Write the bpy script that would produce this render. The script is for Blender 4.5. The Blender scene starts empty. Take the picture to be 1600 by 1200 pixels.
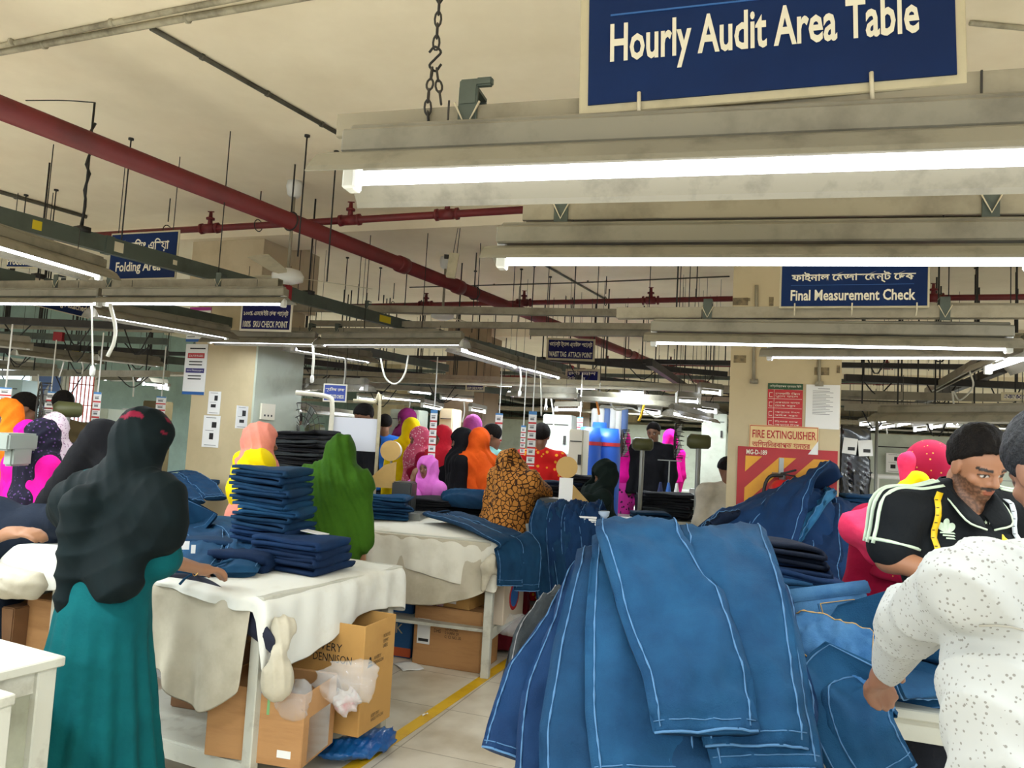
import bpy, bmesh, math, random
import numpy as np
from mathutils import Vector, Matrix, noise as mnoise

random.seed(11)
SC = bpy.context.scene
COL = SC.collection

# ---------------------------------------------------------------- camera
CAM_H = 1.56
FPX = 1200.0                       # focal length in pixels of the 1600 x 1200 frame
PITCH, ROLL = math.radians(4.3), math.radians(3.2)
_F = Vector((0, math.cos(PITCH), math.sin(PITCH)))
_R0 = Vector((1, 0, 0)); _U0 = Vector((0, -math.sin(PITCH), math.cos(PITCH)))
_R = _R0 * math.cos(ROLL) + _U0 * math.sin(ROLL)
_U = -_R0 * math.sin(ROLL) + _U0 * math.cos(ROLL)
cam_data = bpy.data.cameras.new('camera'); cam = bpy.data.objects.new('camera', cam_data); COL.objects.link(cam)
cam_data.sensor_fit = 'HORIZONTAL'; cam_data.sensor_width = 36.0; cam_data.lens = FPX / 1600 * 36.0
cam_data.clip_start = 0.05; cam_data.clip_end = 200
cam.matrix_world = Matrix(((_R.x, _U.x, -_F.x, 0), (_R.y, _U.y, -_F.y, 0), (_R.z, _U.z, -_F.z, CAM_H), (0, 0, 0, 1)))
SC.camera = cam

# ---------------------------------------------------------------- world, exposure
w = bpy.data.worlds.new('world'); SC.world = w; w.use_nodes = True
w.node_tree.nodes['Background'].inputs[0].default_value = (0.89, 0.95, 1.0, 1)
w.node_tree.nodes['Background'].inputs[1].default_value = 0.85
SC.view_settings.view_transform = 'Standard'; SC.view_settings.look = 'None'
SC.view_settings.gamma = 1; SC.view_settings.use_curve_mapping = False
SC.view_settings.exposure = 0.22
TUBE_POWER = 8.0                  # radiance of the lamps' tubes
ROW_POWER = 5.0                   # watts of a lamp row's area light


def area_lamp(name, loc, size_x, size_y, power, rz=0.0):
    l = bpy.data.lights.new(name, 'AREA'); l.shape = 'RECTANGLE'; l.size = size_x; l.size_y = size_y
    l.energy = power; l.color = (0.87, 0.96, 1.0)
    o = bpy.data.objects.new(name, l); COL.objects.link(o); o.location = loc; o.rotation_euler = (0, 0, rz)
    return o


# the hall is turned 20 degrees to the camera: AX runs down the aisle, CX across it (to the left)
BETA = math.radians(20)
AX = Vector((math.sin(BETA), math.cos(BETA), 0)); CX = Vector((-math.cos(BETA), math.sin(BETA), 0))


def W(a, c, z=0.0):
    v = AX * a + CX * c; return Vector((v.x, v.y, z))


# tube rows round the camera; area lights added to brighten ceiling and far hall
for i, (a, c, wd) in enumerate([(-1.2, 0.6, 76), (-1.2, -2.2, 76), (0.9, 2.9, 76), (0.6, -2.4, 76), (3.2, -2.6, 76), (-3.4, 0.0, 76), (-3.4, 3.0, 76),
                               (2.2, 5.2, 110), (-1.0, 4.2, 90), (8.2, 2.6, 68), (8.2, 7.2, 68), (8.6, -3.2, 68), (11.0, 2.0, 68), (11.2, 7.6, 68), (12.4, -3.2, 68), (14.6, 2.5, 79), (14.6, -3.5, 79), (15.0, 7.5, 79), (18.6, 3.0, 91), (18.6, -4.0, 91), (23.0, 2.0, 102), (23.0, -5.0, 102)]):
    area_lamp('tube_and_fill_light', W(a, c, 2.25), 2.4, 0.12, wd, -BETA)

# ================================================================ helpers
def P(px, py, z=None, d=None):
    """the point of the place seen at pixel (px, py) of the photograph, on the level z or at the depth d"""
    r = _F * FPX + _R * (px - 800) - _U * (py - 600)
    t = d / r.y if d is not None else (z - CAM_H) / r.z
    v = r * t; return Vector((v.x, v.y, v.z + CAM_H))


def rot(rz): return Matrix.Rotation(rz, 3, 'Z')


def lin(c):
    """sRGB 0-255 to linear"""
    return tuple((x / 255 / 12.92) if x / 255 < 0.04045 else ((x / 255 + 0.055) / 1.055) ** 2.4 for x in c)


_mats = {}


def mat(name, c, rough=0.6, c2=None, ns=8.0, amt=0.5, bump=0.0, bs=60.0, metal=0.0, emit=None, es=0.0, alpha=None, trans=0.0, sheen=0.0, vcol=False, spec=None, detail=5.0, stretch=None):
    """procedural material: two colours mixed by noise, optional bump; c, c2 in sRGB 0-255"""
    if name in _mats: return _mats[name]
    m = bpy.data.materials.new(name); m.use_nodes = True; nt = m.node_tree; b = nt.nodes['Principled BSDF']
    b.inputs['Roughness'].default_value = rough; b.inputs['Metallic'].default_value = metal
    if spec is not None: b.inputs['Specular IOR Level'].default_value = spec
    col = lin(c) + (1,)
    b.inputs['Base Color'].default_value = col
    if sheen: b.inputs['Sheen Weight'].default_value = sheen
    if trans: b.inputs['Transmission Weight'].default_value = trans
    if alpha is not None: b.inputs['Alpha'].default_value = alpha
    tc = nt.nodes.new('ShaderNodeTexCoord'); src = tc.outputs['Object']
    if stretch:
        mp = nt.nodes.new('ShaderNodeMapping'); mp.inputs['Scale'].default_value = stretch; nt.links.new(src, mp.inputs[0]); src = mp.outputs[0]
    if vcol:
        at = nt.nodes.new('ShaderNodeAttribute'); at.attribute_name = 'tint'
        nt.links.new(at.outputs['Color'], b.inputs['Base Color'])
    if c2 is not None:
        n = nt.nodes.new('ShaderNodeTexNoise'); n.inputs['Scale'].default_value = ns; n.inputs['Detail'].default_value = detail; n.inputs['Roughness'].default_value = 0.65
        nt.links.new(src, n.inputs['Vector'])
        rp = nt.nodes.new('ShaderNodeValToRGB'); rp.color_ramp.elements[0].position = amt - 0.15; rp.color_ramp.elements[1].position = amt + 0.15
        rp.color_ramp.elements[0].color = col; rp.color_ramp.elements[1].color = lin(c2) + (1,)
        nt.links.new(n.outputs['Fac'], rp.inputs[0]); nt.links.new(rp.outputs[0], b.inputs['Base Color'])
    if bump:
        n2 = nt.nodes.new('ShaderNodeTexNoise'); n2.inputs['Scale'].default_value = bs; n2.inputs['Detail'].default_value = 4
        nt.links.new(src, n2.inputs['Vector'])
        bp = nt.nodes.new('ShaderNodeBump'); bp.inputs['Strength'].default_value = bump; bp.inputs['Distance'].default_value = 0.01
        nt.links.new(n2.outputs['Fac'], bp.inputs['Height']); nt.links.new(bp.outputs[0], b.inputs['Normal'])
    if emit is not None:
        b.inputs['Emission Color'].default_value = lin(emit) + (1,); b.inputs['Emission Strength'].default_value = es
    _mats[name] = m; return m


def link(o, parent=None):
    COL.objects.link(o)
    if parent is not None: o.parent = parent
    return o


def tag(o, label=None, cat=None, group=None, kind=None):
    if label: o['label'] = label
    if cat: o['category'] = cat
    if group: o['group'] = group
    if kind: o['kind'] = kind
    return o


def empty(name, loc=(0, 0, 0), rz=0.0, label=None, cat=None, group=None):
    o = bpy.data.objects.new(name, None); COL.objects.link(o); o.location = loc; o.rotation_euler = (0, 0, rz)
    o.empty_display_size = 0.1
    return tag(o, label, cat, group)


def copy_tree(o, parent=None):
    c = o.copy(); COL.objects.link(c)
    if parent is not None: c.parent = parent
    for ch in list(o.children): copy_tree(ch, c)
    return c


def raw_mesh(name, verts, faces, m=None, smooth=True, tint=None):
    me = bpy.data.meshes.new(name)
    me.from_pydata([tuple(v) for v in verts], [], [tuple(f) for f in faces])
    if smooth: me.polygons.foreach_set('use_smooth', [True] * len(me.polygons))
    if tint is not None:
        at = me.attributes.new('tint', 'FLOAT_COLOR', 'POINT')
        at.data.foreach_set('color', np.concatenate([tint, np.ones((len(tint), 1))], axis=1).astype(np.float32).ravel())
    if m is not None: me.materials.append(m)
    me.update(); return me


class MB:
    """collects simple shapes into ONE mesh"""
    def __init__(s): s.v = []; s.f = []; s.bev = False

    def add(s, vs, fs):
        b = len(s.v); s.v += [Vector(v) for v in vs]; s.f += [tuple(i + b for i in f) for f in fs]; return s

    def box(s, c, size, R=None):
        x, y, z = (k / 2 for k in size); c = Vector(c)
        vs = [Vector(p) for p in ((-x, -y, -z), (x, -y, -z), (x, y, -z), (-x, y, -z), (-x, -y, z), (x, -y, z), (x, y, z), (-x, y, z))]
        if R is not None: vs = [R @ v for v in vs]
        return s.add([v + c for v in vs], [(3, 2, 1, 0), (4, 5, 6, 7), (0, 1, 5, 4), (1, 2, 6, 5), (2, 3, 7, 6), (3, 0, 4, 7)])

    def bar(s, a, b, wd, ht):
        """a box-section bar from a to b"""
        a, b = Vector(a), Vector(b); t = (b - a).normalized()
        side = t.cross(Vector((0, 0, 1))); side = Vector((1, 0, 0)) if side.length < 1e-3 else side.normalized()
        up = side.cross(t).normalized(); q = [side * (wd / 2) * i + up * (ht / 2) * j for i, j in ((-1, -1), (1, -1), (1, 1), (-1, 1))]
        return s.add([a + k for k in q] + [b + k for k in q], [(0, 1, 2, 3), (7, 6, 5, 4), (1, 0, 4, 5), (2, 1, 5, 6), (3, 2, 6, 7), (0, 3, 7, 4)])

    def tube(s, path, r, n=8, cap=True):
        path = [Vector(p) for p in path]; M = len(path)
        rs = [r] * M if isinstance(r, (int, float)) else list(r)
        t0 = (path[1] - path[0]).normalized(); up = Vector((0, 0, 1)) if abs(t0.z) < 0.9 else Vector((1, 0, 0))
        nrm = (up - t0 * up.dot(t0)).normalized(); vs = []
        for i in range(M):
            t = (path[min(i + 1, M - 1)] - path[max(i - 1, 0)]).normalized()
            nrm = (nrm - t * nrm.dot(t)); nrm = nrm.normalized() if nrm.length > 1e-6 else t.orthogonal().normalized()
            bn = t.cross(nrm)
            vs += [path[i] + (nrm * math.cos(2 * math.pi * k / n) + bn * math.sin(2 * math.pi * k / n)) * rs[i] for k in range(n)]
        fs = [(i * n + k, i * n + (k + 1) % n, (i + 1) * n + (k + 1) % n, (i + 1) * n + k) for i in range(M - 1) for k in range(n)]
        if cap: fs += [tuple(range(n - 1, -1, -1)), tuple((M - 1) * n + k for k in range(n))]
        return s.add(vs, fs)

    def lathe(s, prof, o=(0, 0, 0), n=20, axis=None):
        o = Vector(o); R = Matrix.Identity(3)
        if axis is not None: R = Vector((0, 0, 1)).rotation_difference(Vector(axis)).to_matrix()
        vs = [o + R @ Vector((r * math.cos(2 * math.pi * k / n), r * math.sin(2 * math.pi * k / n), z)) for r, z in prof for k in range(n)]
        M = len(prof); fs = [(i * n + k, i * n + (k + 1) % n, (i + 1) * n + (k + 1) % n, (i + 1) * n + k) for i in range(M - 1) for k in range(n)]
        fs += [tuple(range(n - 1, -1, -1)), tuple((M - 1) * n + k for k in range(n))]
        return s.add(vs, fs)

    def prism(s, poly, o, ux, uy, depth):
        """polygon in the plane (ux, uy) through o, extruded by the vector depth"""
        o, ux, uy, depth = Vector(o), Vector(ux), Vector(uy), Vector(depth); n = len(poly)
        a = [o + ux * x + uy * y for x, y in poly]
        return s.add(a + [p + depth for p in a], [tuple(range(n - 1, -1, -1)), tuple(range(n, 2 * n))] + [(i, (i + 1) % n, n + (i + 1) % n, n + i) for i in range(n)])

    def grid(s, g):
        """an open sheet from a grid of points g[i][j]"""
        M, N = len(g), len(g[0]); vs = [p for row in g for p in row]
        return s.add(vs, [(i * N + j, i * N + j + 1, (i + 1) * N + j + 1, (i + 1) * N + j) for i in range(M - 1) for j in range(N - 1)])

    def mesh(s, name, m, bevel=0.0, smooth=False, seg=2):
        me = raw_mesh(name, s.v, s.f, m, smooth)
        bm = bmesh.new(); bm.from_mesh(me)
        if bevel: bmesh.ops.bevel(bm, geom=bm.edges[:], offset=bevel, segments=seg, affect='EDGES', clamp_overlap=True)
        bmesh.ops.recalc_face_normals(bm, faces=bm.faces[:]); bm.to_mesh(me); bm.free()
        return me

    def build(s, name, m, parent=None, bevel=0.0, smooth=False, seg=2):
        return link(bpy.data.objects.new(name, s.mesh(name, m, bevel, smooth, seg)), parent)


def solid(o, th, off=0.0):
    md = o.modifiers.new('thickness', 'SOLIDIFY'); md.thickness = th; md.offset = off; return o


def subd(o, lv=1):
    md = o.modifiers.new('subd', 'SUBSURF'); md.levels = lv; md.render_levels = lv; return o


def lettering(parent, text, o, ux, uy, w, h, m, depth=0.0012, name='lettering', bold=0.0):
    """text scaled into a w x h box whose lower left corner is o, on the plane (ux, uy); each line is a part"""
    if '\n' in text:
        ls = text.split('\n'); mx = max(len(l) for l in ls); hh = h / len(ls)
        return [lettering(parent, l, Vector(o) + Vector(uy) * hh * (len(ls) - 1 - i + 0.12), ux, uy, w * (0.3 + 0.7 * len(l) / mx), hh * 0.74, m, depth, name, bold) for i, l in enumerate(ls)]
    cu = bpy.data.curves.new('lettering', 'FONT'); cu.body = text; cu.resolution_u = 2; cu.space_line = 1.05
    if bold: cu.offset = bold
    ob = bpy.data.objects.new('lettering', cu); me = ob.to_mesh()
    n = len(me.vertices); co = np.empty(n * 3); me.vertices.foreach_get('co', co); co = co.reshape(-1, 3)
    fs = [tuple(p.vertices) for p in me.polygons]; ob.to_mesh_clear(); bpy.data.objects.remove(ob); bpy.data.curves.remove(cu)
    lo, hi = co.min(0), co.max(0); sx, sy = w / max(hi[0] - lo[0], 1e-6), h / max(hi[1] - lo[1], 1e-6)
    ux, uy = Vector(ux), Vector(uy); nz = ux.cross(uy); o = Vector(o)
    vs = [o + ux * (p[0] - lo[0]) * sx + uy * (p[1] - lo[1]) * sy + nz * depth for p in co]
    return link(bpy.data.objects.new(name, raw_mesh(name, vs, fs, m, False)), parent)


# ---------------------------------------------------------------- signed distances and their surface
def surface(f, lo, hi, h, pad=1.7):
    """the zero surface of the distance function f as smooth quads (surface nets, evaluated only near the surface)"""
    lo = np.array(lo, float); hi = np.array(hi, float); B = 6
    nb = np.ceil((hi - lo) / (h * B)).astype(int); n = nb * B + 1
    ii = np.stack(np.meshgrid(*[np.arange(k) for k in nb], indexing='ij'), -1).reshape(-1, 3)
    fc = f(lo + (ii + 0.5) * B * h)
    D = np.repeat(np.repeat(np.repeat(fc.reshape(nb), B, 0), B, 1), B, 2)
    D = np.pad(D, ((0, 1), (0, 1), (0, 1)), mode='edge').astype(np.float32)
    act = ii[np.abs(fc) < B * h * 0.87 * pad]
    k = np.arange(B + 1); off = np.stack(np.meshgrid(k, k, k, indexing='ij'), -1).reshape(-1, 3)
    for s in range(0, len(act), 400):
        g = (act[s:s + 400, None, :] * B + off[None]).reshape(-1, 3)
        D[g[:, 0], g[:, 1], g[:, 2]] = f(lo + g * h)
    for ax in range(3):                       # closed at the border
        sl = [slice(None)] * 3
        for e in (0, -1):
            sl[ax] = e; D[tuple(sl)] = np.maximum(D[tuple(sl)], 0.3 * h)
    I = D < 0
    c = [(a, b, d) for a in (0, 1) for b in (0, 1) for d in (0, 1)]
    sh = tuple(x - 1 for x in n)
    cnt = sum(I[a:a + sh[0], b:b + sh[1], d:d + sh[2]].astype(np.int8) for a, b, d in c)
    cells = np.argwhere((cnt > 0) & (cnt < 8))
    V = np.stack([D[cells[:, 0] + a, cells[:, 1] + b, cells[:, 2] + d] for a, b, d in c], 1)
    acc = np.zeros((len(cells), 3)); m = np.zeros(len(cells))
    for i in range(8):
        for j in range(i + 1, 8):
            if sum(abs(x - y) for x, y in zip(c[i], c[j])) != 1: continue
            x = (V[:, i] < 0) != (V[:, j] < 0); t = np.where(x, V[:, i] / np.where(x, V[:, i] - V[:, j], 1), 0)
            p = np.array(c[i]) + t[:, None] * (np.array(c[j]) - np.array(c[i])); acc += np.where(x[:, None], p, 0); m += x
    verts = lo + (cells + acc / m[:, None]) * h
    idx = np.full(sh, -1, np.int64); idx[cells[:, 0], cells[:, 1], cells[:, 2]] = np.arange(len(cells)); faces = []
    for ax in range(3):
        u, v = (ax + 1) % 3, (ax + 2) % 3
        a = [slice(0, sh[0]), slice(0, sh[1]), slice(0, sh[2])]; a[u] = slice(1, sh[u]); a[v] = slice(1, sh[v]); b = list(a)
        b[ax] = slice(1, sh[ax] + 1)
        A, Bm = I[tuple(a)], I[tuple(b)]
        e = np.argwhere(A != Bm)
        if not len(e): continue
        st = np.array([s.start for s in a]); inside = A[e[:, 0], e[:, 1], e[:, 2]]; e = e + st
        du = np.zeros(3, int); du[u] = 1; dv = np.zeros(3, int); dv[v] = 1
        q = np.stack([idx[tuple((e - du - dv).T)], idx[tuple((e - dv).T)], idx[tuple(e.T)], idx[tuple((e - du).T)]], 1)
        q[~inside] = q[~inside][:, ::-1]; faces.append(q)
    faces = np.concatenate(faces); faces = faces[(faces >= 0).all(1)]
    return verts, faces


def sd_mesh(name, f, lo, hi, h, m, parent=None, tint=None, pad=1.7):
    v, q = surface(f, lo, hi, h, pad)
    me = bpy.data.meshes.new(name); nv, nf = len(v), len(q)
    me.vertices.add(nv); me.vertices.foreach_set('co', v.astype(np.float32).ravel())
    me.loops.add(nf * 4); me.loops.foreach_set('vertex_index', q.astype(np.int32).ravel())
    me.polygons.add(nf); me.polygons.foreach_set('loop_start', np.arange(0, nf * 4, 4, dtype=np.int32))
    me.polygons.foreach_set('use_smooth', np.ones(nf, bool))
    me.update(calc_edges=True)
    if tint is not None:
        t = tint(v); at = me.attributes.new('tint', 'FLOAT_COLOR', 'POINT')
        at.data.foreach_set('color', np.concatenate([t, np.ones((nv, 1))], 1).astype(np.float32).ravel())
    if m is not None: me.materials.append(m)
    return link(bpy.data.objects.new(name, me), parent)


def rc(a, b, r1, r2=None):
    """a limb: from a to b, its radius going from r1 to r2"""
    a = np.array(a, float); b = np.array(b, float); r2 = r1 if r2 is None else r2; d = b - a; L = max(d @ d, 1e-9)
    def f(p):
        t = np.clip((p - a) @ d / L, 0, 1); return np.linalg.norm(p - a - t[:, None] * d, axis=1) - (r1 + (r2 - r1) * t)
    return f


def el(c, r, R=None):
    c = np.array(c, float); r = np.array(r, float)
    M = None if R is None else np.array(R)
    def f(p):
        q = p - c
        if M is not None: q = q @ M
        k0 = np.linalg.norm(q / r, axis=1); k1 = np.linalg.norm(q / (r * r), axis=1)
        return k0 * (k0 - 1) / np.maximum(k1, 1e-6)
    return f


def smin(a, b, k):
    h = np.clip(0.5 + 0.5 * (b - a) / k, 0, 1); return b + (a - b) * h - k * h * (1 - h)


def un(fs, k=0.03):
    def f(p):
        d = fs[0](p)
        for g in fs[1:]: d = smin(d, g(p), k)
        return d
    return f


def sub(f, g, k=0.01): return lambda p: -smin(-f(p), g(p), k)


def inter(f, g, k=0.01): return lambda p: -smin(-f(p), -g(p), k)


def half(n, d):
    n = np.array(n, float); n /= np.linalg.norm(n); return lambda p: p @ n - d


def wob(p, s, seed=0.0):
    """cheap smooth noise, about -1..1"""
    x, y, z = p[:, 0] * s + seed, p[:, 1] * s + seed * 1.7, p[:, 2] * s - seed
    return (np.sin(x * 1.3 + 1.7 * np.sin(y * 0.9 + z * 0.4)) + np.sin(y * 1.1 + 1.9 * np.sin(z * 1.2 - x * 0.5)) + np.sin(z * 1.4 + 1.3 * np.sin(x * 0.8 + y))) / 3


def folds(f, amp, freq, direction, seed=0.0, warp=1.0, ws=6.0):
    """cloth folds: ridges that run across the direction, bent by noise"""
    n = np.array(direction, float); n /= np.linalg.norm(n)
    def g(p):
        ph = (p @ n) * freq + warp * wob(p, ws, seed); return f(p) + 1.6 * amp * (np.abs(np.sin(ph * math.pi)) ** 0.8 - 0.6) * (0.75 + 0.5 * wob(p, 4.5, seed + 7))
    return g


def swoops(f, amp, freq, c, seed=0.0, warp=0.5, zmax=9.0):
    """cloth that hangs in arcs below the point c"""
    c = np.array(c, float)
    def g(p):
        q = p - c; r = np.sqrt((q[:, 0] * 1.25) ** 2 + (0.5 * q[:, 1]) ** 2 + q[:, 2] ** 2); ph = r * freq + warp * wob(p, 4.0, seed)
        return f(p) + amp * (np.abs(np.sin(ph * math.pi)) ** 0.8 - 0.6) * (0.7 + 0.6 * wob(p, 3.5, seed + 2)) * np.clip((r - 0.10) / 0.12, 0, 1)
    return g


def pleats(f, amp, count, c=(0, 0), seed=0.0, z0=None, z1=None):
    """vertical folds around an upright axis, growing from z0 to z1"""
    def g(p):
        th = np.arctan2(p[:, 1] - c[1], p[:, 0] - c[0]); a = amp
        if z0 is not None: a = amp * np.clip((p[:, 2] - z0) / (z1 - z0), 0, 1)
        return f(p) + a * np.sin(count * th + 1.2 * wob(p, 3.0, seed)) 
    return g


def smooth_path(pts, n):
    """Catmull-Rom through pts, n samples"""
    p = [Vector(x) for x in pts]; p = [p[0] * 2 - p[1]] + p + [p[-1] * 2 - p[-2]]; out = []; K = len(p) - 3
    for i in range(n):
        s = i / (n - 1) * K; k = min(int(s), K - 1); t = s - k; a, b, c, d = p[k:k + 4]
        out.append(0.5 * ((2 * b) + (c - a) * t + (2 * a - 5 * b + 4 * c - d) * t * t + (3 * b - a - 3 * c + d) * t ** 3))
    return out


def interp(vals, t):
    x = t * (len(vals) - 1); k = min(int(x), len(vals) - 2); return vals[k] + (vals[k + 1] - vals[k]) * (x - k)

# ================================================================ materials
WHITEP = mat('dirty_white_paint', (205, 204, 192), 0.55, (158, 152, 136), 5.0, 0.66, 0.15, 40)
CREAM = mat('cream_wall_paint', (206, 190, 158), 0.6, (184, 166, 134), 2.2, 0.6, 0.08, 30)
CEILM = mat('ceiling_paint', (240, 228, 202), 0.85, (226, 212, 184), 0.9, 0.55)
PALE = mat('pale_green_paint', (186, 194, 178), 0.55, (160, 165, 148), 3.0, 0.64, 0.06, 30)
BROWNW = mat('brown_paint', (140, 118, 92), 0.6, (118, 98, 76), 2.0, 0.6)
REDP = mat('red_pipe_paint', (106, 20, 24), 0.5, (80, 18, 20), 3.0, 0.6, 0.1, 30)
GREENT = mat('grey_green_metal', (74, 84, 76), 0.5, (56, 62, 56), 5.0, 0.6, 0.08, 40)
CHAN = mat('beige_channel_metal', (150, 142, 122), 0.5, (112, 104, 86), 6.0, 0.62, 0.08, 40)
HOUS = mat('lamp_housing_paint', (132, 127, 112), 0.45, (96, 91, 78), 7.0, 0.64)
WING = mat('dusty_reflector', (128, 123, 108), 0.4, (72, 68, 58), 9.0, 0.66)
BLACK = mat('black_iron', (26, 24, 22), 0.6)
DARKW = mat('dark_iron', (50, 46, 42), 0.6, (34, 32, 30), 8)
CAPW = mat('white_plastic', (226, 226, 220), 0.4)
TUBE = mat('lamp_tube', (255, 255, 255), 0.4, emit=(238, 244, 255), es=TUBE_POWER)
BLUES = mat('blue_sign_face', (5, 38, 88), 0.6, (4, 32, 78), 3.0, spec=0.2)
NAVYS = mat('navy_sign_face', (24, 24, 82), 0.6, spec=0.2)
SIGNW = mat('sign_white', (226, 220, 200), 0.5)
SIGNB = mat('sign_border', (190, 180, 150), 0.55, (160, 150, 122), 10.0, 0.65)
PAPER = mat('paper_white', (232, 232, 230), 0.7)
INK = mat('black_ink', (28, 28, 30), 0.6)
REDINK = mat('red_ink', (178, 26, 34), 0.55)
BLUEINK = mat('blue_ink', (36, 92, 160), 0.55)
YELLOW = mat('yellow_paint', (226, 180, 22), 0.55, (196, 146, 20), 6.0, 0.62)
GREYS = mat('grey_steel', (150, 152, 148), 0.4, metal=0.6)
TEALP = mat('teal_partition', (150, 176, 168), 0.5, (132, 154, 146), 2.0)
CEIL_Z = 3.38


# ================================================================ the hall
def tile_floor():
    m = bpy.data.materials.new('floor_tiles'); m.use_nodes = True; nt = m.node_tree; b = nt.nodes['Principled BSDF']
    tc = nt.nodes.new('ShaderNodeTexCoord'); br = nt.nodes.new('ShaderNodeTexBrick'); br.offset = 0
    nt.links.new(tc.outputs['Object'], br.inputs['Vector'])
    for k, v in (('Scale', 1.0), ('Brick Width', 0.6), ('Row Height', 0.6), ('Mortar Size', 0.004), ('Mortar Smooth', 0.3)): br.inputs[k].default_value = v
    br.inputs['Color1'].default_value = lin((222, 214, 198)) + (1,); br.inputs['Color2'].default_value = lin((214, 206, 190)) + (1,); br.inputs['Mortar'].default_value = lin((164, 154, 136)) + (1,)
    n = nt.nodes.new('ShaderNodeTexNoise'); n.inputs['Scale'].default_value = 2.5; n.inputs['Detail'].default_value = 6; nt.links.new(tc.outputs['Object'], n.inputs['Vector'])
    rp = nt.nodes.new('ShaderNodeValToRGB'); rp.color_ramp.elements[0].position = 0.45; rp.color_ramp.elements[1].position = 0.75
    rp.color_ramp.elements[0].color = (1, 1, 1, 1); rp.color_ramp.elements[1].color = lin((205, 196, 180)) + (1,); nt.links.new(n.outputs['Fac'], rp.inputs[0])
    mx = nt.nodes.new('ShaderNodeMix'); mx.data_type = 'RGBA'; mx.blend_type = 'MULTIPLY'; mx.inputs[0].default_value = 1
    nt.links.new(br.outputs['Color'], mx.inputs[6]); nt.links.new(rp.outputs[0], mx.inputs[7]); nt.links.new(mx.outputs[2], b.inputs['Base Color'])
    b.inputs['Roughness'].default_value = 0.32
    return m


def struct(name, mb, m, **k): return tag(mb.build(name, m, **k), kind='structure')


AXR = Matrix.Rotation(-BETA, 3, 'Z')      # local x = -CX (to the right), local y = AX
fl = MB(); fl.box((0, 0, -0.05), (40, 60, 0.1)); o = struct('floor', fl, tile_floor()); o.location = W(24, 0); o.rotation_euler = (0, 0, -BETA)
fl = MB(); fl.box((0, 0, 0.1), (40, 60, 0.2)); o = struct('ceiling', fl, CEILM); o.location = W(24, 0, CEIL_Z); o.rotation_euler = (0, 0, -BETA)
mb = MB(); mb.box(W(46, 0, 1.65), (40, 0.2, 3.3), AXR); struct('wall_back', mb, PALE)
mb = MB(); mb.box(W(24, 11.5, 1.65), (0.2, 46, 3.3), AXR); struct('wall_left', mb, TEALP)
mb = MB(); mb.box(W(24, -14, 1.65), (0.2, 46, 3.3), AXR); struct('wall_right', mb, CREAM)
# painted walkway line on the floor
a, b = P(548, 1200, z=0.002), P(820, 1016, z=0.002); t = (b - a).normalized(); a2 = a - t * 0.9; b2 = b + t * 2.2; sd = Vector((t.y, -t.x, 0))
mb = MB(); mb.prism([(-0.038, 0), (0.038, 0), (0.038, (b2 - a2).length), (-0.038, (b2 - a2).length)], Vector((a2.x, a2.y, 0.001)), sd, t, (0, 0, 0.0015)); struct('floor_marking', mb, YELLOW)

# concrete ceiling beams on the column lines
for i, a in enumerate((5.75, 11.8, 17.8, 24.0)):
    mb = MB(); mb.box(W(a, 0, CEIL_Z - 0.05), (26, 0.5, 0.16), AXR); struct('ceiling_beam', mb, CEILM)

# columns
COLM = mat('column_paint', (196, 180, 144), 0.55, (176, 160, 124), 1.6, 0.62, 0.06, 25)
cols = {}
for i, (a, c, m) in enumerate([(5.68, 0.04, COLM), (6.02, 4.87, COLM), (11.7, 4.95, BROWNW), (11.8, 0.0, COLM), (17.8, 4.9, BROWNW), (17.8, 0.0, COLM), (11.8, -5.0, COLM), (17.8, 9.8, COLM), (24, 4.9, COLM), (24, 0, COLM), (24, 9.8, COLM)]):
    mb = MB(); mb.box(W(a, c, CEIL_Z / 2), (0.69, 0.69, CEIL_Z), AXR); cols[i] = struct('column', mb, m)
# the left column's side that faces the aisle is boxed in with a pale green panel; a capital beam sits on it
mb = MB(); mb.box(W(6.02, 4.87 - 0.355, 1.2), (0.02, 0.70, 2.4), AXR); struct('column_panel', mb, PALE)
mb = MB(); mb.box(W(6.02, 4.87, 3.0), (0.8, 0.86, 0.6), AXR); struct('column_capital', mb, CREAM)
# low block walls and partitions far behind the lines
for i, (a, c, w_, h, m) in enumerate([(20.5, 6.5, 6.0, 2.2, PALE), (20.6, 1.6, 4.0, 2.1, PALE), (21.0, -3.5, 8.0, 2.0, PALE)]):
    mb = MB(); mb.box(W(a, c, h / 2), (w_, 0.1, h), AXR); struct('wall_partition', mb, m)
# windows in the partition at the far left
def window(n, a, c, w_, z0, z1, m, bars):
    r = empty('window_%d' % n, W(a, c, 0), -BETA + math.pi / 2); tag(r, kind='structure')
    f = MB(); f.box((0, 0, z0), (w_, 0.06, 0.05)); f.box((0, 0, z1), (w_, 0.06, 0.05)); f.box((-w_ / 2, 0, (z0 + z1) / 2), (0.05, 0.06, z1 - z0)); f.box((w_ / 2, 0, (z0 + z1) / 2), (0.05, 0.06, z1 - z0)); f.build('window_frame', WHITEP, r)
    g = MB(); g.box((0, 0.02, (z0 + z1) / 2), (w_ - 0.05, 0.01, z1 - z0 - 0.05)); g.build('window_pane', m, r)
    if bars:
        g = MB()
        for k in range(7): g.box((-w_ / 2 + w_ * (k + 0.5) / 7, -0.02, (z0 + z1) / 2), (0.015, 0.015, z1 - z0))
        for k in range(4): g.box((0, -0.02, z0 + (z1 - z0) * (k + 0.5) / 4), (w_, 0.015, 0.015))
        g.build('window_grille', mat('orange_grille', (190, 80, 52), 0.5), r)
DAY = mat('daylight_pane', (220, 235, 240), 0.3, emit=(225, 240, 250), es=1.6)
BLUEP = mat('blue_curtain', (96, 120, 168), 0.8)
window(1, 9.75, 11.33, 0.55, 0.9, 2.3, DAY, True)
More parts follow.
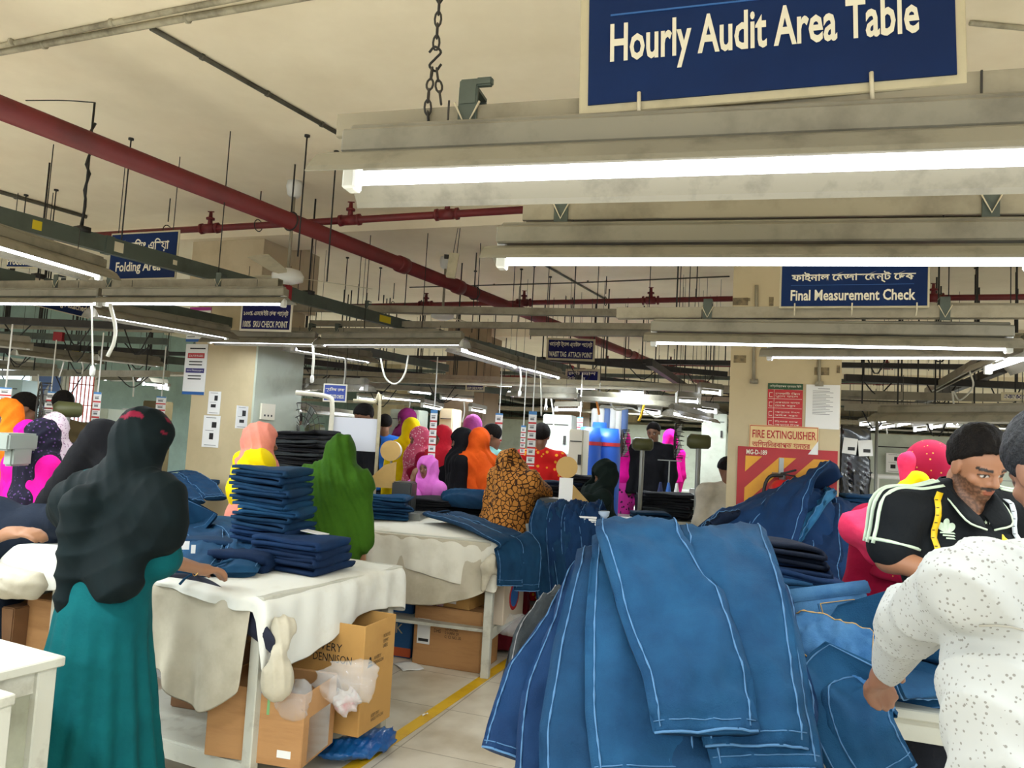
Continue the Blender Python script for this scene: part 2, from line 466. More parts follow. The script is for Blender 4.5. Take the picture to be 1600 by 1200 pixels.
window(2, 9.15, 11.33, 0.5, 1.0, 2.3, BLUEP, False)
window(3, 8.45, 11.33, 0.8, 1.0, 2.4, DAY, False)
window(4, 7.4, 11.33, 0.9, 1.0, 2.4, DAY, False)

# ================================================================ pipes, trays, rods
def run(name, pts, r, m, label, cat, group=None, n=10, parent=None):
    mb = MB(); mb.tube(pts, r, n); o = mb.build(name, m, parent, smooth=True)
    return tag(o, label, cat, group) if label else o


pz = 2.98
A0, A1 = P(0, 168, z=pz), P(1045, 577, z=pz); dA = (A1 - A0).normalized()
MAINA, MAINB = A0 - dA * 2.5, A0 + dA * 24
main = empty('sprinkler_main_pipe', A0, 0, 'thick dark red sprinkler main running diagonally under the ceiling', 'pipe')
def rel(mb, name, m, root, smooth=False, bevel=0.0):
    """build in world coordinates, then hang the mesh on the thing's root"""
    o = mb.build(name, m, None, bevel, smooth); o.parent = root
    o.matrix_parent_inverse = (Matrix.Translation(root.location) @ Matrix.Rotation(root.rotation_euler.z, 4, 'Z')).inverted(); return o
mb = MB(); mb.tube([MAINA, MAINB], 0.057, 20); rel(mb, 'pipe_run', REDP, main, True)
for s in (3.2, 4.1, 9.3, 14.0):
    p = A0 + dA * s; mb = MB(); mb.tube([p - dA * 0.06, p - dA * 0.05, p + dA * 0.05, p + dA * 0.06], [0.06, 0.069, 0.069, 0.06], 20); rel(mb, 'coupling', REDP, main, True)
for s in (1.9, 4.4, 6.6, 9.0, 11.5):
    p = A0 + dA * s; mb = MB(); mb.tube([Vector((p.x, p.y, CEIL_Z)), Vector((p.x, p.y, pz + 0.065))], 0.006, 6); c = [p + Vector((0, 0, 0.066)).copy() for _ in range(1)]
    sdv = Vector((-dA.y, dA.x, 0)); mb.tube([p + (sdv * math.cos(t) + Vector((0, 0, 1)) * math.sin(t)) * 0.064 for t in [math.pi / 2 + k * math.pi / 8 for k in range(17)]], 0.006, 6, False); rel(mb, 'clevis_hanger', DARKW, main, True)
# the outlet where the branch line leaves the main
def branch(name, x0, y0, x1, y1, z, r, label, valves=(), ext=(0.2, 0.2), hang=()):
    z += 0.08; a, b = P(x0, y0, z=z), P(x1, y1, z=z); d = (b - a).normalized(); a -= d * ext[0]; b += d * ext[1]
    root = empty(name, a, 0, label, 'pipe', 'red sprinkler branch pipes'); mb = MB(); mb.tube([a, b], r, 12); rel(mb, 'pipe_run', REDP, root, True)
    for vx, vy in valves:
        p = P(vx, vy, z=z); p = a + d * (p - a).dot(d)
        v = MB(); v.tube([p - d * 0.05, p + d * 0.05], r * 1.5, 10); v.tube([p, p + Vector((0, 0, 0.13))], [r * 0.9, r * 0.5], 8); v.tube([p + Vector((0, 0, 0.07)), p + Vector((0, 0, 0.085))], r * 1.3, 10)
        v.tube([p + Vector((-0.025, 0, 0.135)), p + Vector((0.025, 0, 0.135))], 0.005, 6); v.tube([p - d * 0.085, p - d * 0.07], r * 1.7, 8); v.tube([p + d * 0.07, p + d * 0.085], r * 1.7, 8)
        rel(v, 'sprinkler_outlet', REDP, root, True)
    for hx, hy in hang:
        p = P(hx, hy, z=z); p = a + d * (p - a).dot(d); v = MB(); v.tube([Vector((p.x, p.y, CEIL_Z)), p + Vector((0, 0, r + 0.05))], 0.005, 6)
        v.tube([p + (Vector((-d.y, d.x, 0)) * math.cos(t) + Vector((0, 0, 1)) * math.sin(t)) * (r + 0.02) for t in [math.pi / 2 + k * math.pi / 6 for k in range(13)]], 0.004, 5, False); rel(v, 'pipe_hanger', BLACK, root, True)
    return root
branch('sprinkler_branch_pipe', 40, 374, 815, 328, 3.03, 0.026, 'thin red sprinkler branch crossing above the folding area sign', [(320, 354), (545, 343), (700, 336)], hang=[(259, 360), (398, 350)], ext=(0.6, 0.3))
branch('sprinkler_branch_pipe', 465, 480, 1140, 467, 3.03, 0.028, 'red sprinkler branch passing behind the waist tag sign', [(670, 478), (820, 474), (1015, 468)], hang=[(622, 480), (945, 470)], ext=(0.5, 0.1))
branch('sprinkler_branch_pipe', 1325, 467, 1600, 464, 3.03, 0.028, 'red sprinkler branch emerging from behind the measurement check sign', [(1458, 466)], hang=[(1400, 466)], ext=(0.1, 1.5))
branch('sprinkler_branch_pipe', 700, 563, 1140, 571, 3.03, 0.03, 'farther red sprinkler branch below the waist tag sign', [(950, 568), (1050, 571)], hang=[(800, 566), (1000, 570)], ext=(2.0, 0.3))
branch('sprinkler_branch_pipe', 1318, 572, 1600, 577, 3.03, 0.03, 'farther red sprinkler branch at the fire column, above the glazed boards', [(1385, 574)], hang=[(1450, 575)], ext=(0.3, 4))
branch('sprinkler_branch_pipe', 1318, 598, 1600, 602, 3.03, 0.03, 'farthest red sprinkler branch with one upright outlet', [(1372, 598)], hang=[(1500, 600)], ext=(0.3, 6))
branch('sprinkler_branch_pipe', 800, 588, 1140, 590, 3.03, 0.03, 'farthest red sprinkler branch over the sewing lines', [], hang=[(900, 588), (1090, 590)], ext=(3, 0.3))

# grey green busbar trunking with its stickers and hangers
def trunk(x0, y0, x1, y1, z, label, hang, ext, stick=()):
    z += 0.08; a, b = P(x0, y0, z=z), P(x1, y1, z=z); d = (b - a).normalized(); a -= d * ext[0]; b += d * ext[1]; sdv = Vector((d.y, -d.x, 0))
    root = empty('busbar_trunking', a, 0, label, 'busbar trunking'); mb = MB(); mb.bar(a, b, 0.045, 0.095); rel(mb, 'duct', GREENT, root)
    L = (b - a).length
    for k in range(int(L / 1.5)):
        p = a + d * (0.6 + 1.5 * k); mb = MB(); mb.box(p, (0.05, 0.055, 0.105), Matrix.Rotation(math.atan2(d.y, d.x), 3, 'Z')); rel(mb, 'joint_cover', GREENT, root)
    for (hx, hy) in hang:
        p = P(hx, hy, z=z); p = a + d * (p - a).dot(d); mb = MB(); mb.tube([Vector((p.x, p.y, z + 0.05)), Vector((p.x, p.y, CEIL_Z))], 0.007, 6)
        mb.box(p + Vector((0, 0, 0.05)), (0.06, 0.075, 0.03), Matrix.Rotation(math.atan2(d.y, d.x), 3, 'Z')); rel(mb, 'hanger_rod', BLACK, root, True)
    for (sx, sy, wd, c) in stick:
        p = P(sx, sy, z=z); p = a + d * (p - a).dot(d) + sdv * 0.0235; mb = MB(); mb.box(p, (wd, 0.002, min(wd, 0.06)), Matrix.Rotation(math.atan2(d.y, d.x), 3, 'Z')); rel(mb, 'sticker', c, root)
    return root, a, b, d, sdv
STY = mat('yellow_sticker', (206, 184, 30), 0.5); STR = mat('red_plug', (150, 28, 40), 0.5); STW = mat('pale_sticker', (206, 196, 170), 0.5)
T1 = trunk(0, 338, 970, 599, 2.5, 'long grey green busbar trunking with stickers, hung on black rods from the ceiling', [(128, 372), (510, 466), (735, 530), (860, 566)], (1.5, 5), [(58, 352, 0.05, STY), (195, 385, 0.07, STW), (298, 408, 0.03, STW), (632, 498, 0.16, STY)])
T2 = trunk(340, 570, 790, 612, 2.28, 'farther busbar trunking behind the sku check point sign', [(480, 585), (640, 600)], (1.5, 2.5), [(120, 545, 0.1, STY)])
T3 = trunk(0, 430, 250, 482, 2.42, 'grey green busbar trunking passing under the folding area sign', [(60, 442)], (1.0, 4.5), [(125, 456, 0.1, STY), (60, 442, 0.06, STW)])
# red plug-in boxes riding on the trunking
for k, (x, y, T, lb) in enumerate([(465, 457, T1, 'beside the waist of the sku sign'), (745, 531, T1, 'near the end of the diagonal tube lamp'), (910, 578, T1, 'just past the waist tag sign')]):
    root, a, b, d, sdv = T; p = a + d * (P(x, y, z=2.58) - a).dot(d); mb = MB(); mb.box(p + Vector((0, 0, -0.005)), (0.07, 0.07, 0.13), Matrix.Rotation(math.atan2(d.y, d.x), 3, 'Z')); rel(mb, 'plug_in_box', STR, root, bevel=0.006)

# conduits fixed under the ceiling
CON = mat('dusty_conduit', (172, 164, 140), 0.6, (96, 88, 70), 6.0, 0.6)
CON2 = mat('grimy_conduit', (92, 88, 76), 0.7, (60, 56, 46), 8.0, 0.55)
def conduit(pts, r, m, label, clips=()):
    q = [P(x, y, z=CEIL_Z - r) for x, y in pts]; root = empty('ceiling_conduit', q[0], 0, label, 'conduit'); mb = MB(); mb.tube(q, r, 8); rel(mb, 'conduit_run', m, root, True)
    for t in clips:
        p = q[0].lerp(q[-1], t); d = (q[-1] - q[0]).normalized(); mb = MB(); mb.tube([p - d * 0.008, p + d * 0.008], r * 1.35, 8); rel(mb, 'saddle_clip', m, root, True)
conduit([(-120, 92), (0, 72), (265, 18), (420, -12)], 0.013, CON, 'upper of the two pale conduits crossing the ceiling corner', (0.3, 0.6))
conduit([(-120, 104), (0, 82), (265, 33), (520, -12)], 0.016, CON, 'lower of the two pale conduits crossing the ceiling corner', (0.35, 0.7))
conduit([(236, 44), (300, 80), (552, 222)], 0.013, CON2, 'grimy dark conduit branching across the ceiling towards the big lamp', (0.2, 0.5, 0.8))
conduit([(-60, 283), (0, 300), (135, 339)], 0.017, CON2, 'grimy conduit above the busbar trunking by the ceiling beam', (0.4,))
conduit([(720, 344), (830, 402), (950, 470)], 0.012, CON2, 'thin dark conduit crossing the ceiling behind the red main', (0.4,))
conduit([(640, 449), (900, 442), (1140, 432)], 0.007, CON2, 'very thin black cable clipped along the ceiling', (0.3, 0.6))
conduit([(1516, 36), (1620, 46)], 0.011, CON, 'short pale conduit on the ceiling beside the audit sign', ())
# loose wire tied from the hanger rod to the main
run('tie_wire', smooth_path([P(40, 157, z=3.08), P(100, 157, z=3.10), P(146, 160, z=3.10)], 8), 0.003, BLACK, 'thin black wire tied from the red main to the hanger rod', 'wire', n=5)

# single threaded rods that hang from the ceiling: pixel of the top, pixel of the foot
def hang_rod(xt, yt, xb, yb, k, r=0.005):
    t = P(xt, yt, z=CEIL_Z); e = P(xb, yb, d=t.y); root = MB()
    root.tube([Vector((t.x, t.y, CEIL_Z)), Vector((t.x, t.y, max(e.z, 1.7)))], r, 6); root.tube([Vector((t.x, t.y, CEIL_Z)), Vector((t.x, t.y, CEIL_Z - 0.012))], r * 3.5, 8)
    return root
ROD = [(205, 216, 190, 395, 'ahead of the red main, over the folding area sign'), (480, 211, 452, 400, 'between the red main and the long conduit'), (41, 304, 38, 345, 'over the trunking beside the window side'), (88, 296, 92, 385, 'thin and pale, next to the thick cabled rod'), (526, 236, 512, 440, 'dropping behind the big lamp end cap'),
       (543, 402, 540, 480, 'below the red main, near the ceiling fan'), (595, 418, 592, 470, 'short, left of the pipe box'), (637, 410, 634, 480, 'with a ring end holding the second red branch'), (743, 423, 742, 520, 'under the pipe box, against the ceiling'), (815, 420, 812, 505, 'left of the long cable, behind the main'), (835, 415, 830, 530, 'long, dropping in front of the waist tag sign'),
       (860, 432, 856, 530, 'long and thin, over the waist tag sign'), (900, 412, 895, 520, 'beside the long rod over the waist tag sign'), (1090, 412, 1086, 466, 'holding the second red branch near the fire column'), (1483, 412, 1483, 470, 'just right of the measurement check sign'), (1525, 418, 1524, 482, 'thick and dark, right of the measurement check sign')]
for k, (xt, yt, xb, yb, lb) in enumerate(ROD):
    tag(hang_rod(xt, yt, xb, yb, k).build('hanger_rod', BLACK, smooth=True), 'black threaded ceiling rod ' + lb, 'rod', 'ceiling rods')
# the thick cabled rod at the upper left
b = T1[1] + T1[3] * (P(128, 372, z=2.58) - T1[1]).dot(T1[3]); mb = MB(); mb.tube([Vector((b.x + 0.012 * math.sin(k * 1.9), b.y + 0.012 * math.cos(k * 2.3), 2.56 + 0.05 * k)) for k in range(15)], 0.008, 6)
tag(mb.build('power_cable', BLACK, smooth=True), 'black power cable twisted round the hanger rod at the trunking', 'cable')

# ================================================================ tube lamps
def lamp(a, b, label, full=True, scale=1.0, wings=True, hung=0.0, shallow=False):
    """a hanging tube lamp whose tube runs from a to b"""
    a, b = Vector(a), Vector(b); mid = (a + b) / 2; d = b - a; L = d.length; rz = math.atan2(d.y, d.x); s = scale
    root = empty('tube_lamp', mid, rz, label, 'lamp', 'hanging tube lamps')
    h = MB(); h.box((0, 0, 0.062 * s), (L + 0.05, 0.062 * s, 0.045 * s)); h.box((0, 0, 0.09 * s), (L + 0.03, 0.036 * s, 0.014 * s)); h.build('housing', HOUS, root, 0.004 if full else 0, False, 1)
    if wings:
        g = MB(); sec = ((-0.105, -0.022), (-0.1, -0.012), (-0.07, 0.02), (-0.028, 0.040), (0.028, 0.040), (0.07, 0.02), (0.1, -0.012), (0.105, -0.022))
        if shallow: sec = tuple((y * 0.8, 0.012 + (z - 0.012) * (0.75 if y < 0 else 0.15)) for y, z in sec)
        g.grid([[(x, y * s, z * s) for y, z in sec] for x in (-L / 2 - 0.05, 0, L / 2 + 0.05)])
        solid(g.build('reflector', WING, root), 0.002)
    t = MB(); t.tube([(-L / 2, 0, 0), (L / 2, 0, 0)], 0.0135 * s, 10 if full else 6); t.build('glass_tube', TUBE, root, smooth=True)
    for e in (-1, 1):
        c = MB(); c.box((e * (L / 2 + 0.012), 0, 0.012 * s), (0.026, 0.036 * s, 0.07 * s)); c.build('lamp_holder', CAPW, root, 0.004 if full else 0, False, 1)
    if full: area_lamp('tube_and_fill_light', mid - Vector((0, 0, 0.02)), L, 0.02, ROW_POWER * L, rz)
    if not full: hung = CEIL_Z - mid.z
    if hung:
        for e in (-0.36, 0.36):
            c = MB(); c.tube([(e * L, 0, 0.09 * s), (e * L, 0, hung)], 0.002, 5); c.build('hanging_wire', DARKW, root)
    return root


ZN = 2.03
a, b = P(560, 279, z=ZN), P(1600, 246, z=ZN); L1 = lamp(a, a + (b - a).normalized() * 1.2, 'biggest bright tube lamp, right under the hourly audit sign', hung=0.14)
a, b = P(792, 407, z=ZN), P(1600, 407, z=ZN); L2 = lamp(a, a + (b - a).normalized() * 1.2, 'second bright tube lamp, hung lower in view behind the biggest one', hung=0.14, shallow=True)
a, b = P(1026, 533, z=ZN), P(1570, 543, z=ZN); L3 = lamp(a, b, 'third bright tube lamp, just below the final measurement check sign', hung=0.14, shallow=True)
a, b = P(1207, 556, z=ZN), P(1600, 557, z=ZN); lamp(a, a + (b - a).normalized() * 1.2, 'tube lamp tucked behind the third lamp, crossing the fire column', hung=0.14, shallow=True)
a, b = P(1545, 577, z=ZN), P(1640, 545, z=ZN); lamp(a, b, 'tube lamp set crosswise, its end showing behind the bearded man', hung=0.14)
ZL = 2.28
lamp(P(-150, 342, z=ZL), P(152, 430, z=ZL), 'dusty tube lamp with dirty reflector slanting below the upper trunking', hung=0.2)
a, b = P(168, 473, z=ZL), P(440, 474, z=ZL); lamp(a, b, 'long bright tube lamp in front of the sku check point sign', hung=0.14, shallow=True)
b = P(152, 474, z=ZL); a = b - (P(440, 474, z=ZL) - P(168, 473, z=ZL)).normalized() * 1.15; lamp(a, b, 'long bright tube lamp continuing the sku lamp towards the windows', hung=0.14, shallow=True)
lamp(P(152, 491, z=ZL), P(352, 526, z=ZL), 'slanting tube lamp reaching from the hanging cables to the papered column', hung=0.14)
lamp(P(330, 533, z=ZL), P(490, 536, z=ZL), 'tube lamp in front of the papered column', hung=0.14)
lamp(P(508, 537, z=ZL), P(718, 537, z=ZL), 'long tube lamp over the green veiled worker', hung=0.14)
lamp(P(718, 546, z=ZL), P(805, 572, z=ZL), 'slanting tube lamp ending over the wrist of the trunking', hung=0.14)
lamp(P(808, 572, z=ZL), P(872, 589, z=ZL), 'small slanting tube lamp after the slanting one, below the waist tag sign', hung=0.14)
lamp(P(460, 545, z=2.28), P(575, 564, z=2.28), 'thin slanting tube lamp behind the looped white cable', False)
lamp(P(30, 552, z=2.23), P(150, 566, z=2.23), 'far tube lamp with a round end behind the pull switch', False)
lamp(P(158, 560, z=2.23), P(245, 570, z=2.23), 'far tube lamp ending left of the papered column', False)
lamp(P(-20, 536, z=2.18), P(42, 542, z=2.18), 'far tube lamp at the green window side', False)
lamp(P(-20, 572, z=2.18), P(85, 580, z=2.18), 'low far tube lamp in front of the window partition', False)
lamp(P(165, 592, z=2.08), P(222, 593, z=2.08), 'short far tube lamp left of the papered column', False)
lamp(P(432, 606, z=1.98), P(478, 606, z=1.98), 'bright short lamp beside the pale column panel', False)
lamp(P(482, 607, z=1.98), P(570, 607, z=1.98), 'lamp behind the blue and white check sign', False)
lamp(P(462, 640, z=1.83), P(552, 651, z=1.83), 'low tube lamp just over the white board', False)
lamp(P(802, 617, z=2.08), P(898, 620, z=2.08), 'long far lamp over the waist tag tables, first of a pair', False)
lamp(P(912, 624, z=2.06), P(1085, 635, z=2.06), 'long far lamp over the sewing machines, second of a pair', False)
lamp(P(1050, 646, z=1.93), P(1110, 658, z=1.93), 'low far lamp beside the fire column', False)
lamp(P(1380, 655, z=1.86), P(1640, 655, z=1.86), 'wide lamp with white reflector over the bearded man', wings=True, hung=0.3)
# lamps of the distant lines: rows parallel to the tables, farther and farther away
k = 0; rnd = random.Random(5)
FAR = [(600, 622, 660, 627, 2.1), (690, 622, 757, 628, 2.1), (970, 612, 1005, 614, 2.15), (900, 606, 930, 607, 2.2), (1000, 642, 1030, 646, 1.95), (560, 622, 590, 625, 2.1), (640, 612, 672, 615, 2.15), (1088, 640, 1118, 644, 1.95), (1060, 626, 1090, 628, 2.0), (1095, 612, 1125, 615, 2.1),
       (1352, 672, 1372, 670, 1.95), (1376, 668, 1400, 665, 1.95), (1405, 664, 1425, 661, 1.95), (1330, 676, 1348, 674, 1.95), (1430, 672, 1450, 670, 1.9), (1455, 668, 1475, 665, 1.9), (1480, 664, 1500, 662, 1.92), (1345, 664, 1362, 662, 2.0), (1370, 659, 1388, 657, 2.0), (1400, 654, 1420, 651, 2.0),
       (20, 606, 62, 607, 2.0), (75, 600, 110, 602, 2.05), (225, 600, 258, 603, 2.0), (245, 606, 262, 608, 2.0), (840, 604, 870, 606, 2.2), (760, 601, 800, 603, 2.2), (660, 634, 690, 640, 1.9), (735, 640, 757, 644, 1.9), (870, 640, 905, 640, 1.9), (940, 645, 975, 647, 1.9)]
ORD = 'first second third fourth fifth sixth seventh eighth ninth tenth eleventh twelfth thirteenth fourteenth fifteenth sixteenth seventeenth eighteenth nineteenth twentieth'.split()
def nth(i): return ORD[i] if i < 20 else ('twenty ' + ORD[i - 20] if i < 29 else 'thirtieth' if i == 29 else 'thirty ' + ORD[i - 30])
for i, (x0, y0, x1, y1, z) in enumerate(FAR):
    where = 'beyond the white board' if 420 < x0 < 800 else 'before the fire column' if 800 <= x0 < 1150 else 'behind the bearded man' if x0 > 1150 else 'by the window partition'
    z += 0.08; lamp(P(x0, y0, z=z), P(x1, y1, z=z), 'tiny distant tube lamp %s, about x %d' % (where, x0), False, wings=False)['label'] = 'tiny distant tube lamp %s, %s from its left end' % (where, nth(sum(1 for q in FAR if q[0] < x0 and ((420 < q[0] < 800) == (420 < x0 < 800)) and ((800 <= q[0] < 1150) == (800 <= x0 < 1150)) and ((q[0] > 1150) == (x0 > 1150)))))

# ================================================================ channels the lamps hang on
def channel(x0, y0, x1, y1, z, label, size=0.045, ext=(0, 0), clips=(), hang=True):
    z += 0.08; a, b = P(x0, y0, z=z), P(x1, y1, z=z); d = (b - a).normalized(); a -= d * ext[0]; b += d * ext[1]
    root = empty('lamp_channel', a, 0, label, 'channel', 'steel channels that carry the lamps'); R = Matrix.Rotation(math.atan2(d.y, d.x), 3, 'Z'); sdv = Vector((-d.y, d.x, 0)); L = (b - a).length
    # an open C section
    t = 0.003; h = size / 2; mb = MB()
    mb.bar(a - sdv * h, b - sdv * h, t, size); mb.bar(a + Vector((0, 0, h)), b + Vector((0, 0, h)), size, t); mb.bar(a + sdv * h, b + sdv * h, t, size); mb.bar(a - sdv * h * 0.75 - Vector((0, 0, h)), b - sdv * h * 0.75 - Vector((0, 0, h)), size * 0.28, t); mb.bar(a + sdv * h * 0.75 - Vector((0, 0, h)), b + sdv * h * 0.75 - Vector((0, 0, h)), size * 0.28, t)
    rel(mb, 'channel_bar', CHAN, root)
    for cx, cy in clips:
        p = P(cx, cy, z=z); p = a + d * (p - a).dot(d); mb = MB()
        mb.box(p - sdv * (h + 0.004) + Vector((0, 0, 0.01)), (0.036, 0.006, size * 2.0), R); mb.box(p + Vector((0, 0, size * 1.0 + 0.01)), (0.036, size + 0.014, 0.006), R); mb.box(p + sdv * (h + 0.004) + Vector((0, 0, 0.02)), (0.036, 0.006, size * 1.3), R); rel(mb, 'bracket', GREENT, root)
        mb = MB(); q = p - sdv * (h + 0.011); mb.tube([q + d * -0.024 + Vector((0, 0, 0.024)), q + Vector((0, 0, -0.024)), q + d * 0.024 + Vector((0, 0, 0.024))], 0.0022, 5); rel(mb, 'tie_cord', STW, root, True)
    if hang:
        for s in (0.12, 0.5, 0.88):
            p = a + d * L * s; mb = MB(); mb.tube([p + Vector((0, 0, h)), Vector((p.x, p.y, CEIL_Z))], 0.0035, 5); rel(mb, 'hanger_rod', BLACK, root, True)
    return root, a, b, d, sdv
C1 = channel(535, 203, 1600, 138, 2.07, 'beige steel channel carrying the hourly audit sign and the biggest lamp', 0.042, (0, 0.5), [(738, 192)], False)
# the hooked end of the big bracket
root, a, b, d, sdv = C1; p = a + d * (P(738, 192, z=2.15) - a).dot(d); mb = MB(); mb.box(p - sdv * 0.026 + Vector((0, 0, 0.045)), (0.036, 0.008, 0.05), Matrix.Rotation(math.atan2(d.y, d.x), 3, 'Z')); mb.box(p - sdv * 0.026 + d * 0.03 + Vector((0, 0, 0.062)), (0.032, 0.014, 0.016), Matrix.Rotation(math.atan2(d.y, d.x) , 3, 'Z')); rel(mb, 'bracket_hook', GREENT, root, bevel=0.003)
channel(820, 334, 1600, 322, 2.08, 'beige steel channel showing between the two upper lamps', 0.045, (0, 0.5), [(880, 334), (1540, 324)], False)
C3 = channel(965, 490, 1600, 488, 2.08, 'beige steel channel carrying the final measurement check sign', 0.045, (0, 0.6), [(1106, 489), (1475, 488)])
channel(0, 446, 438, 443, 2.34, 'beige steel channel over the sku lamp, with cord ties', 0.05, (1.5, 0), [(95, 446), (180, 446), (350, 445)])
channel(457, 517, 688, 519, 2.34, 'beige steel channel over the long lamp at the green veiled worker', 0.05, (0, 0), [(490, 518), (530, 518)])
channel(455, 481, 1130, 492, 2.62, 'pale steel channel crossing high behind the red main', 0.06, (0.5, 0.2), [(575, 483)])
channel(560, 506, 1130, 512, 2.5, 'pale steel channel below the second red branch', 0.05, (0.5, 0.2))
channel(880, 520, 1020, 521, 2.45, 'short pale channel right of the waist tag sign', 0.05, (0.3, 0.1))
channel(1318, 480, 1600, 482, 2.6, 'pale channel running behind the measurement check sign', 0.06, (0, 1))
channel(720, 590, 1130, 606, 2.2, 'far channel over the sewing lines', 0.05, (2.0, 0.3))
channel(0, 508, 270, 515, 2.4, 'far channel behind the tag sign on the window side', 0.06, (2, 0))
channel(1318, 618, 1600, 622, 2.15, 'far channel behind the bearded man, low over the boards', 0.07, (0.2, 3))
channel(1450, 612, 1525, 570, 2.3, 'beige channel set at a slant near the crosswise lamp', 0.07, (0, 0.2), hang=False)
# many far cable trays and rails that fill the space under the ceiling
for i in range(11):
    a = 8.6 + i * 1.55; z = (2.25, 2.72, 2.36, 2.82)[i % 4]; m = (CHAN, DARKW, CHAN, GREENT)[i % 4]
    root = empty('cable_tray', W(a, 2.0, z), 0, '%s cable tray crossing the far hall, %s row beyond the columns' % (('beige', 'dark', 'pale beige', 'grey green')[i % 4], nth(i)), 'cable tray', 'cable trays of the far hall')
    mb = MB(); mb.bar(W(a, 10.5, z), W(a, -12, z), 0.09, 0.06); rel(mb, 'tray_body', m, root)
    for j in range(14):
        p = W(a, 10 - j * 1.6 + (i % 3) * 0.4, z); mb = MB(); mb.tube([p, Vector((p.x, p.y, CEIL_Z))], 0.008, 5); rel(mb, 'hanger_rod', BLACK, root)
for i in range(5):
    c = (8.4, 3.2, 1.4, -1.8, -3.4)[i]; z = 2.47; root = empty('cable_tray', W(14, c, z), 0, 'dark cable ladder running down the hall, %s from the window side' % nth(i), 'cable tray', 'cable ladders of the far hall')
    mb = MB(); mb.bar(W(8.0, c, z), W(30, c, z), 0.07, 0.08); rel(mb, 'tray_body', DARKW, root)

for k, (x0, y0, x1, y1, z, m, lb) in enumerate([(-20, 500, 262, 512, 2.5, DARKW, 'first, just below the tag sign'), (-20, 522, 262, 534, 2.45, GREENT, 'second, with the red box'), (-20, 536, 262, 552, 2.4, DARKW, 'third'), (-20, 545, 262, 565, 2.3, DARKW, 'fourth, crossing the pull switch'), (-20, 583, 262, 584, 2.1, CHAN, 'lowest, over the window tops'),
                                                  (440, 560, 735, 596, 2.4, DARKW, 'dark one under the long lamp at the green veil'), (430, 575, 735, 602, 2.3, DARKW, 'lower dark one behind the looped cable'), (440, 592, 740, 614, 2.2, CHAN, 'beige one over the white board'), (1320, 534, 1620, 540, 2.6, DARKW, 'dark one behind the third lamp'), (1320, 590, 1620, 604, 2.4, DARKW, 'dark one at the slanted channel'), (1320, 636, 1620, 642, 2.1, CHAN, 'beige one above the distant lamps'), (860, 560, 1135, 585, 2.6, DARKW, 'dark one behind the waist tag sign'), (900, 590, 1135, 612, 2.4, DARKW, 'dark one short of the fire column')]):
    a, b = P(x0, y0, z=z), P(x1, y1, z=z); root = empty('conduit_rail', a, 0, 'overhead rail of the far lines, ' + lb, 'rail', 'overhead rails of the far lines'); mb = MB(); mb.bar(a, b, 0.06, 0.07); rel(mb, 'rail_bar', m, root)
    for j in range(5):
        p = a.lerp(b, (j + 0.5) / 5); mb = MB(); mb.tube([p, Vector((p.x, p.y, CEIL_Z))], 0.008, 5); rel(mb, 'hanger_rod', BLACK, root)
    for j in range(3):
        p = a.lerp(b, (j + 0.3) / 3); q = a.lerp(b, (j + 0.75) / 3); mb = MB(); mb.tube(smooth_path([p + Vector((0, 0, -0.03)), (p + q) / 2 + Vector((0, 0, -0.16 - 0.06 * ((j + k) % 3))), q + Vector((0, 0, -0.03))], 8), 0.007, 5); rel(mb, 'drooping_wire', BLACK, root)
    if k in (1, 6): mb = MB(); mb.box(a.lerp(b, 0.42 + 0.2 * (k == 6)) + Vector((0, -0.05, 0)), (0.1, 0.06, 0.1)); rel(mb, 'plug_in_box', STR, root)

# ================================================================ chain, wires, switches
def chain(pts, r=0.0022, lk=0.03):
    L = sum((pts[i + 1] - pts[i]).length for i in range(len(pts) - 1)); n = int(L / (lk * 0.78)); mb = MB()
    q = smooth_path(pts, n + 1)
    for i in range(n):
        c = (q[i] + q[i + 1]) / 2; t = (q[i + 1] - q[i]).normalized(); s = Vector((1, 0, 0)) if i % 2 else Vector((0, 1, 0)); s = (s - t * s.dot(t)).normalized()
        mb.tube([c + t * (lk / 2) * math.sin(k * math.pi / 5) + s * lk * 0.2 * math.cos(k * math.pi / 5) for k in range(11)], r, 5, False)
    return mb
p0 = C1[1] + C1[3] * (P(681, 196, z=2.15) - C1[1]).dot(C1[3]); top = Vector((p0.x + 0.0, p0.y, CEIL_Z)); hk = P(680, 92, d=p0.y)
tag(chain([top, hk + Vector((0, 0, 0.02))]).build('chain', DARKW, smooth=True), 'steel chain dropping from the ceiling to the hook over the biggest lamp', 'chain')
mb = MB(); mb.tube(smooth_path([hk + Vector(v) for v in ((-0.012, 0, 0.012), (-0.002, 0, 0.024), (0.01, 0, 0.014), (0, 0, 0), (-0.01, 0, -0.014), (0.002, 0, -0.024), (0.012, 0, -0.01))], 24), 0.0025, 6); tag(mb.build('hook', BLACK, smooth=True), 'black S hook joining the chain to its lower loop', 'hook')
tag(chain([hk + Vector((-0.004, 0, -0.018)), p0 + Vector((-0.012, -0.03, 0.03)), p0 + Vector((-0.006, -0.025, -0.035))]).build('chain', DARKW, smooth=True), 'lower loop of chain wrapped round the audit sign channel', 'chain')
tag(chain([hk + Vector((0.004, 0, -0.02)), p0 + Vector((0.012, -0.024, 0.03))]).build('chain', DARKW, smooth=True), 'short thin chain beside the lower loop at the audit sign channel', 'chain')
CORD = mat('white_cable', (206, 204, 192), 0.5)
def cable(pts, r, m, label, tip=None):
    root = empty('hanging_cable', pts[0], 0, label, 'cable', 'hanging lamp cables'); mb = MB(); mb.tube(smooth_path(pts, 18), r, 6); rel(mb, 'wire', m, root, True)
    if tip:
        e = pts[-1]; c = MB(); c.lathe([(0.004, 0.012), (0.013, 0.006), (0.017, -0.012), (0.016, -0.045), (0.009, -0.055)], e, 12); rel(c, tip, CAPW, root, True)
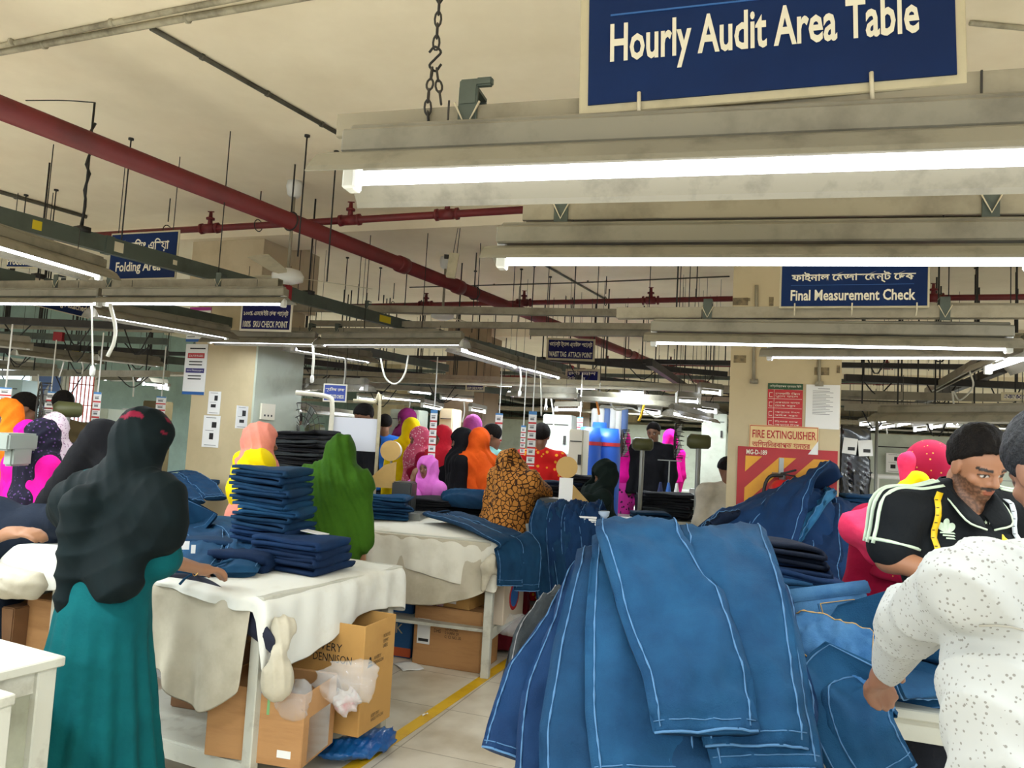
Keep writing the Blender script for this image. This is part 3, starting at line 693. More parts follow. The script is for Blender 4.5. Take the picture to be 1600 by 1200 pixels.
dd = P(300, 474, z=ZL).y
cable([P(172, 475, d=dd), P(180, 510, d=dd), P(178, 535, d=dd), P(168, 557, d=dd)], 0.012, CORD, 'thick white cable curving down from the sku lamp')
d2 = P(143, 474, z=ZL).y; cable([P(143, 472, d=d2), P(144, 520, d=d2), P(145, 574, d=d2)], 0.006, CORD, 'cable with a pear shaped pull switch left of the thick white cable', 'pull_switch')
d5 = P(500, 537, z=ZL).y
cable([P(489, 538, d=d5), P(490, 560, d=d5), P(488, 588, d=d5)], 0.011, CORD, 'white cable with pull switch between the two lamps at the papered column', 'pull_switch')
cable([P(540, 556, d=d5 + 1), P(540, 580, d=d5 + 1), P(537, 604, d=d5 + 1)], 0.010, CORD, 'white cable with pull switch in front of the blue check sign', 'pull_switch')
cable([P(595, 560, d=d5), P(602, 590, d=d5), P(618, 600, d=d5), P(632, 585, d=d5), P(638, 555, d=d5)], 0.008, CORD, 'looped white cable under the trunking')
d7 = P(800, 575, z=ZL).y
cable([P(812, 574, d=d7), P(814, 595, d=d7), P(812, 612, d=d7)], 0.009, CORD, 'white cable hanging at the joint of the slanting lamps', 'pull_switch')
cable([P(845, 585, d=d7), P(846, 620, d=d7), P(846, 650, d=d7)], 0.008, CORD, 'straight white drop cable right of the slanting lamps')
cable([P(855, 606, d=d7 + 1), P(854, 618, d=d7 + 1), P(853, 634, d=d7 + 1)], 0.010, CORD, 'short white cable with switch below the far signs', 'pull_switch')
d9 = P(950, 626, z=2.06).y
cable([P(952, 626, d=d9), P(962, 640, d=d9), P(985, 638, d=d9), P(1000, 645, d=d9)], 0.010, CORD, 'white cable sagging below the far pair of lamps')
cable([P(1005, 640, d=d9), P(1025, 652, d=d9), P(1045, 645, d=d9)], 0.010, CORD, 'second sagging white cable near the yellow cord')
cable([P(1006, 632, d=d9), P(1003, 645, d=d9), P(998, 658, d=d9)], 0.014, YELLOW, 'bright yellow cord hanging over the far sewing machines')
cable([P(932, 626, d=d9), P(935, 640, d=d9), P(936, 648, d=d9)], 0.012, mat('orange_cord', (214, 130, 30), 0.5), 'orange cord hanging left of the sagging cables')
cable([P(1488, 612, z=2.18), P(1490, 630, z=2.10), P(1492, 655, z=1.98)], 0.008, CORD, 'cable with switch hanging behind the dark haired man', 'pull_switch')
cable([P(1515, 580, z=2.18), P(1520, 605, z=2.08), P(1500, 625, z=2.08), P(1490, 612, z=2.13)], 0.006, CORD, 'looping pale cable by the slanted channel')
for i, (x0, y0, x1, y1, dpt) in enumerate([(102, 545, 92, 590, 9), (205, 575, 208, 620, 9), (155, 580, 150, 615, 9), (128, 565, 128, 585, 9), (860, 615, 865, 680, 9), (440, 600, 436, 625, 8), (640, 625, 636, 645, 10), (725, 628, 722, 660, 10), (1385, 668, 1383, 690, 10), (60, 585, 55, 640, 9)]):
    cable([P(x0, y0, d=dpt), P((x0 + x1) / 2 + 2, (y0 + y1) / 2, d=dpt), P(x1, y1, d=dpt)], 0.009, CORD, 'far drop cable %s' % ('above the seated magenta sewer', 'in front of the window grille', 'beside the far poster strip', 'over the grey window curtain', 'ribbon-like, above the leopard veil', 'by the pale column panel', 'over the white spool', 'by the orange veil', 'before the glazed board', 'above the man in brown')[i])

# ballast box tied on the red main, ceiling fans
p = P(707, 415, z=2.94); root = empty('ballast_box', p, 0, 'beige ballast box wired to the red main', 'box'); mb = MB(); mb.box(p, (0.075, 0.05, 0.2), Matrix.Rotation(0.1, 3, 'Y')); rel(mb, 'case', SIGNB, root, bevel=0.004); mb = MB(); mb.box(p + Vector((-0.05, 0, 0.07)), (0.04, 0.03, 0.03)); rel(mb, 'plug', BLACK, root)
mb = MB(); mb.tube([p + Vector((0.0, 0, 0.1)), p + Vector((0.04, 0, 0.44))], 0.003, 5); mb.tube([p + Vector((0.03, 0, 0.1)), p + Vector((0.05, 0, 0.44))], 0.003, 5); rel(mb, 'hanging_wire', DARKW, root)
def fan(xc, yc, zc, drop_to, label, ang):
    t = P(xc, yc, z=CEIL_Z - 0.02); root = empty('ceiling_fan', t, 0, label, 'fan', 'ceiling fans'); zm = P(*drop_to, d=t.y).z
    c = MB(); c.lathe([(0.03, -0.1), (0.05, -0.08), (0.062, -0.02), (0.055, 0.02)], (0, 0, 0), 16); c.build('canopy', CAPW, root, smooth=True)
    c = MB(); c.tube([(0, 0, -0.08), (0, 0, zm - t.z)], 0.012, 8); c.build('down_rod', CHAN, root, smooth=True)
    c = MB(); c.lathe([(0.03, 0.06), (0.09, 0.045), (0.115, 0.01), (0.11, -0.03), (0.05, -0.05)], (0, 0, zm - t.z), 24); c.build('motor', CAPW, root, smooth=True)
    for k in range(3):
        th = ang + k * 2.094; R = Matrix.Rotation(th, 3, 'Z') @ Matrix.Rotation(0.18, 3, 'X'); c = MB(); c.prism([(0.12, -0.03), (0.2, -0.055), (0.62, -0.07), (0.64, 0), (0.62, 0.07), (0.2, 0.055), (0.12, 0.03)], (0, 0, zm - t.z), R @ Vector((1, 0, 0)), R @ Vector((0, 1, 0)), R @ Vector((0, 0, 0.004))); c.build('blade', SIGNB, root)
fan(461, 288, 3.2, (446, 432), 'white ceiling fan on a rod behind the red main', 0.5)
fan(697, 405, 3.2, (692, 492), 'farther ceiling fan above the trunking with the yellow sticker', 1.1)

# ================================================================ hanging signs
def sign(p0, p1, h, face, lines, label, border=0.02, bm_=None, up=0.0, bottom=True, rule=None, wires=0.0, ties=0.0):
    """a board whose lower edge runs from p0 to p1, height h; lines = (text, x0, y0, w, h) as shares of the board"""
    p0, p1 = Vector(p0), Vector(p1); d = p1 - p0; wd = Vector((d.x, d.y, 0)).length; rz = math.atan2(d.y, d.x); root = empty('hanging_sign', p0, rz, label, 'sign', 'hanging department signs'); root.rotation_euler = (0, -math.asin((p1.z - p0.z) / d.length), rz)
    b = MB(); b.box((wd / 2, 0, h / 2), (wd, 0.008, h)); b.build('board', bm_ or SIGNB, root, 0.002, False, 1)
    f = MB(); f.box((wd / 2, -0.005, h / 2), (wd - 2 * border, 0.004, h - 2 * border)); f.build('sign_face', face, root)
    for tx, x0, y0, w_, h_ in lines: lettering(root, tx, (wd * x0, -0.0075, h * y0), (1, 0, 0), (0, 0, 1), wd * w_, h * h_, SIGNW, bold=0.022)
    if rule: r_ = MB(); r_.box((wd * (rule[0] + rule[1]) / 2, -0.0075, h * rule[2]), (wd * (rule[1] - rule[0]), 0.001, h * 0.008)); r_.build('rule', BLUEINK, root)
    for s in (0.11, 0.5, 0.92) if ties else (): c = MB(); c.tube([(wd * s, -0.007, 0.02), (wd * s, -0.008, -0.01), (wd * s, 0.02, -0.03), (wd * s, ties + 0.03, -0.02)], 0.003, 5); c.build('zip_tie', STW, root)
    if wires:
        for s in (0.1, 0.9): c = MB(); c.tube([(wd * s, 0, h), (wd * s, 0, h + wires)], 0.003, 5); c.build('hanging_wire', DARKW, root)
    return root


# hourly audit sign: tied to the front of its channel, its upper half rises out of the picture
c1 = C1; sdn = -c1[4] * 0.03
def on_channel(C, x, y, z): return C[1] + C[3] * (P(x, y, z=z) - C[1]).dot(C[3])
q0 = P(905, 182, d=on_channel(c1, 905, 180, 2.07).y - 0.03); q1 = P(1512, 133, d=on_channel(c1, 1512, 140, 2.07).y - 0.03)
S1 = sign(q0, q1, (q1 - q0).length * 0.60, BLUES, [('Hourly Audit Area Table', 0.088, 0.185, 0.80, 0.245), ('আওয়ারিল অিডট এিরয়া েটিবল', 0.088, 0.545, 0.80, 0.25)], 'large blue hourly audit area table board with beige border', 0.016, rule=(0.088, 0.89, 0.475))
for fx in (0.17, 0.77):
    c = MB(); L_ = (q1 - q0).length; c.tube([(L_ * fx, -0.009, 0.03), (L_ * fx, -0.011, -0.0), (L_ * fx + 0.004, 0.0, -0.026)], 0.0035, 6); c.build('zip_tie', STW, S1, smooth=True)
C3z = 2.105
q0 = P(1217, 482, d=on_channel(C3, 1217, 489, 2.16).y - 0.035); q1 = P(1452, 481, d=on_channel(C3, 1452, 488, 2.16).y - 0.035)
sign(q0, q1, (q1 - q0).length * 0.34, BLUES, [('Final Measurement Check', 0.08, 0.16, 0.83, 0.24), ('ফাইনাল েমজারেমন্ট েচক', 0.08, 0.54, 0.83, 0.25)], 'blue final measurement check sign on its channel', 0.008, rule=(0.08, 0.9, 0.50), ties=0.06)
q0 = P(168, 439, z=2.50); q1 = P(275, 436, z=2.50)
sign(q0, q1, (q1 - q0).length * 0.55, BLUES, [('Folding Area', 0.12, 0.12, 0.66, 0.26), ('েফাল্িডং এিরয়া', 0.12, 0.55, 0.75, 0.3)], 'blue folding area sign half hidden by the trunking', 0.012, wires=0.5)
q0 = P(374, 517, z=2.35); q1 = P(455, 519, z=2.35)
sign(q0, q1, (q1 - q0).length * 0.52, NAVYS, [('100%  SKU CHECK POINT', 0.07, 0.13, 0.86, 0.22), ('১০০% এসেকইউ েচক পেয়ন্ট', 0.07, 0.48, 0.86, 0.24)], 'purple blue 100% sku check point sign', 0.018, SIGNW, wires=0.3)
q0 = P(853, 562, z=2.38); q1 = P(929, 565, z=2.38)
sign(q0, q1, (q1 - q0).length * 0.46, NAVYS, [('WAIST TAG  ATTACH POINT', 0.06, 0.15, 0.88, 0.24), ('ওেয়স্ট ট্যাগ এ্যাটাচ পেয়ন্ট', 0.06, 0.58, 0.88, 0.28)], 'dark blue waist tag attach point sign', 0.02, SIGNB, wires=0.4)
q0 = P(883, 599, z=2.33); q1 = P(937, 600, z=2.33)
sign(q0, q1, (q1 - q0).length * 0.4, NAVYS, [('Get Up & Packing', 0.08, 0.2, 0.5, 0.3), ('েগট আপ', 0.08, 0.58, 0.8, 0.26)], 'farther blue sign partly hidden, below the waist tag sign', 0.03, SIGNB, wires=0.4)
q0 = P(48, 476, z=2.38); q1 = P(138, 498, z=2.38)
sign(q0, q1, 0.2, BLUES, [('Tag Attached', 0.35, 0.15, 0.58, 0.34)], 'blue tag attached sign hanging askew on the window side', 0.006, wires=0.3)
q0 = P(9, 419, z=2.63); q1 = P(78, 420, z=2.63)
sign(q0, q1, (q1 - q0).length * 0.45, BLUES, [('Production', 0.04, 0.14, 0.62, 0.3), ('প্েরাডাকশন', 0.04, 0.55, 0.8, 0.3)], 'blue production sign behind the dusty slanting lamp', 0.012, wires=0.4)
q0 = P(504, 627, z=1.83); q1 = P(541, 629, z=1.83)
sign(q0, q1, (q1 - q0).length * 0.75, mat('mid_blue_sign', (36, 62, 150), 0.45), [('WAIST SIZE CHECK', 0.1, 0.2, 0.8, 0.2), ('ব্যিসক েচক', 0.1, 0.55, 0.8, 0.25)], 'small blue and white check sign behind the white pull switch', 0.012, SIGNW, wires=0.4)
q0 = P(727, 611, z=2.18); q1 = P(757, 612, z=2.18)
sign(q0, q1, (q1 - q0).length * 0.5, NAVYS, [('LOOP CHECK POINT', 0.08, 0.18, 0.84, 0.26), ('লুপ েচক', 0.08, 0.55, 0.84, 0.26)], 'tiny distant navy sign left of the brown column', 0.02, SIGNB, wires=0.4)
q0 = P(1564, 626, z=2.13); q1 = P(1610, 627, z=2.13)
sign(q0, q1, (q1 - q0).length * 0.35, NAVYS, [('END LINE CHECK', 0.1, 0.2, 0.8, 0.5)], 'small navy sign far behind the slanted channel', 0.02, SIGNB, wires=0.4)

# ================================================================ tables and their cloths
CLOTH = mat('white_tablecloth', (224, 224, 216), 0.8, (198, 194, 180), 3.0, 0.66, 0.15, 18)
CLOTHD = mat('grey_beige_cloth', (190, 182, 162), 0.85, (160, 150, 128), 3.0, 0.6, 0.15, 18)
BOARD = mat('old_white_board', (192, 191, 178), 0.5, (140, 132, 116), 7.0, 0.68)
DARKC = mat('navy_cloth', (22, 26, 46), 0.85)


def flat(v, z): return Vector((v.x, v.y, z))


def table(k0, u, lu, v, lv, z, label, legs=((0, 0), (1, 0), (0, 1), (1, 1)), shelf=None, inset=0.05, m=BOARD, name='work_table', leg=0.05, rails=()):
    """corner k0, unit sides u (length lu) and v (length lv), top at z"""
    u, v = Vector(u), Vector(v); c = flat(k0 + u * lu / 2 + v * lv / 2, 0); rz = math.atan2(u.y, u.x); root = empty(name, c, rz, label, 'table')
    s = 1 if (u.x * v.y - u.y * v.x) > 0 else -1
    t = MB(); t.box((0, 0, z - 0.015), (lu, lv, 0.03)); t.build('table_top', m, root, 0.004, False, 1)
    a = MB(); 
    for e in (-1, 1): a.box((0, e * (lv / 2 - inset), z - 0.065), (lu - 2 * inset, 0.025, 0.07)); a.box((e * (lu / 2 - inset), 0, z - 0.065), (0.025, lv - 2 * inset, 0.07))
    a.build('apron', m, root)
    for i, j in legs:
        x, y = (i - 0.5) * (lu - 2 * inset), (j - 0.5) * s * (lv - 2 * inset); l = MB(); l.box((x, y, (z - 0.03) / 2), (leg, leg, z - 0.03)); l.build('leg', m, root, 0.004, False, 1)
    if shelf:
        b = MB(); b.box((0, 0, shelf), (lu - 2 * inset, lv - 2 * inset, 0.02)); b.build('shelf', m, root)
        for e in (-1, 1): b = MB(); b.box((e * (lu / 2 - inset), 0, shelf - 0.03), (0.03, lv - 2 * inset, 0.07)); b.build('stretcher', m, root)
    return root


def cloth(k0, u, lu, v, lv, z, drops, label, m, over=0.012, seed=0, sag=None, rows=7, bumps=0.006):
    """a cloth on the table: drops(side, s) gives how far it hangs on side 0..3 (k0->u, u->uv, uv->v, v->k0)"""
    u, v = Vector(u), Vector(v); k0 = flat(k0, z + 0.003); C = [k0, k0 + u * lu, k0 + u * lu + v * lv, k0 + v * lv]; ctr = (C[0] + C[2]) / 2; ring = []
    rn = random.Random(seed)
    for s in range(4):
        a, b = C[s], C[(s + 1) % 4]; n = max(4, int((b - a).length / 0.03)); d = (b - a).normalized(); out = Vector((d.y, -d.x, 0)); out = out if out.dot(a - ctr) > 0 else -out
        for i in range(n): ring.append((a.lerp(b, i / n), out, s, i / n))
    N = len(ring); mb = MB(); vs = []; fr = (0.0, 0.5, 0.85)
    for f in fr[1:] + (1.0,):
        for p, o_, s, t in ring:
            q = ctr.lerp(p, f); vs.append(q + Vector((0, 0, bumps * math.sin(q.x * 9 + seed) * math.sin(q.y * 11 + 2 * seed) + (0.004 if f < 1 else 0))))
    for r in range(1, rows + 1):
        k = r / rows
        for i, (p, o_, s, t) in enumerate(ring):
            # smooth the outward direction near the corners
            o2 = (ring[i - 2][1] + o_ + ring[(i + 2) % N][1]).normalized(); dr = drops(s, t)
            w_ = 0.014 * math.sin(i * 0.55 + 2 * math.sin(i * 0.17 + seed)) * k + 0.006 * math.sin(i * 1.3 + seed + k)
            vs.append(p + o2 * (over + min(k * 3, 1) * 0.012 + w_) + Vector((0, 0, -dr * k)))
    b0 = len(fr) - 0
    fs = []
    rowsN = len(vs) // N
    for r in range(rowsN - 1): fs += [(r * N + i, r * N + (i + 1) % N, (r + 1) * N + (i + 1) % N, (r + 1) * N + i) for i in range(N)]
    vs.append(ctr + Vector((0, 0, 0.003))); fs += [(len(vs) - 1, (i + 1) % N, i) for i in range(N)]
    mb.add(vs, fs); o = mb.build('tablecloth', m, None, 0, True); solid(o, 0.003, 0); subd(o, 1); return tag(o, label, 'tablecloth')


# --- table A, where the woman in teal folds
ZA = 0.86
A0_, A1_ = P(412, 934, z=ZA), P(630, 884, z=ZA); uA = flat(A1_ - A0_, 0).normalized(); lA = flat(A1_ - A0_, 0).length; vA = Vector((-uA.y, uA.x, 0))
tA = table(A0_, uA, lA, vA, 1.12, ZA, 'white painted folding table whose legs stand by the open carton', shelf=0.16)
def dropA(s, t):
    if s == 0: return 0.23 + 0.10 * (1 - t) ** 2 + 0.03 * math.sin(t * 7) - 0.03 * t        # the end that faces the aisle
    if s == 3: return 0.045 + 0.02 * math.sin(t * 9)                            # the long side that faces the camera
    return 0.25
cloth(A0_, uA, lA, vA, 1.12, ZA, dropA, 'white cloth over the folding table beside the woman in teal', CLOTH, seed=1)
# an older beige cloth hangs below the white one on the near side
def skirt(a, b, z0, dr, out, name, label, m, cat, seed, wav=0.018, n=40, rows=8):
    g = []
    for r in range(rows + 1):
        k = r / rows; g.append([a.lerp(b, i / n) + Vector((0, 0, z0 - a.z - dr(i / n) * k)) + out * (0.012 + wav * k * (1 + math.sin(i * 0.5 + 1.4 * math.sin(i * 0.23 + seed))) ) for i in range(n + 1)])
    mb = MB(); mb.grid(g); o = mb.build(name, m, None, 0, True); solid(o, 0.003); subd(o, 1); return tag(o, label, cat)
skirt(flat(A0_, ZA) + vA * 0.05, flat(A0_ + vA * 1.08, ZA), ZA - 0.02, lambda t: 0.36 + 0.12 * math.sin(min(t * 2.2, 1) * math.pi) - 0.12 * max(0, t - 0.5), -uA * 1.0, 'cloth_skirt', 'old beige cloth drooping under the white one behind the open carton', CLOTHD, 'cloth', 3, 0.03)
# knotted bundle at the leg
kp = A0_ + uA * 0.03 - vA * 0.02; kp = P(436, 1030, d=kp.y - 0.06); F = folds(un([el((0.0, 0, -0.085), (0.068, 0.05, 0.085)), rc((0, 0, 0.03), (0.0, 0, -0.04), 0.022, 0.045), rc((0, 0, 0.03), (-0.005, 0.045, 0.11), 0.024, 0.055)], 0.03), 0.009, 30, (1, 0.5, 0.1), 2, 0.7)
o = sd_mesh('cloth_knot', F, (-0.15, -0.12, -0.2), (0.15, 0.15, 0.2), 0.007, CLOTHD); o.location = kp; tag(o, 'knotted cloth bundle tied at the table leg over the open carton', 'cloth')
# navy garment trailing over the near edge
g = []
for r in range(14):
    t = r / 13; p = P(262 + (432 - 262) * t, 903 + (1012 - 903) * t ** 1.5 - 6 * math.sin(t * 3), d=(A0_.y - 0.035) + (1 - t) * 0.36); wd = 0.05 + 0.06 * math.sin(t * 2.6)
    g.append([p + Vector((0.0, -0.012 - 0.012 * math.sin(j * 1.5 + r), wd * (0.5 - j / 4))) for j in range(5)])
mb = MB(); mb.grid(g); o = mb.build('navy_garment', DARKC, None, 0, True); solid(o, 0.012); subd(o, 1); tag(o, 'navy blue cloth strip trailing between the white and beige cloths', 'garment')

# --- table A2 further left in the same row
L0_ = P(96, 862, z=ZA); tb = table(L0_ + vA * 1.6, uA, lA, -vA, 1.6, ZA, 'folding table at the window side with bundled dirty cloth, left of the woman in teal', shelf=0.2)
cloth(L0_ + vA * 1.6, uA, lA, -vA, 1.6, ZA, lambda s, t: 0.16 if s == 1 else 0.20 + 0.05 * math.sin(t * 5), 'whitish cloth over the table behind the patterned sleeve', CLOTH, seed=4)
F = folds(un([rc((-0.9, 0, 0), (0.0, 0.0, 0.0), 0.10, 0.07), rc((-0.9, -0.03, -0.05), (-0.1, 0, -0.02), 0.09, 0.05)], 0.05), 0.008, 16, (0.25, 0.3, 1), 1, 1.4)
o = sd_mesh('cloth_bundle', F, (-1.1, -0.2, -0.25), (0.15, 0.2, 0.2), 0.014, CLOTHD); o.location = P(50, 915, d=L0_.y - 0.10); o.rotation_euler = (0, 0, math.atan2(-vA.y, -vA.x)); tag(o, 'bundled beige cloth gathered along the table edge beside the patterned sleeve', 'cloth')

# --- table B in the middle
ZB = 0.9
B0_, B1_ = P(778, 846, z=ZB), P(857, 821, z=ZB); BL_ = P(580, 828, z=ZB); uB = flat(BL_ - B0_, 0).normalized(); lB = flat(BL_ - B0_, 0).length + 0.3; vB = Vector((uB.y, -uB.x, 0)); wB = 1.15
table(B0_, uB, lB, vB, wB, ZB, 'worn white table in the middle, brown cartons stored under it', shelf=0.3, leg=0.055)
def dropB(s, t):
    return 0.24 + 0.10 * (1 - t) ** 3 + 0.015 * math.sin(t * 8) if s == 0 else 0.26 if s == 3 else 0.22
cloth(B0_, uB, lB, vB, wB, ZB, dropB, 'cream cloth over the middle table, tied at its leg', mat('cream_tablecloth', (216, 212, 198), 0.8, (190, 184, 166), 3.0, 0.64, 0.15, 18), seed=7)
skirt(flat(B0_, ZB) + uB * 0.04, flat(B0_ + uB * (lB - 0.02), ZB), ZB - 0.01, lambda t: 0.30 + 0.16 * math.sin(t * math.pi) ** 0.7, -vB, 'cloth_skirt', 'second beige cloth drooping below the cream one on the middle table', CLOTHD, 'cloth', 5, 0.014)
kp = P(762, 886, d=B0_.y - 0.05); F = folds(un([rc((0.03, 0, 0.06), (0, 0, 0), 0.03, 0.045), rc((0, 0, 0), (-0.02, 0, -0.14), 0.035, 0.02), rc((0, 0, 0), (0.1, 0.02, -0.05), 0.025, 0.02)], 0.03), 0.005, 22, (1, 0, 0.2), 1)
o = sd_mesh('cloth_knot', F, (-0.12, -0.1, -0.2), (0.16, 0.1, 0.14), 0.008, CLOTHD); o.location = kp; tag(o, 'cream cloth knot tied round the middle table leg', 'cloth')

# --- table C on which green veiled worker's row continues (pale low block behind the pink veil)
K = P(292, 782, z=0.9); mb = MB(); tC = table(P(442, 778, z=0.92), Vector((-math.cos(0.2), math.sin(0.2), 0)), 1.6, Vector((math.sin(0.2), math.cos(0.2), 0)), 0.9, 0.92, 'pale table between the papered column and the pink veiled worker', shelf=0.3)
# --- small white table at the lower left corner
Z5 = 0.82; q1 = P(104, 1025, z=Z5); q0 = P(-2, 997, z=Z5); u5 = flat(q1 - q0, 0).normalized(); v5 = Vector((u5.y, -u5.x, 0))
t5 = table(q1 - u5 * 0.75, u5, 0.75, v5, 0.40, Z5, 'small white painted table at the hem of the teal dress', leg=0.06, inset=0.045)
mb = MB(); mb.box((0, -0.0, 0.33), (0.62, 0.30, 0.05)); mb.build('stretcher', BOARD, t5); mb = MB(); mb.box((0, 0.155, 0.56), (0.6, 0.012, 0.40)); mb.box((0.325, 0, 0.56), (0.012, 0.26, 0.40)); mb.build('side_panel', mat('greenish_panel', (170, 172, 152), 0.6, (140, 140, 122), 4), t5)
q = P(27, 1078, z=0.80); table(q - u5 * 0.6, u5, 0.6, v5, 0.32, 0.79, 'chipped white bench corner in front of the small white table', leg=0.05, inset=0.03)

# --- table D in front, where the two men measure; table E behind it with the dark stacks
ZD = 0.85
D0_, D1_ = P(1226, 1079, z=ZD), P(1446, 1112, z=ZD); uD = flat(D1_ - D0_, 0).normalized(); vD = Vector((-uD.y, uD.x, 0))
DC = D0_ - uD * 0.62
table(DC, uD, 1.75, vD, 1.0, ZD, 'white measuring table under the nearest heap of blue jeans', shelf=0.35, leg=0.055)
ZE = 0.88
E0_, E1_ = P(1345, 930, z=ZE), P(1400, 936, z=ZE); uE = flat(P(1420, 932, z=ZE) - P(1130, 912, z=ZE), 0).normalized(); uE = (-CX).copy(); vE = AX.copy()
EC = P(1395, 930, z=ZE) - uE * 1.3
table(EC, uE, 1.75, vE, 0.75, ZE, 'white table in front of the fire column with jeans heaped on it', shelf=0.35, leg=0.055)

# ================================================================ cartons and things below the tables
CARD = mat('cardboard', (178, 132, 84), 0.75, (160, 114, 70), 3.0, 0.62, 0.05, 40, stretch=(1, 1, 6))
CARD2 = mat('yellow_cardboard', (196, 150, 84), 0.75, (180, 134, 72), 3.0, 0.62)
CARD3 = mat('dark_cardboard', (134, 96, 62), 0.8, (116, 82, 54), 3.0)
CARDB = mat('blue_printed_carton', (20, 84, 140), 0.6)
TAPE = mat('brown_tape', (168, 124, 74), 0.25)


def carton(c, size, rz, label, m=CARD, open_=False, flaps=(1, 1, 1, 1), texts=(), tape=True, z=0.0, lab=None):
    """size = width, depth, height; the local -y face looks to the camera"""
    w_, d_, h_ = size; root = empty('carton', (c[0], c[1], z), rz, label, 'carton'); t = 0.006
    if not open_:
        b = MB(); b.box((0, 0, h_ / 2), size); b.build('carton_body', m, root, 0.006, False, 2)
        if tape: b = MB(); b.box((0, 0, h_ + 0.0005), (w_ * 1.002, 0.05, 0.001)); b.box((w_ / 2 + 0.0005, 0, h_ - 0.05), (0.001, 0.05, 0.1)); b.build('tape', TAPE, root)
    else:
        b = MB(); b.box((0, -d_ / 2, h_ / 2), (w_, t, h_)); b.box((0, d_ / 2, h_ / 2), (w_, t, h_)); b.box((-w_ / 2, 0, h_ / 2), (t, d_, h_)); b.box((w_ / 2, 0, h_ / 2), (t, d_, h_)); b.box((0, 0, t), (w_, d_, t)); b.build('carton_body', m, root, 0.002, False, 1)
        for i, (on, o_, ax, ln, tilt) in enumerate(zip(flaps, ((0, -d_ / 2), (0, d_ / 2), (-w_ / 2, 0), (w_ / 2, 0)), ('X', 'X', 'Y', 'Y'), (w_, w_, d_, d_), (1, -1, -1, 1))):
            if not on: continue
            fl_ = min(w_, d_) * 0.48; f = MB(); a = on if isinstance(on, float) else 0.5
            out = Vector((0, -1, 0)) if i == 0 else Vector((0, 1, 0)) if i == 1 else Vector((-1, 0, 0)) if i == 2 else Vector((1, 0, 0)); al = Vector((1, 0, 0)) if i < 2 else Vector((0, 1, 0)); up = (out * math.sin(a) + Vector((0, 0, 1)) * math.cos(a))
            f.prism([(-ln / 2, 0), (ln / 2, 0), (ln / 2 - 0.01, fl_), (-ln / 2 + 0.01, fl_)], Vector((o_[0], o_[1], h_)), al, up, al.cross(up) * t); f.build('flap', m, root)
    for tx, face, x0, z0, w2, h2, im in texts:
        if face == 'f': lettering(root, tx, (-w_ / 2 + w_ * x0, -d_ / 2 - 0.0035, h_ * z0), (1, 0, 0), (0, 0, 1), w_ * w2, h_ * h2, im)
        else: lettering(root, tx, (w_ / 2 + 0.0035, -d_ / 2 + d_ * x0, h_ * z0), (0, 1, 0), (0, 0, 1), d_ * w2, h_ * h2, im)
    if lab:
        face, x0, z0, w2, h2 = lab; l = MB()
        if face == 'f': l.box((-w_ / 2 + w_ * (x0 + w2 / 2), -d_ / 2 - 0.003, h_ * (z0 + h2 / 2)), (w_ * w2, 0.003, h_ * h2))
        else: l.box((w_ / 2 + 0.003, -d_ / 2 + d_ * (x0 + w2 / 2), h_ * (z0 + h2 / 2)), (0.003, d_ * w2, h_ * h2))
        tag(l.build('paper_label', PAPER, root), 'white shipping label')
    return root


def logo(root, o, ux, uy, s, m):
    b = MB(); ux, uy = Vector(ux), Vector(uy); n = ux.cross(uy) * 0.0012
    for k in range(3): b.prism([(-s * 0.5 + k * s * 0.08, k * s * 0.33), (s * 0.5 - k * s * 0.16, k * s * 0.33), (s * 0.36 - k * s * 0.16, k * s * 0.33 + s * 0.26), (-s * 0.36 + k * s * 0.1, k * s * 0.33 + s * 0.26)], o, ux, uy, n)
    b.build('logo', m, root)


rzA = math.atan2(uA.y, uA.x)
SH = 0.171
wA = rzA - math.pi / 2 + 0.02         # cartons under table A, wide side to the camera
# open carton behind the near leg
c = A0_ + uA * 0.26 + vA * 0.0; c = P(425, 1130, d=A0_.y + 0.22); ct = carton(c, (0.44, 0.30, 0.30), -0.22, 'open brown carton at the near leg of the folding table', CARD, True, (0, 2.4, 0, 0), [('HANDLE', 'f', 0.55, 0.93, 0.12, 0.05, BLUEINK)], z=SH, lab=('f', 0.76, 0.12, 0.14, 0.10))
mb = MB(); mb.box((0.06, -0.153, 0.245), (0.012, 0.002, 0.09)); mb.build('green_tape_mark', mat('green_print', (120, 168, 110), 0.6), ct); mb = MB(); mb.box((0.222, 0, 0.1), (0.002, 0.2, 0.18)); mb.build('paper_sheet', PAPER, ct)
# tall carton with the printed maker's name
c = P(532, 1060, d=A0_.y + 0.60); ct = carton(c, (0.40, 0.30, 0.50), -0.34, 'tall yellowish carton with bold black print at the far leg of the folding table', CARD2, True, (0, 0, 0, 0), [('AVERY\nDENNISON', 'f', 0.34, 0.62, 0.52, 0.2, INK), ('AVERY\nDENNISON', 'r', 0.32, 0.60, 0.32, 0.09, INK), ('KEEP DRY\nHANDLE WITH CARE', 'r', 0.35, 0.07, 0.4, 0.08, INK), ('PACKED FOR\nGARMENT\nLABELS', 'r', 0.6, 0.72, 0.22, 0.14, INK)], z=SH)
logo(ct, (-0.13, -0.1535, 0.33), (1, 0, 0), (0, 0, 1), 0.075, INK); logo(ct, (0.2035, -0.085, 0.30), (0, 1, 0), (0, 0, 1), 0.05, INK)
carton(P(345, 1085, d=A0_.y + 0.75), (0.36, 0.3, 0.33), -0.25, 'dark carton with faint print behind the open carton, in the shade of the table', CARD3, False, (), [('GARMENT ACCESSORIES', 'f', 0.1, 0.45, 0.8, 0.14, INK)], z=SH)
carton(P(372, 1000, d=A0_.y + 1.0), (0.30, 0.28, 0.25), -0.2, 'plain carton deep under the folding table', CARD3, z=SH)
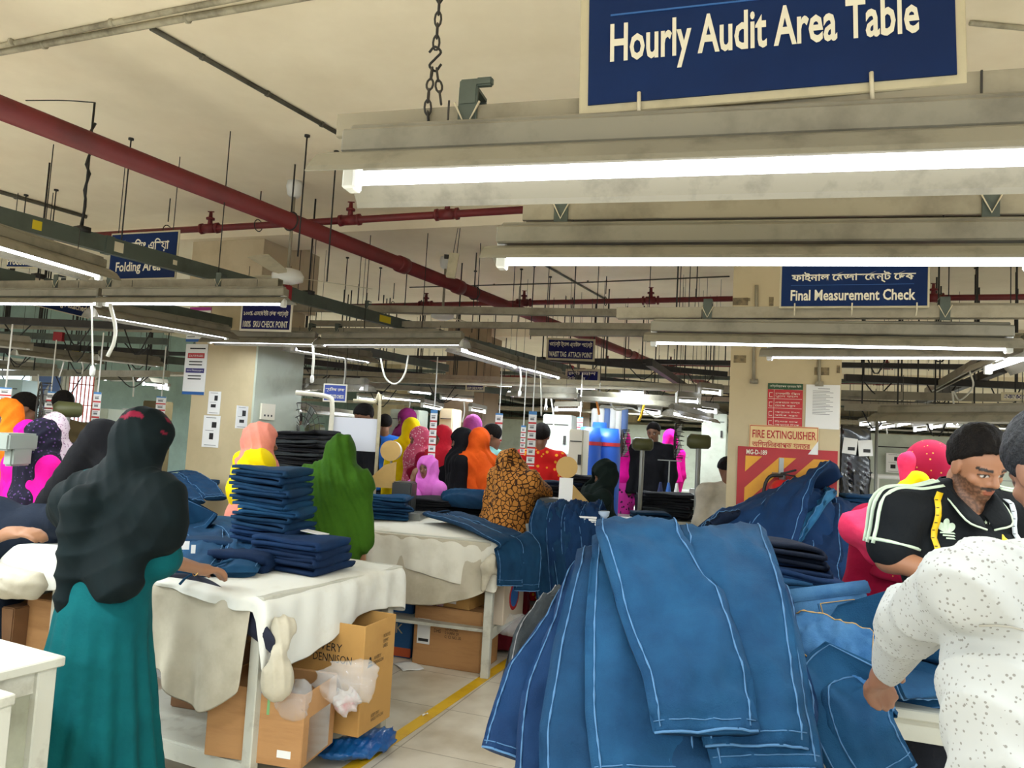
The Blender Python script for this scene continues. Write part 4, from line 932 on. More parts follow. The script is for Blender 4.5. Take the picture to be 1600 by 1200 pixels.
carton(P(110, 948, d=L0_.y + 0.35), (0.30, 0.3, 0.34), -0.3, 'carton standing behind the trailing black veil', CARD, z=0.22, texts=[('3P', 'f', 0.6, 0.1, 0.12, 0.12, BLUEINK)])
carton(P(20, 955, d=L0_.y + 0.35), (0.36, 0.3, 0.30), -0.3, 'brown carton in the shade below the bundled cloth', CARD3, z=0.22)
# cartons under table B
rB = math.atan2(-uB.y, -uB.x)
c = P(708, 1046, z=0.0); bx = carton(c + Vector((0, 0.18, 0)), (0.50, 0.36, 0.40), -0.32, 'big brown carton with white shipping label on the floor under the middle table', CARD, False, (), [('N.O.I.P.K\nG.H.A:ZNG\nS: HARA 29\nC: CI. NO. 30', 'f', 0.47, 0.5, 0.24, 0.26, INK), ('DHS', 'f', 0.31, 0.58, 0.1, 0.06, INK)], lab=('f', 0.06, 0.36, 0.19, 0.42))
mb = MB(); mb.box((-0.172, -0.1845, 0.17), (0.075, 0.001, 0.02)); mb.build('barcode', INK, bx)
c2 = P(722, 930, d=c.y + 0.16); carton((c2.x, c2.y), (0.25, 0.26, 0.18), -0.42, 'small open carton with torn labels on the big brown carton', CARD2, True, (0, 0.9, 0.5, 0), [('HANDLE\nWITH CARE\n12 PCS', 'r', 0.45, 0.45, 0.4, 0.3, INK)], z=0.401, lab=('f', 0.05, 0.15, 0.55, 0.5))
c3 = P(634, 1020, d=c.y + 0.38); bb = carton((c3.x, c3.y), (0.22, 0.34, 0.42), -0.3, 'blue and orange printed carton next to the big brown one', CARDB, False, (), [('OK', 'f', 0.1, 0.4, 0.6, 0.16, SIGNB)], tape=False)
mb = MB(); mb.box((0, -0.171, 0.04), (0.221, 0.004, 0.06)); mb.box((0, -0.171, 0.395), (0.221, 0.004, 0.04)); mb.build('orange_print', mat('orange_print', (190, 84, 40), 0.6), bb)
c3 = P(790, 975, d=B0_.y + 0.40); bb = carton((c3.x, c3.y), (0.10, 0.4, 0.34), -0.36, 'white carton with a red and blue oval print behind the middle table leg', mat('white_carton', (205, 190, 170), 0.7), True, (0, 0, 0, 0.8), z=0.311)
mb = MB(); mb.lathe([(0.10, 0), (0.10, 0.002)], (0.052, 0, 0.17), 20, (1, 0, 0)); mb.build('red_oval', REDINK, bb); mb = MB(); mb.lathe([(0.075, 0), (0.075, 0.004)], (0.052, 0, 0.17), 20, (1, 0, 0)); mb.build('blue_oval', BLUEINK, bb)
# cone packets and dark shoe boxes on the blue carton
for k, (x, y, s, lb, m) in enumerate([(672, 936, 0.04, 'pink and white packet beside the small open carton', mat('pink_packet', (214, 150, 160), 0.6, (230, 225, 225), 60)), (690, 934, 0.04, 'second pink and white packet, touching the small open carton', mat('pink_packet', (214, 150, 160)))]):
    p = P(x, y, d=c.y + 0.10); mb = MB(); mb.lathe([(0.036, 0), (0.042, 0.03), (0.040, 0.05), (0.02, 0.10), (0.006, 0.105)], (p.x, p.y, 0.401), 14); tag(mb.build('packet', m, None, 0, True), lb, 'packet')
for k, (x, y, z_, lb) in enumerate([(636, 940, 0.421, 'dark patterned box on the blue printed carton'), (634, 920, 0.475, 'grey box leaning on top of the dark patterned box')]):
    p = P(x, y, d=c.y + 0.38); mb = MB(); mb.box((p.x, p.y, z_ + 0.026), (0.17, 0.26, 0.052), rot(-0.35 + 0.2 * k)); tag(mb.build('small_box', mat('dark_box', (72, 74, 76), 0.6, (150, 150, 148), 70) if k == 0 else GREYS, None, 0.004), lb, 'box')
# paper on the floor, scraps
def sheet(c, w_, d_, rz, m, label, name='paper', z=0.003, curl=0.004):
    g = [[Vector((c[0], c[1], z)) + rot(rz) @ Vector(((i / 6 - 0.5) * w_, (j / 6 - 0.5) * d_, curl * (1 + math.sin(i * 1.1 + j * 0.7)))) for i in range(7)] for j in range(7)]
    mb = MB(); mb.grid(g); o = mb.build(name, m, None, 0, True); solid(o, 0.0006); return tag(o, label, 'paper')
sheet(P(638, 1042, z=0), 0.15, 0.2, 0.5, PAPER, 'white paper sheet lying on the floor beside the big brown carton')
sheet(P(664, 1118, z=0), 0.012, 0.05, -0.5, PAPER, 'thin white scrap on the yellow floor line', 'paper_scrap')
for k, (x, y, lb) in enumerate([(780, 1162, 'red scrap beside the hem of the darkest hanging jeans'), (783, 1176, 'lower red scrap beside the hem of the darkest hanging jeans')]): sheet(P(x, y, z=0), 0.04, 0.02, 0.2, REDINK, lb, 'paper_scrap')
# plastic bags
PLAST = mat('clear_plastic', (235, 238, 240), 0.08, alpha=0.24, spec=0.9)
BLUEPL = mat('blue_plastic', (22, 104, 176), 0.18, (14, 78, 150), 9.0, 0.5, 0.5, 26)
def bag(c, r, label, m, seed, rz=0.0, h=0.014, name='plastic_bag', base=None):
    F = folds(folds(un([el((0, 0, 0), r), el((r[0] * 0.5, 0, r[2] * 0.5), (r[0] * 0.5, r[1] * 0.6, r[2] * 0.8)), rc((0, 0, 0), (-r[0] * 0.7, 0, r[2] * 0.7), r[2] * 0.5, 0.01)], 0.03), 0.020, 13, (0.7, 0.3, 0.6), seed, 1.8), 0.011, 27, (-0.4, 0.8, 0.5), seed + 2, 1.5)
    o = sd_mesh(name, F, [-k * 1.6 - 0.03 for k in r], [k * 1.6 + 0.05 for k in r], h, m); o.location = c; o.rotation_euler = (0, 0, rz); return tag(o, label, 'bag')
bag(P(540, 1068, d=A0_.y + 0.20) , (0.14, 0.07, 0.09), 'clear plastic bag puffing out of the open carton', PLAST, 1)
bag(P(458, 1100, d=A0_.y + 0.04), (0.07, 0.05, 0.08), 'clear plastic bag hanging over the rim of the open carton', PLAST, 3)
bag(P(540, 1098, d=A0_.y + 0.32), (0.06, 0.06, 0.05), 'white and red plastic packet between the two cartons', mat('print_plastic', (222, 214, 214), 0.3, (196, 60, 60), 9, 0.66), 5)
bp = P(560, 1166, z=0.05); bag(bp, (0.20, 0.10, 0.05), 'shiny blue plastic bag on the floor at the end of the folding table', BLUEPL, 2, 0.75, 0.012)
bag(P(795, 978, d=B0_.y + 0.30), (0.13, 0.09, 0.07), 'clear plastic bag on the middle table shelf', PLAST, 7)
bag(P(700, 905, d=B0_.y + 0.35), (0.10, 0.08, 0.06), 'grey plastic stuffed above the cartons under the middle table', mat('grey_plastic', (120, 120, 118), 0.3, alpha=0.7), 9)

# ================================================================ jeans
def denim(name, c, c2, rough=0.85): 
    m = mat(name, c, rough, c2, 4.0, 0.52, 0.25, 260, spec=0.2, detail=8)
    return m
DEN = {'bright': denim('denim_bright', (25, 71, 106), (15, 52, 85)), 'mid': denim('denim_mid', (18, 57, 89), (12, 42, 72)), 'dark': denim('denim_dark', (12, 39, 72), (8, 29, 58)), 'teal': denim('denim_teal', (13, 54, 84), (10, 41, 69)),
       'ink': denim('denim_ink', (11, 25, 46), (7, 17, 34)), 'light': denim('denim_light', (48, 106, 144), (27, 79, 121)), 'black': denim('denim_black', (28, 29, 34), (20, 21, 24)), 'grey': denim('denim_grey', (57, 62, 65), (43, 47, 50)), 'royal': denim('denim_royal', (14, 48, 86), (10, 36, 71))}
SEAM = mat('seam_thread', (70, 112, 152), 0.85); SEAMG = mat('gold_thread', (186, 150, 92), 0.8); EDGEG = mat('grey_edge', (128, 128, 130), 0.8)


def wob1(x, y, s): return math.sin(x * 1.3 + 1.7 * math.sin(y * 0.9 + s)) * 0.5 + math.sin(y * 1.1 + 1.9 * math.sin(x * 0.7 - s)) * 0.5


def side_of(q, lat):
    """which side of the cloth faces up and towards the aisle"""
    s = Vector((0, 0, 0))
    for i in range(len(q) - 1): s += (interp(lat, i / len(q)) if isinstance(lat, list) else lat).cross((q[i + 1] - q[i]).normalized())
    return 1 if s.dot(Vector((0, -0.6, 0.8))) > 0 else -1


def strip(path, lat, hw, off, th, m, name, parent, seed=0, M=44, N=15, wr=0.010, seams=True, hem=True, seamm=None, edge=0.84):
    """a flat trouser leg that follows a path: hw, off = half width and sideways offset along it"""
    q = smooth_path(path, M); top = []; bot = []; nr = []
    fl = side_of(q, lat)
    for i in range(M):
        t = i / (M - 1); tg = (q[min(i + 1, M - 1)] - q[max(i - 1, 0)]).normalized(); la = interp(lat, t) if isinstance(lat, list) else lat
        la = (la - tg * la.dot(tg)).normalized(); n = la.cross(tg) * fl
        h_, o_ = interp(hw, t), interp(off, t); T = interp(th, t) if isinstance(th, list) else th; r0 = []; r1 = []
        for j in range(N):
            u = -1 + 2 * j / (N - 1); p = q[i] + la * (o_ + u * h_)
            z = T * 0.5 * math.sqrt(max(0.0, 1 - abs(u) ** 3.0)); z += wr * wob1(t * 14 + seed, u * 2.2 + seed * 2, seed) * (1 - 0.4 * abs(u)) + wr * 0.45 * wob1(t * 38 + u * 5, u * 7 - t * 9, seed + 3); z += wr * 0.9 * (1 - abs(mnoise.noise((u * 1.6 + seed * 3.1 + t * 2, t * 5.5 - u, seed * 1.7)))) ** 7 - wr * 0.3
            r0.append(p + n * z); r1.append(p - n * (T * 0.5 * math.sqrt(max(0.0, 1 - abs(u) ** 3.0)) + 0.001))
        top.append(r0); bot.append(r1); nr.append(n)
    mb = MB(); vs = [p for i in range(M) for p in top[i] + bot[i][::-1]]; K = 2 * N
    fs = [(i * K + k, i * K + (k + 1) % K, (i + 1) * K + (k + 1) % K, (i + 1) * K + k) for i in range(M - 1) for k in range(K)] + [tuple(range(K - 1, -1, -1)), tuple((M - 1) * K + k for k in range(K))]
    mb.add(vs, fs); o = mb.build(name, m, parent, 0, True)
    def at(i, u):
        x = (u + 1) / 2 * (N - 1); j = min(int(x), N - 2); return top[i][j].lerp(top[i][j + 1], x - j) + nr[i] * 0.0012
    if seams:
        s = MB()
        for u in (-edge, edge): s.tube([at(i, u) + nr[i] * 0.001 * math.sin(i * 2.1) for i in range(1, M - 1)], [0.0022 + 0.0010 * math.sin(i * 2.7) for i in range(1, M - 1)], 5)
        s.build('seam', seamm or SEAM, o, 0, True)
    if hem:
        s = MB()
        for i0 in (M - 3,): s.tube([at(i0, -0.95 + 1.9 * k / 12) for k in range(13)], 0.0014, 4)
        s.tube([at(M - 1, -0.97 + 1.94 * k / 12) for k in range(13)], 0.0030, 5)
        s.build('hem', seamm or SEAM, o, 0, True)
    return o, at


def pair(path, lat, label, m, w0=0.24, hemw=0.105, spread=0.0, seed=0, group=None, lift=0.012, th=0.026, swap=1, parts=True, ho=None, wr=0.010, split=0.3, name='jeans', seamm=None):
    """one pair of jeans draped along a path: waist first, hems last; w0 = half the waist"""
    p0 = Vector(path[0]); root = empty(name, p0, 0, label, 'jeans', group); P0 = [Vector(p) - p0 for p in path]
    L = [w0 * 0.5, w0 * 0.52, w0 * 0.5, hemw * 1.25, hemw * 1.1, hemw]
    ho = ho if ho is not None else (-hemw - spread, hemw + spread)
    for s, e in ((-1, ho[0]), (1, ho[1])):
        of = [s * w0 * 0.5, s * w0 * 0.52, s * w0 * 0.5, (s * w0 * 0.42 + e) / 2, e, e]
        up = lift if s == swap else 0.0
        pp = [p + Vector((0, -up * 0.7 * (i / len(P0)), up * (i / len(P0)))) for i, p in enumerate(P0)]
        if s != swap: pp[-1] = pp[-1] + (pp[-1] - pp[-2]) * 0.12
        strip(pp, lat, L, of, th, m, 'trouser_leg', root, seed + s, wr=wr, seams=parts, hem=parts, seamm=seamm)
    if parts:
        la = lat[0] if isinstance(lat, list) else lat; q = smooth_path(P0, 30); mb = MB(); tg = (q[1] - q[0]).normalized(); n = la.cross(tg).normalized() * side_of(q, lat)
        mb.tube([q[0] + la * (w0 * 1.02 * (-1 + k / 7)) + n * th * 0.55 * math.sqrt(max(0, 1 - (abs(-1 + k / 7)) ** 3)) for k in range(15)], 0.006, 6); mb.build('waistband', m, root, 0, True)
    return root


# ---------------- the nearest heap: pairs laid over the end of table D, hems towards the camera
def hp(x, y, d): return P(x, y, d=d)
latH = Vector((1, -0.10, 0.0)).normalized()
def heap_path(dx, dz, dd, hx=0.0, low=0.0, hemd=0.0):
    pts = [(1062, 900, 2.75), (1062, 845, 2.62), (1062, 826, 2.42), (1070, 858, 2.22), (1085, 930, 2.04), (1100, 1020, 1.90), (1112, 1100, 1.81), (1120, 1160, 1.76)]
    o = []
    for i, (x, y, d) in enumerate(pts):
        t = i / (len(pts) - 1); p = hp(x, y, d + dd + hemd * t); o.append(p + Vector((dx + hx * t, 0, -dz - low * t * t)))
    return o
HG = 'jeans of the nearest heap'
pair(heap_path(0, 0, 0, 0.0), latH, 'topmost bright blue jeans of the nearest heap, its hem towards the viewer', DEN['bright'], 0.255, 0.115, 0, 1, HG, 0.03, 0.04, -1, True, (-0.03, 0.085), 0.016)
pair(heap_path(-0.01, 0.045, 0.0, 0.02, 0.03), latH, 'second bright blue jeans of the nearest heap, right under the topmost pair', DEN['bright'], 0.26, 0.12, 0, 2, HG, 0.02, 0.045, 1, True, (-0.16, 0.10), 0.011)
pair(heap_path(-0.03, 0.09, 0.0, -0.03, 0.06), latH, 'third jeans of the nearest heap, showing along its side above the grey trousers', DEN['mid'], 0.27, 0.125, 0, 3, HG, 0.02, 0.05, 1, True, (-0.20, 0.07), 0.012)
pair(heap_path(-0.02, 0.14, 0.02, 0.04, 0.08), latH, 'fourth jeans of the nearest heap, its hem stepping out below the third', DEN['bright'], 0.275, 0.125, 0, 4, HG, 0.02, 0.05, 1, True, (-0.10, 0.11), 0.012)
pair(heap_path(0.0, 0.19, 0.04, 0.03, 0.10), latH, 'fifth jeans of the nearest heap, on the side of the measuring men', DEN['mid'], 0.28, 0.13, 0, 5, HG, 0.02, 0.05, -1, True, (-0.16, 0.12), 0.012)
pair(heap_path(-0.02, 0.25, 0.05, 0.02, 0.14), latH, 'sixth jeans, deep in the nearest heap', DEN['mid'], 0.285, 0.135, 0, 6, HG, 0.02, 0.06, 1, True, (-0.14, 0.13), 0.012)
pair(heap_path(0.0, 0.32, 0.06, 0.02, 0.18), latH, 'lowest jeans of the nearest heap, lying on the measuring table', DEN['dark'], 0.285, 0.135, 0, 7, HG, 0.02, 0.07, 1, True, (-0.14, 0.13), 0.012)
# dark pairs hanging down its left flank
pair([hp(985, 905, 2.62), hp(955, 925, 2.48), hp(925, 985, 2.30), hp(890, 1070, 2.16), hp(858, 1150, 2.08), hp(842, 1205, 2.04)], Vector((1, -0.25, 0.05)), 'darkest hanging jeans with flared hem at the flank of the nearest heap', DEN['royal'], 0.15, 0.10, 0, 11, HG, 0.02, 0.06, -1, True, (-0.06, 0.10), 0.010)
pair([hp(1000, 880, 2.55), hp(968, 905, 2.40), hp(950, 985, 2.18), hp(935, 1080, 2.04), hp(925, 1170, 1.96), hp(920, 1260, 1.92)], Vector((1, -0.2, 0)), 'royal blue jeans hanging between the heap and the dark flared pair', DEN['royal'], 0.16, 0.10, 0, 12, HG, 0.02, 0.06, 1, True, (-0.08, 0.09), 0.010)
pair([hp(1010, 868, 2.52), hp(985, 880, 2.38), hp(985, 965, 2.14), hp(990, 1080, 1.97), hp(1000, 1190, 1.88), hp(1010, 1250, 1.85)], Vector((1, -0.15, 0)), 'blue jeans hanging at the front, hem reaching below the heap', DEN['mid'], 0.15, 0.10, 0, 13, HG, 0.02, 0.05, 1, True, (-0.05, 0.13), 0.010)
pair([hp(1150, 900, 2.5), hp(1165, 925, 2.34), hp(1172, 990, 2.16), hp(1180, 1080, 2.02), hp(1182, 1160, 1.95), hp(1180, 1260, 1.92)], Vector((1, 0.1, 0)), 'dark blue jeans hanging at the edge of the heap nearest the white shirted man', DEN['royal'], 0.13, 0.085, 0, 14, HG, 0.02, 0.05, 1, True, (-0.06, 0.05), 0.010)
# grey and black trousers behind the flank
GG = 'grey trousers behind the nearest heap'
for k in range(5):
    dx = k * 5; pair([hp(905 - dx, 925 + k * 16, 2.95), hp(885 - dx, 945 + k * 16, 2.85), hp(862 - dx, 985 + k * 18, 2.74), hp(845 - dx, 1050 + k * 18, 2.66), hp(832 - dx * 0.8, 1120 + k * 10, 2.62)], Vector((1, 0.25, 0.15)), '%s grey trousers hanging behind the nearest heap' % ('topmost', 'second', 'third', 'fourth', 'lowest')[k], DEN['grey' if k % 2 == 0 else 'black'], 0.10, 0.06, 0, 20 + k, GG, 0.012, 0.035, 1, k < 3, (-0.05, 0.04), 0.014, seamm=EDGEG)

# ---------------- folded jeans
def folded_mesh(w_, l_, t_, layers, m, seed, edge=None):
    """trousers folded in layers: the section is a serpentine ribbon, its folds round, its other end showing the layers"""
    rn = random.Random(seed); sec = []; gap = t_ / layers; half_ = gap * 0.46
    pts = []
    for k in range(layers):
        z = gap * (k + 0.5); x0, x1 = (-w_ / 2 + rn.uniform(0, 0.02), w_ / 2 - rn.uniform(0, 0.03))
        row = [(x0 + (x1 - x0) * i / 8, z) for i in range(9)]
        if k % 2: row.reverse()
        if k:
            px, pz = pts[-1]; s = 1 if px > 0 else -1; xx = (px + row[0][0]) / 2
            pts += [(xx + s * gap * 0.5 * math.sin(a), (pz + z) / 2 - gap * 0.5 * math.cos(a)) for a in (0.6, 1.57, 2.5)]
        pts += row
    nP = len(pts); mb = MB(); K = 9; vs = []
    tn = []
    for i in range(nP):
        a, b = pts[max(i - 1, 0)], pts[min(i + 1, nP - 1)]; dx, dz = b[0] - a[0], b[1] - a[1]; L = math.hypot(dx, dz) or 1; tn.append((-dz / L, dx / L))
    for side in (1, -1):
        for j in range(K):
            y = -l_ / 2 + l_ * j / (K - 1); e = 1 if 0 < j < K - 1 else 0.8
            for i in range(nP):
                x, z = pts[i]; nx, nz = tn[i]; wv = 0.006 * math.sin(y * 14 + i * 0.35 + seed) + 0.005 * math.sin(x * 22 + y * 9 + seed * 2) * (z / t_)
                vs.append((x + nx * half_ * side * e + 0.008 * math.sin(y * 9 + seed + z * 40), y + 0.012 * math.sin(z * 120 + seed) * (1 if j in (0, K - 1) else 0.3), z + nz * half_ * side * e + wv))
    fs = []; O = K * nP
    for j in range(K - 1):
        for i in range(nP - 1): fs.append((j * nP + i, j * nP + i + 1, (j + 1) * nP + i + 1, (j + 1) * nP + i)); fs.append((O + (j + 1) * nP + i, O + (j + 1) * nP + i + 1, O + j * nP + i + 1, O + j * nP + i))
        for i in (0, nP - 1): fs.append((j * nP + i, (j + 1) * nP + i, O + (j + 1) * nP + i, O + j * nP + i))
    for j in (0, K - 1):
        for i in range(nP - 1): fs.append((j * nP + i, O + j * nP + i, O + j * nP + i + 1, j * nP + i + 1))
    mb.add(vs, fs); return mb.mesh('folded_jeans', m, 0, True)


_fold = {}
def folded(c, rz, key, label, group, w_=0.36, l_=0.30, t_=0.036, layers=3, tilt=(0, 0), var=0, sc=(1, 1, 1)):
    k = (key, w_, l_, t_, layers, var)
    if k not in _fold: _fold[k] = folded_mesh(w_, l_, t_, layers, DEN[key], var * 7 + layers)
    o = bpy.data.objects.new('folded_jeans', _fold[k]); link(o); o.location = c; o.rotation_euler = (tilt[0], tilt[1], rz); o.scale = sc; return tag(o, label, 'jeans', group)


def pile(base, n, rz, keys, what, group, step=0.031, jit=0.012, lean=(0, 0), w_=0.36, l_=0.30, t_=0.038, layers=3, seed=0, jr=0.08, tilt=(0, 0)):
    rn = random.Random(seed); out = []
    for i in range(n):
        x, y = rn.uniform(-jit, jit), rn.uniform(-jit, jit); p = Vector(base) + Vector((lean[0] * i / n + x, lean[1] * i / n + y, i * step))
        k = n - 1 - i; out.append(folded(p, rz + rn.uniform(-jr, jr), keys[rn.randrange(len(keys))], ('folded jeans, topmost of %s' % what) if k == 0 else ('folded jeans, lowest of %s' % what) if i == 0 else 'folded jeans, %s from the top of %s' % (nth(k), what), group, w_, l_, t_, layers, (tilt[0] + rn.uniform(-0.02, 0.02), tilt[1] + rn.uniform(-0.03, 0.03)), rn.randrange(3)))
    return out


# on table A: the tall stack, the low stack with a tag, the loose pairs
cA = P(436, 868, z=ZA + 0.01)
pile(flat(P(438, 878, z=ZA), ZA + 0.012), 14, -0.30, ['mid', 'mid', 'teal', 'royal', 'bright'], 'the tall stack on the folding table', 'tall stack of folded jeans', 0.034, 0.02, (-0.10, 0.02), 0.34, 0.28, 0.040, 2, 1, 0.16)
pile(flat(P(470, 892, z=ZA), ZA + 0.012), 4, -0.42, ['dark', 'royal', 'dark'], 'the low stack with a white slip', 'low stack of folded jeans', 0.037, 0.012, (-0.01, 0.0), 0.40, 0.30, 0.046, 2, 2, 0.06)
mb = MB(); pt = P(492, 833, d=P(468, 886, z=ZA).y + 0.03); mb.box(pt + Vector((0, 0, 0.004)), (0.13, 0.07, 0.004), rot(-0.3) @ Matrix.Rotation(0.1, 3, 'Y')); tag(mb.build('paper_slip', PAPER), 'white slip tucked into the low stack of jeans', 'paper')
# jeans being folded by the woman in teal
q = P(388, 890, z=ZA); o = folded(flat(q, ZA + 0.012), -0.18, 'dark', 'folded dark jeans held by the woman in teal', 'jeans being folded', 0.30, 0.24, 0.085, 2, (0.0, 0.02), 2)
pair([flat(P(330, 905, z=ZA), ZA + 0.03), flat(P(350, 880, z=ZA), ZA + 0.07), flat(P(345, 860, z=ZA), ZA + 0.10), flat(P(310, 850, z=ZA), ZA + 0.10), flat(P(265, 862, z=ZA), ZA + 0.04)], Vector((0.3, 0.95, 0.1)), 'blue jeans lying open behind the hand of the woman in teal', DEN['bright'], 0.2, 0.1, 0, 31, 'jeans being folded', 0.02, 0.05)
pile(flat(P(322, 868, z=ZA), ZA + 0.012), 2, 0.1, ['mid', 'ink'], 'the flat pile at the teal sleeve', 'flat pile by the hand', 0.04, 0.01, (0, 0), 0.44, 0.36, 0.05, 2, 6)
for k, (x, y) in enumerate([(288, 852), (302, 858)]):
    p = P(x, y, d=P(330, 890, z=ZA).y - 0.08); mb = MB(); mb.box(p, (0.045 if k == 0 else 0.02, 0.002, 0.04), rot(0.3)); tag(mb.build('price_tag', PAPER), ('square white tag on the pale jeans by the teal sleeve', 'narrow white tag hanging from the pale jeans by the teal sleeve')[k], 'tag')
# pile behind her shoulder and on the window side table
pile(flat(P(138, 785, z=ZA + 0.04), ZA + 0.05), 13, 0.15, ['mid', 'light', 'dark', 'teal', 'mid'], 'the pale stack behind the black veil', 'pale stack by the black veil', 0.034, 0.02, (0.03, 0), 0.32, 0.28, 0.04, 2, 3, 0.15)
pile(flat(P(35, 832, z=ZA), ZA + 0.01), 3, 0.35, ['mid', 'royal'], 'the low pile on the window side table', 'window side low pile', 0.035, 0.02, (0.0, 0), 0.42, 0.34, 0.045, 2, 4, 0.2)
pile(flat(P(92, 842, z=ZA), ZA + 0.01), 4, 0.5, ['dark', 'ink', 'mid'], 'the low dark pile beside the trailing veil', 'dark pile by the veil', 0.035, 0.02, (0, 0), 0.36, 0.30, 0.045, 2, 5, 0.2)
zt = 0.925
pile(flat(P(300, 778, z=zt), zt + 0.005), 4, 0.2, ['mid', 'bright'], 'the loose pile on the pale table', 'loose pile on the pale table', 0.035, 0.02, (0, 0), 0.34, 0.3, 0.045, 2, 8, 0.25)
pair([flat(P(268, 778, z=zt), zt + 0.20), flat(P(282, 782, z=zt), zt + 0.19), flat(P(298, 786, z=zt), zt + 0.14), flat(P(318, 792, z=zt), zt + 0.05)], Vector((0.5, 0.85, 0.1)), 'blue jeans sliding off the loose pile at the papered column', DEN['mid'], 0.17, 0.09, 0, 33, 'loose pile on the pale table', 0.02, 0.04)
# on table B
zb = ZB + 0.012
pile(flat(P(600, 812, z=ZB), zb), 5, 0.1, ['bright', 'mid', 'mid'], 'the blue pile at the green veil', 'blue pile on the middle table', 0.035, 0.02, (0, 0), 0.36, 0.34, 0.042, 2, 10, 0.25)
pile(flat(P(655, 806, z=ZB), zb), 6, 0.25, ['black'], 'the black pile on the middle table', 'black pile on the middle table', 0.024, 0.012, (0.05, 0), 0.42, 0.36, 0.030, 2, 11, 0.1)
pile(flat(P(735, 806, z=ZB), zb), 4, -0.3, ['black', 'ink'], 'the dark heap under the teal jeans', 'dark heap on the middle table', 0.03, 0.02, (0, 0), 0.44, 0.4, 0.038, 2, 12, 0.3)
LB = Vector((0.5, -0.85, 0))
F = folds(folds(un([el((0, 0, 0.03), (0.26, 0.16, 0.085)), rc((-0.2, 0.02, 0.05), (0.18, -0.03, 0.075), 0.06, 0.05)], 0.05), 0.010, 11, (0.35, 0.9, 0.4), 2, 1.4, 5), 0.005, 26, (0.7, -0.5, 0.5), 4, 1.5)
o = sd_mesh('jeans', F, (-0.34, -0.24, -0.03), (0.34, 0.24, 0.2), 0.01, DEN['teal']); q = P(735, 812, z=ZB); o.location = (q.x, q.y, zb + 0.115); o.rotation_euler = (0, 0, -0.3); tag(o, 'crumpled teal blue jeans on the dark heap of the middle table', 'jeans', 'jeans on the middle table')
pair([flat(P(690, 818, z=ZB), zb + 0.06), flat(P(735, 830, z=ZB), zb + 0.05), P(785, 838, d=B0_.y + 0.10), P(806, 850, d=B0_.y + 0.02), P(812, 880, d=B0_.y - 0.02), P(810, 918, d=B0_.y - 0.02)], [Vector((0.3, 0.9, 0)), Vector((0.6, 0.7, 0)), Vector((0.9, 0.35, 0)), Vector((0.93, 0.3, 0))], 'teal jeans hanging off the corner of the middle table', DEN['teal'], 0.17, 0.09, 0, 42, 'jeans on the middle table', 0.02, 0.04, -1, True, (-0.06, 0.06))
pile(flat(P(815, 816, z=ZB), zb), 2, -0.2, ['ink', 'dark'], 'the flat dark pile before the leopard veil', 'flat dark pile', 0.04, 0.01, (0, 0), 0.46, 0.3, 0.048, 2, 13, 0.1)
# long fabric of jeans hanging from the folding hands of the woman in leopard
xs = P(905, 800, d=6.3)
for k, (x0, x1, lb, m) in enumerate([(862, 872, 'nearest the leopard sleeve', 'bright'), (885, 892, 'in the middle', 'mid'), (908, 912, 'nearest the white booklets', 'royal')]):
    pair([P(x0 + 12, 796, d=5.75), P(x0 + 5, 790, d=5.65), P(x0, 806, d=5.52), P(x0 + 1, 850, d=5.46), P(x1, 935, d=5.44)], Vector((1, 0.1, 0)), 'long blue jeans hanging beside the middle table, %s' % lb, DEN['royal' if k != 0 else 'mid'], 0.13, 0.08, 0, 45 + k, 'jeans hanging beside the middle table', 0.02, 0.05, 1, True, (-0.07, 0.07), 0.016)
# on table D: bundle, upright pair with pocket, rolled pair, hanging pair
zd = ZD + 0.012
pile(flat(P(1272, 985, z=ZD + 0.05), zd), 11, 0.25, ['mid', 'dark', 'bright', 'ink', 'royal'], 'the slumped stack between heap and measuring men', 'slumped stack on the measuring table', 0.033, 0.014, (-0.20, 0.10), 0.36, 0.30, 0.044, 2, 15, 0.2, (0.05, 0.10))
up = empty('jeans', P(1318, 1008, d=2.40), 0.06, 'pale blue jeans standing folded with its back pocket showing', 'jeans', 'jeans on the measuring table')
PALEJ = denim('denim_pale', (76, 122, 164), (36, 82, 130))
R_ = Matrix.Rotation(-0.16, 3, 'Y') @ Matrix.Rotation(-0.50, 3, 'X')
def upj(mb, name, m, bev=0.0): o = mb.build(name, m, up, bev, bev > 0, 3); return o
g = MB(); g.box((0, 0.03, 0.085), (0.28, 0.07, 0.19)); g.v = [R_ @ v for v in g.v]; upj(g, 'folded_legs', PALEJ, 0.028)
g = MB(); g.box((0.0, -0.008, 0.165), (0.285, 0.012, 0.042)); g.v = [R_ @ v for v in g.v]; upj(g, 'waistband', PALEJ, 0.005)
g = MB(); g.prism([(-0.06, 0.07), (0.06, 0.07), (0.065, -0.03), (0.0, -0.065), (-0.065, -0.03)], (0.02, -0.012, 0.06), (1, 0, 0), (0, 0, 1), (0, 0.006, 0)); g.v = [R_ @ v for v in g.v]; pk = upj(g, 'back_pocket', PALEJ)
g = MB(); pp = [(-0.055, 0.068), (0.055, 0.068), (0.06, -0.028), (0.0, -0.058), (-0.06, -0.028), (-0.055, 0.068)]; g.tube([R_ @ Vector((0.02 + x, -0.0165, 0.06 + z)) for x, z in pp], 0.0016, 4); g.tube([R_ @ Vector((-0.135, -0.013, 0.01)), R_ @ Vector((-0.135, -0.013, 0.14))], 0.0016, 4); g.build('seam', SEAMG, pk)
pair([P(1218, 1052, d=2.30), P(1232, 1028, d=2.28), P(1262, 1026, d=2.24), P(1310, 1036, d=2.20), P(1370, 1050, d=2.16)], Vector((-0.1, 0.8, 0.5)), 'pale jeans rolled along the edge of the measuring table', PALEJ, 0.13, 0.09, 0, 51, 'jeans on the measuring table', 0.02, 0.07, 1, True, (-0.03, 0.03), 0.012, seamm=SEAMG)
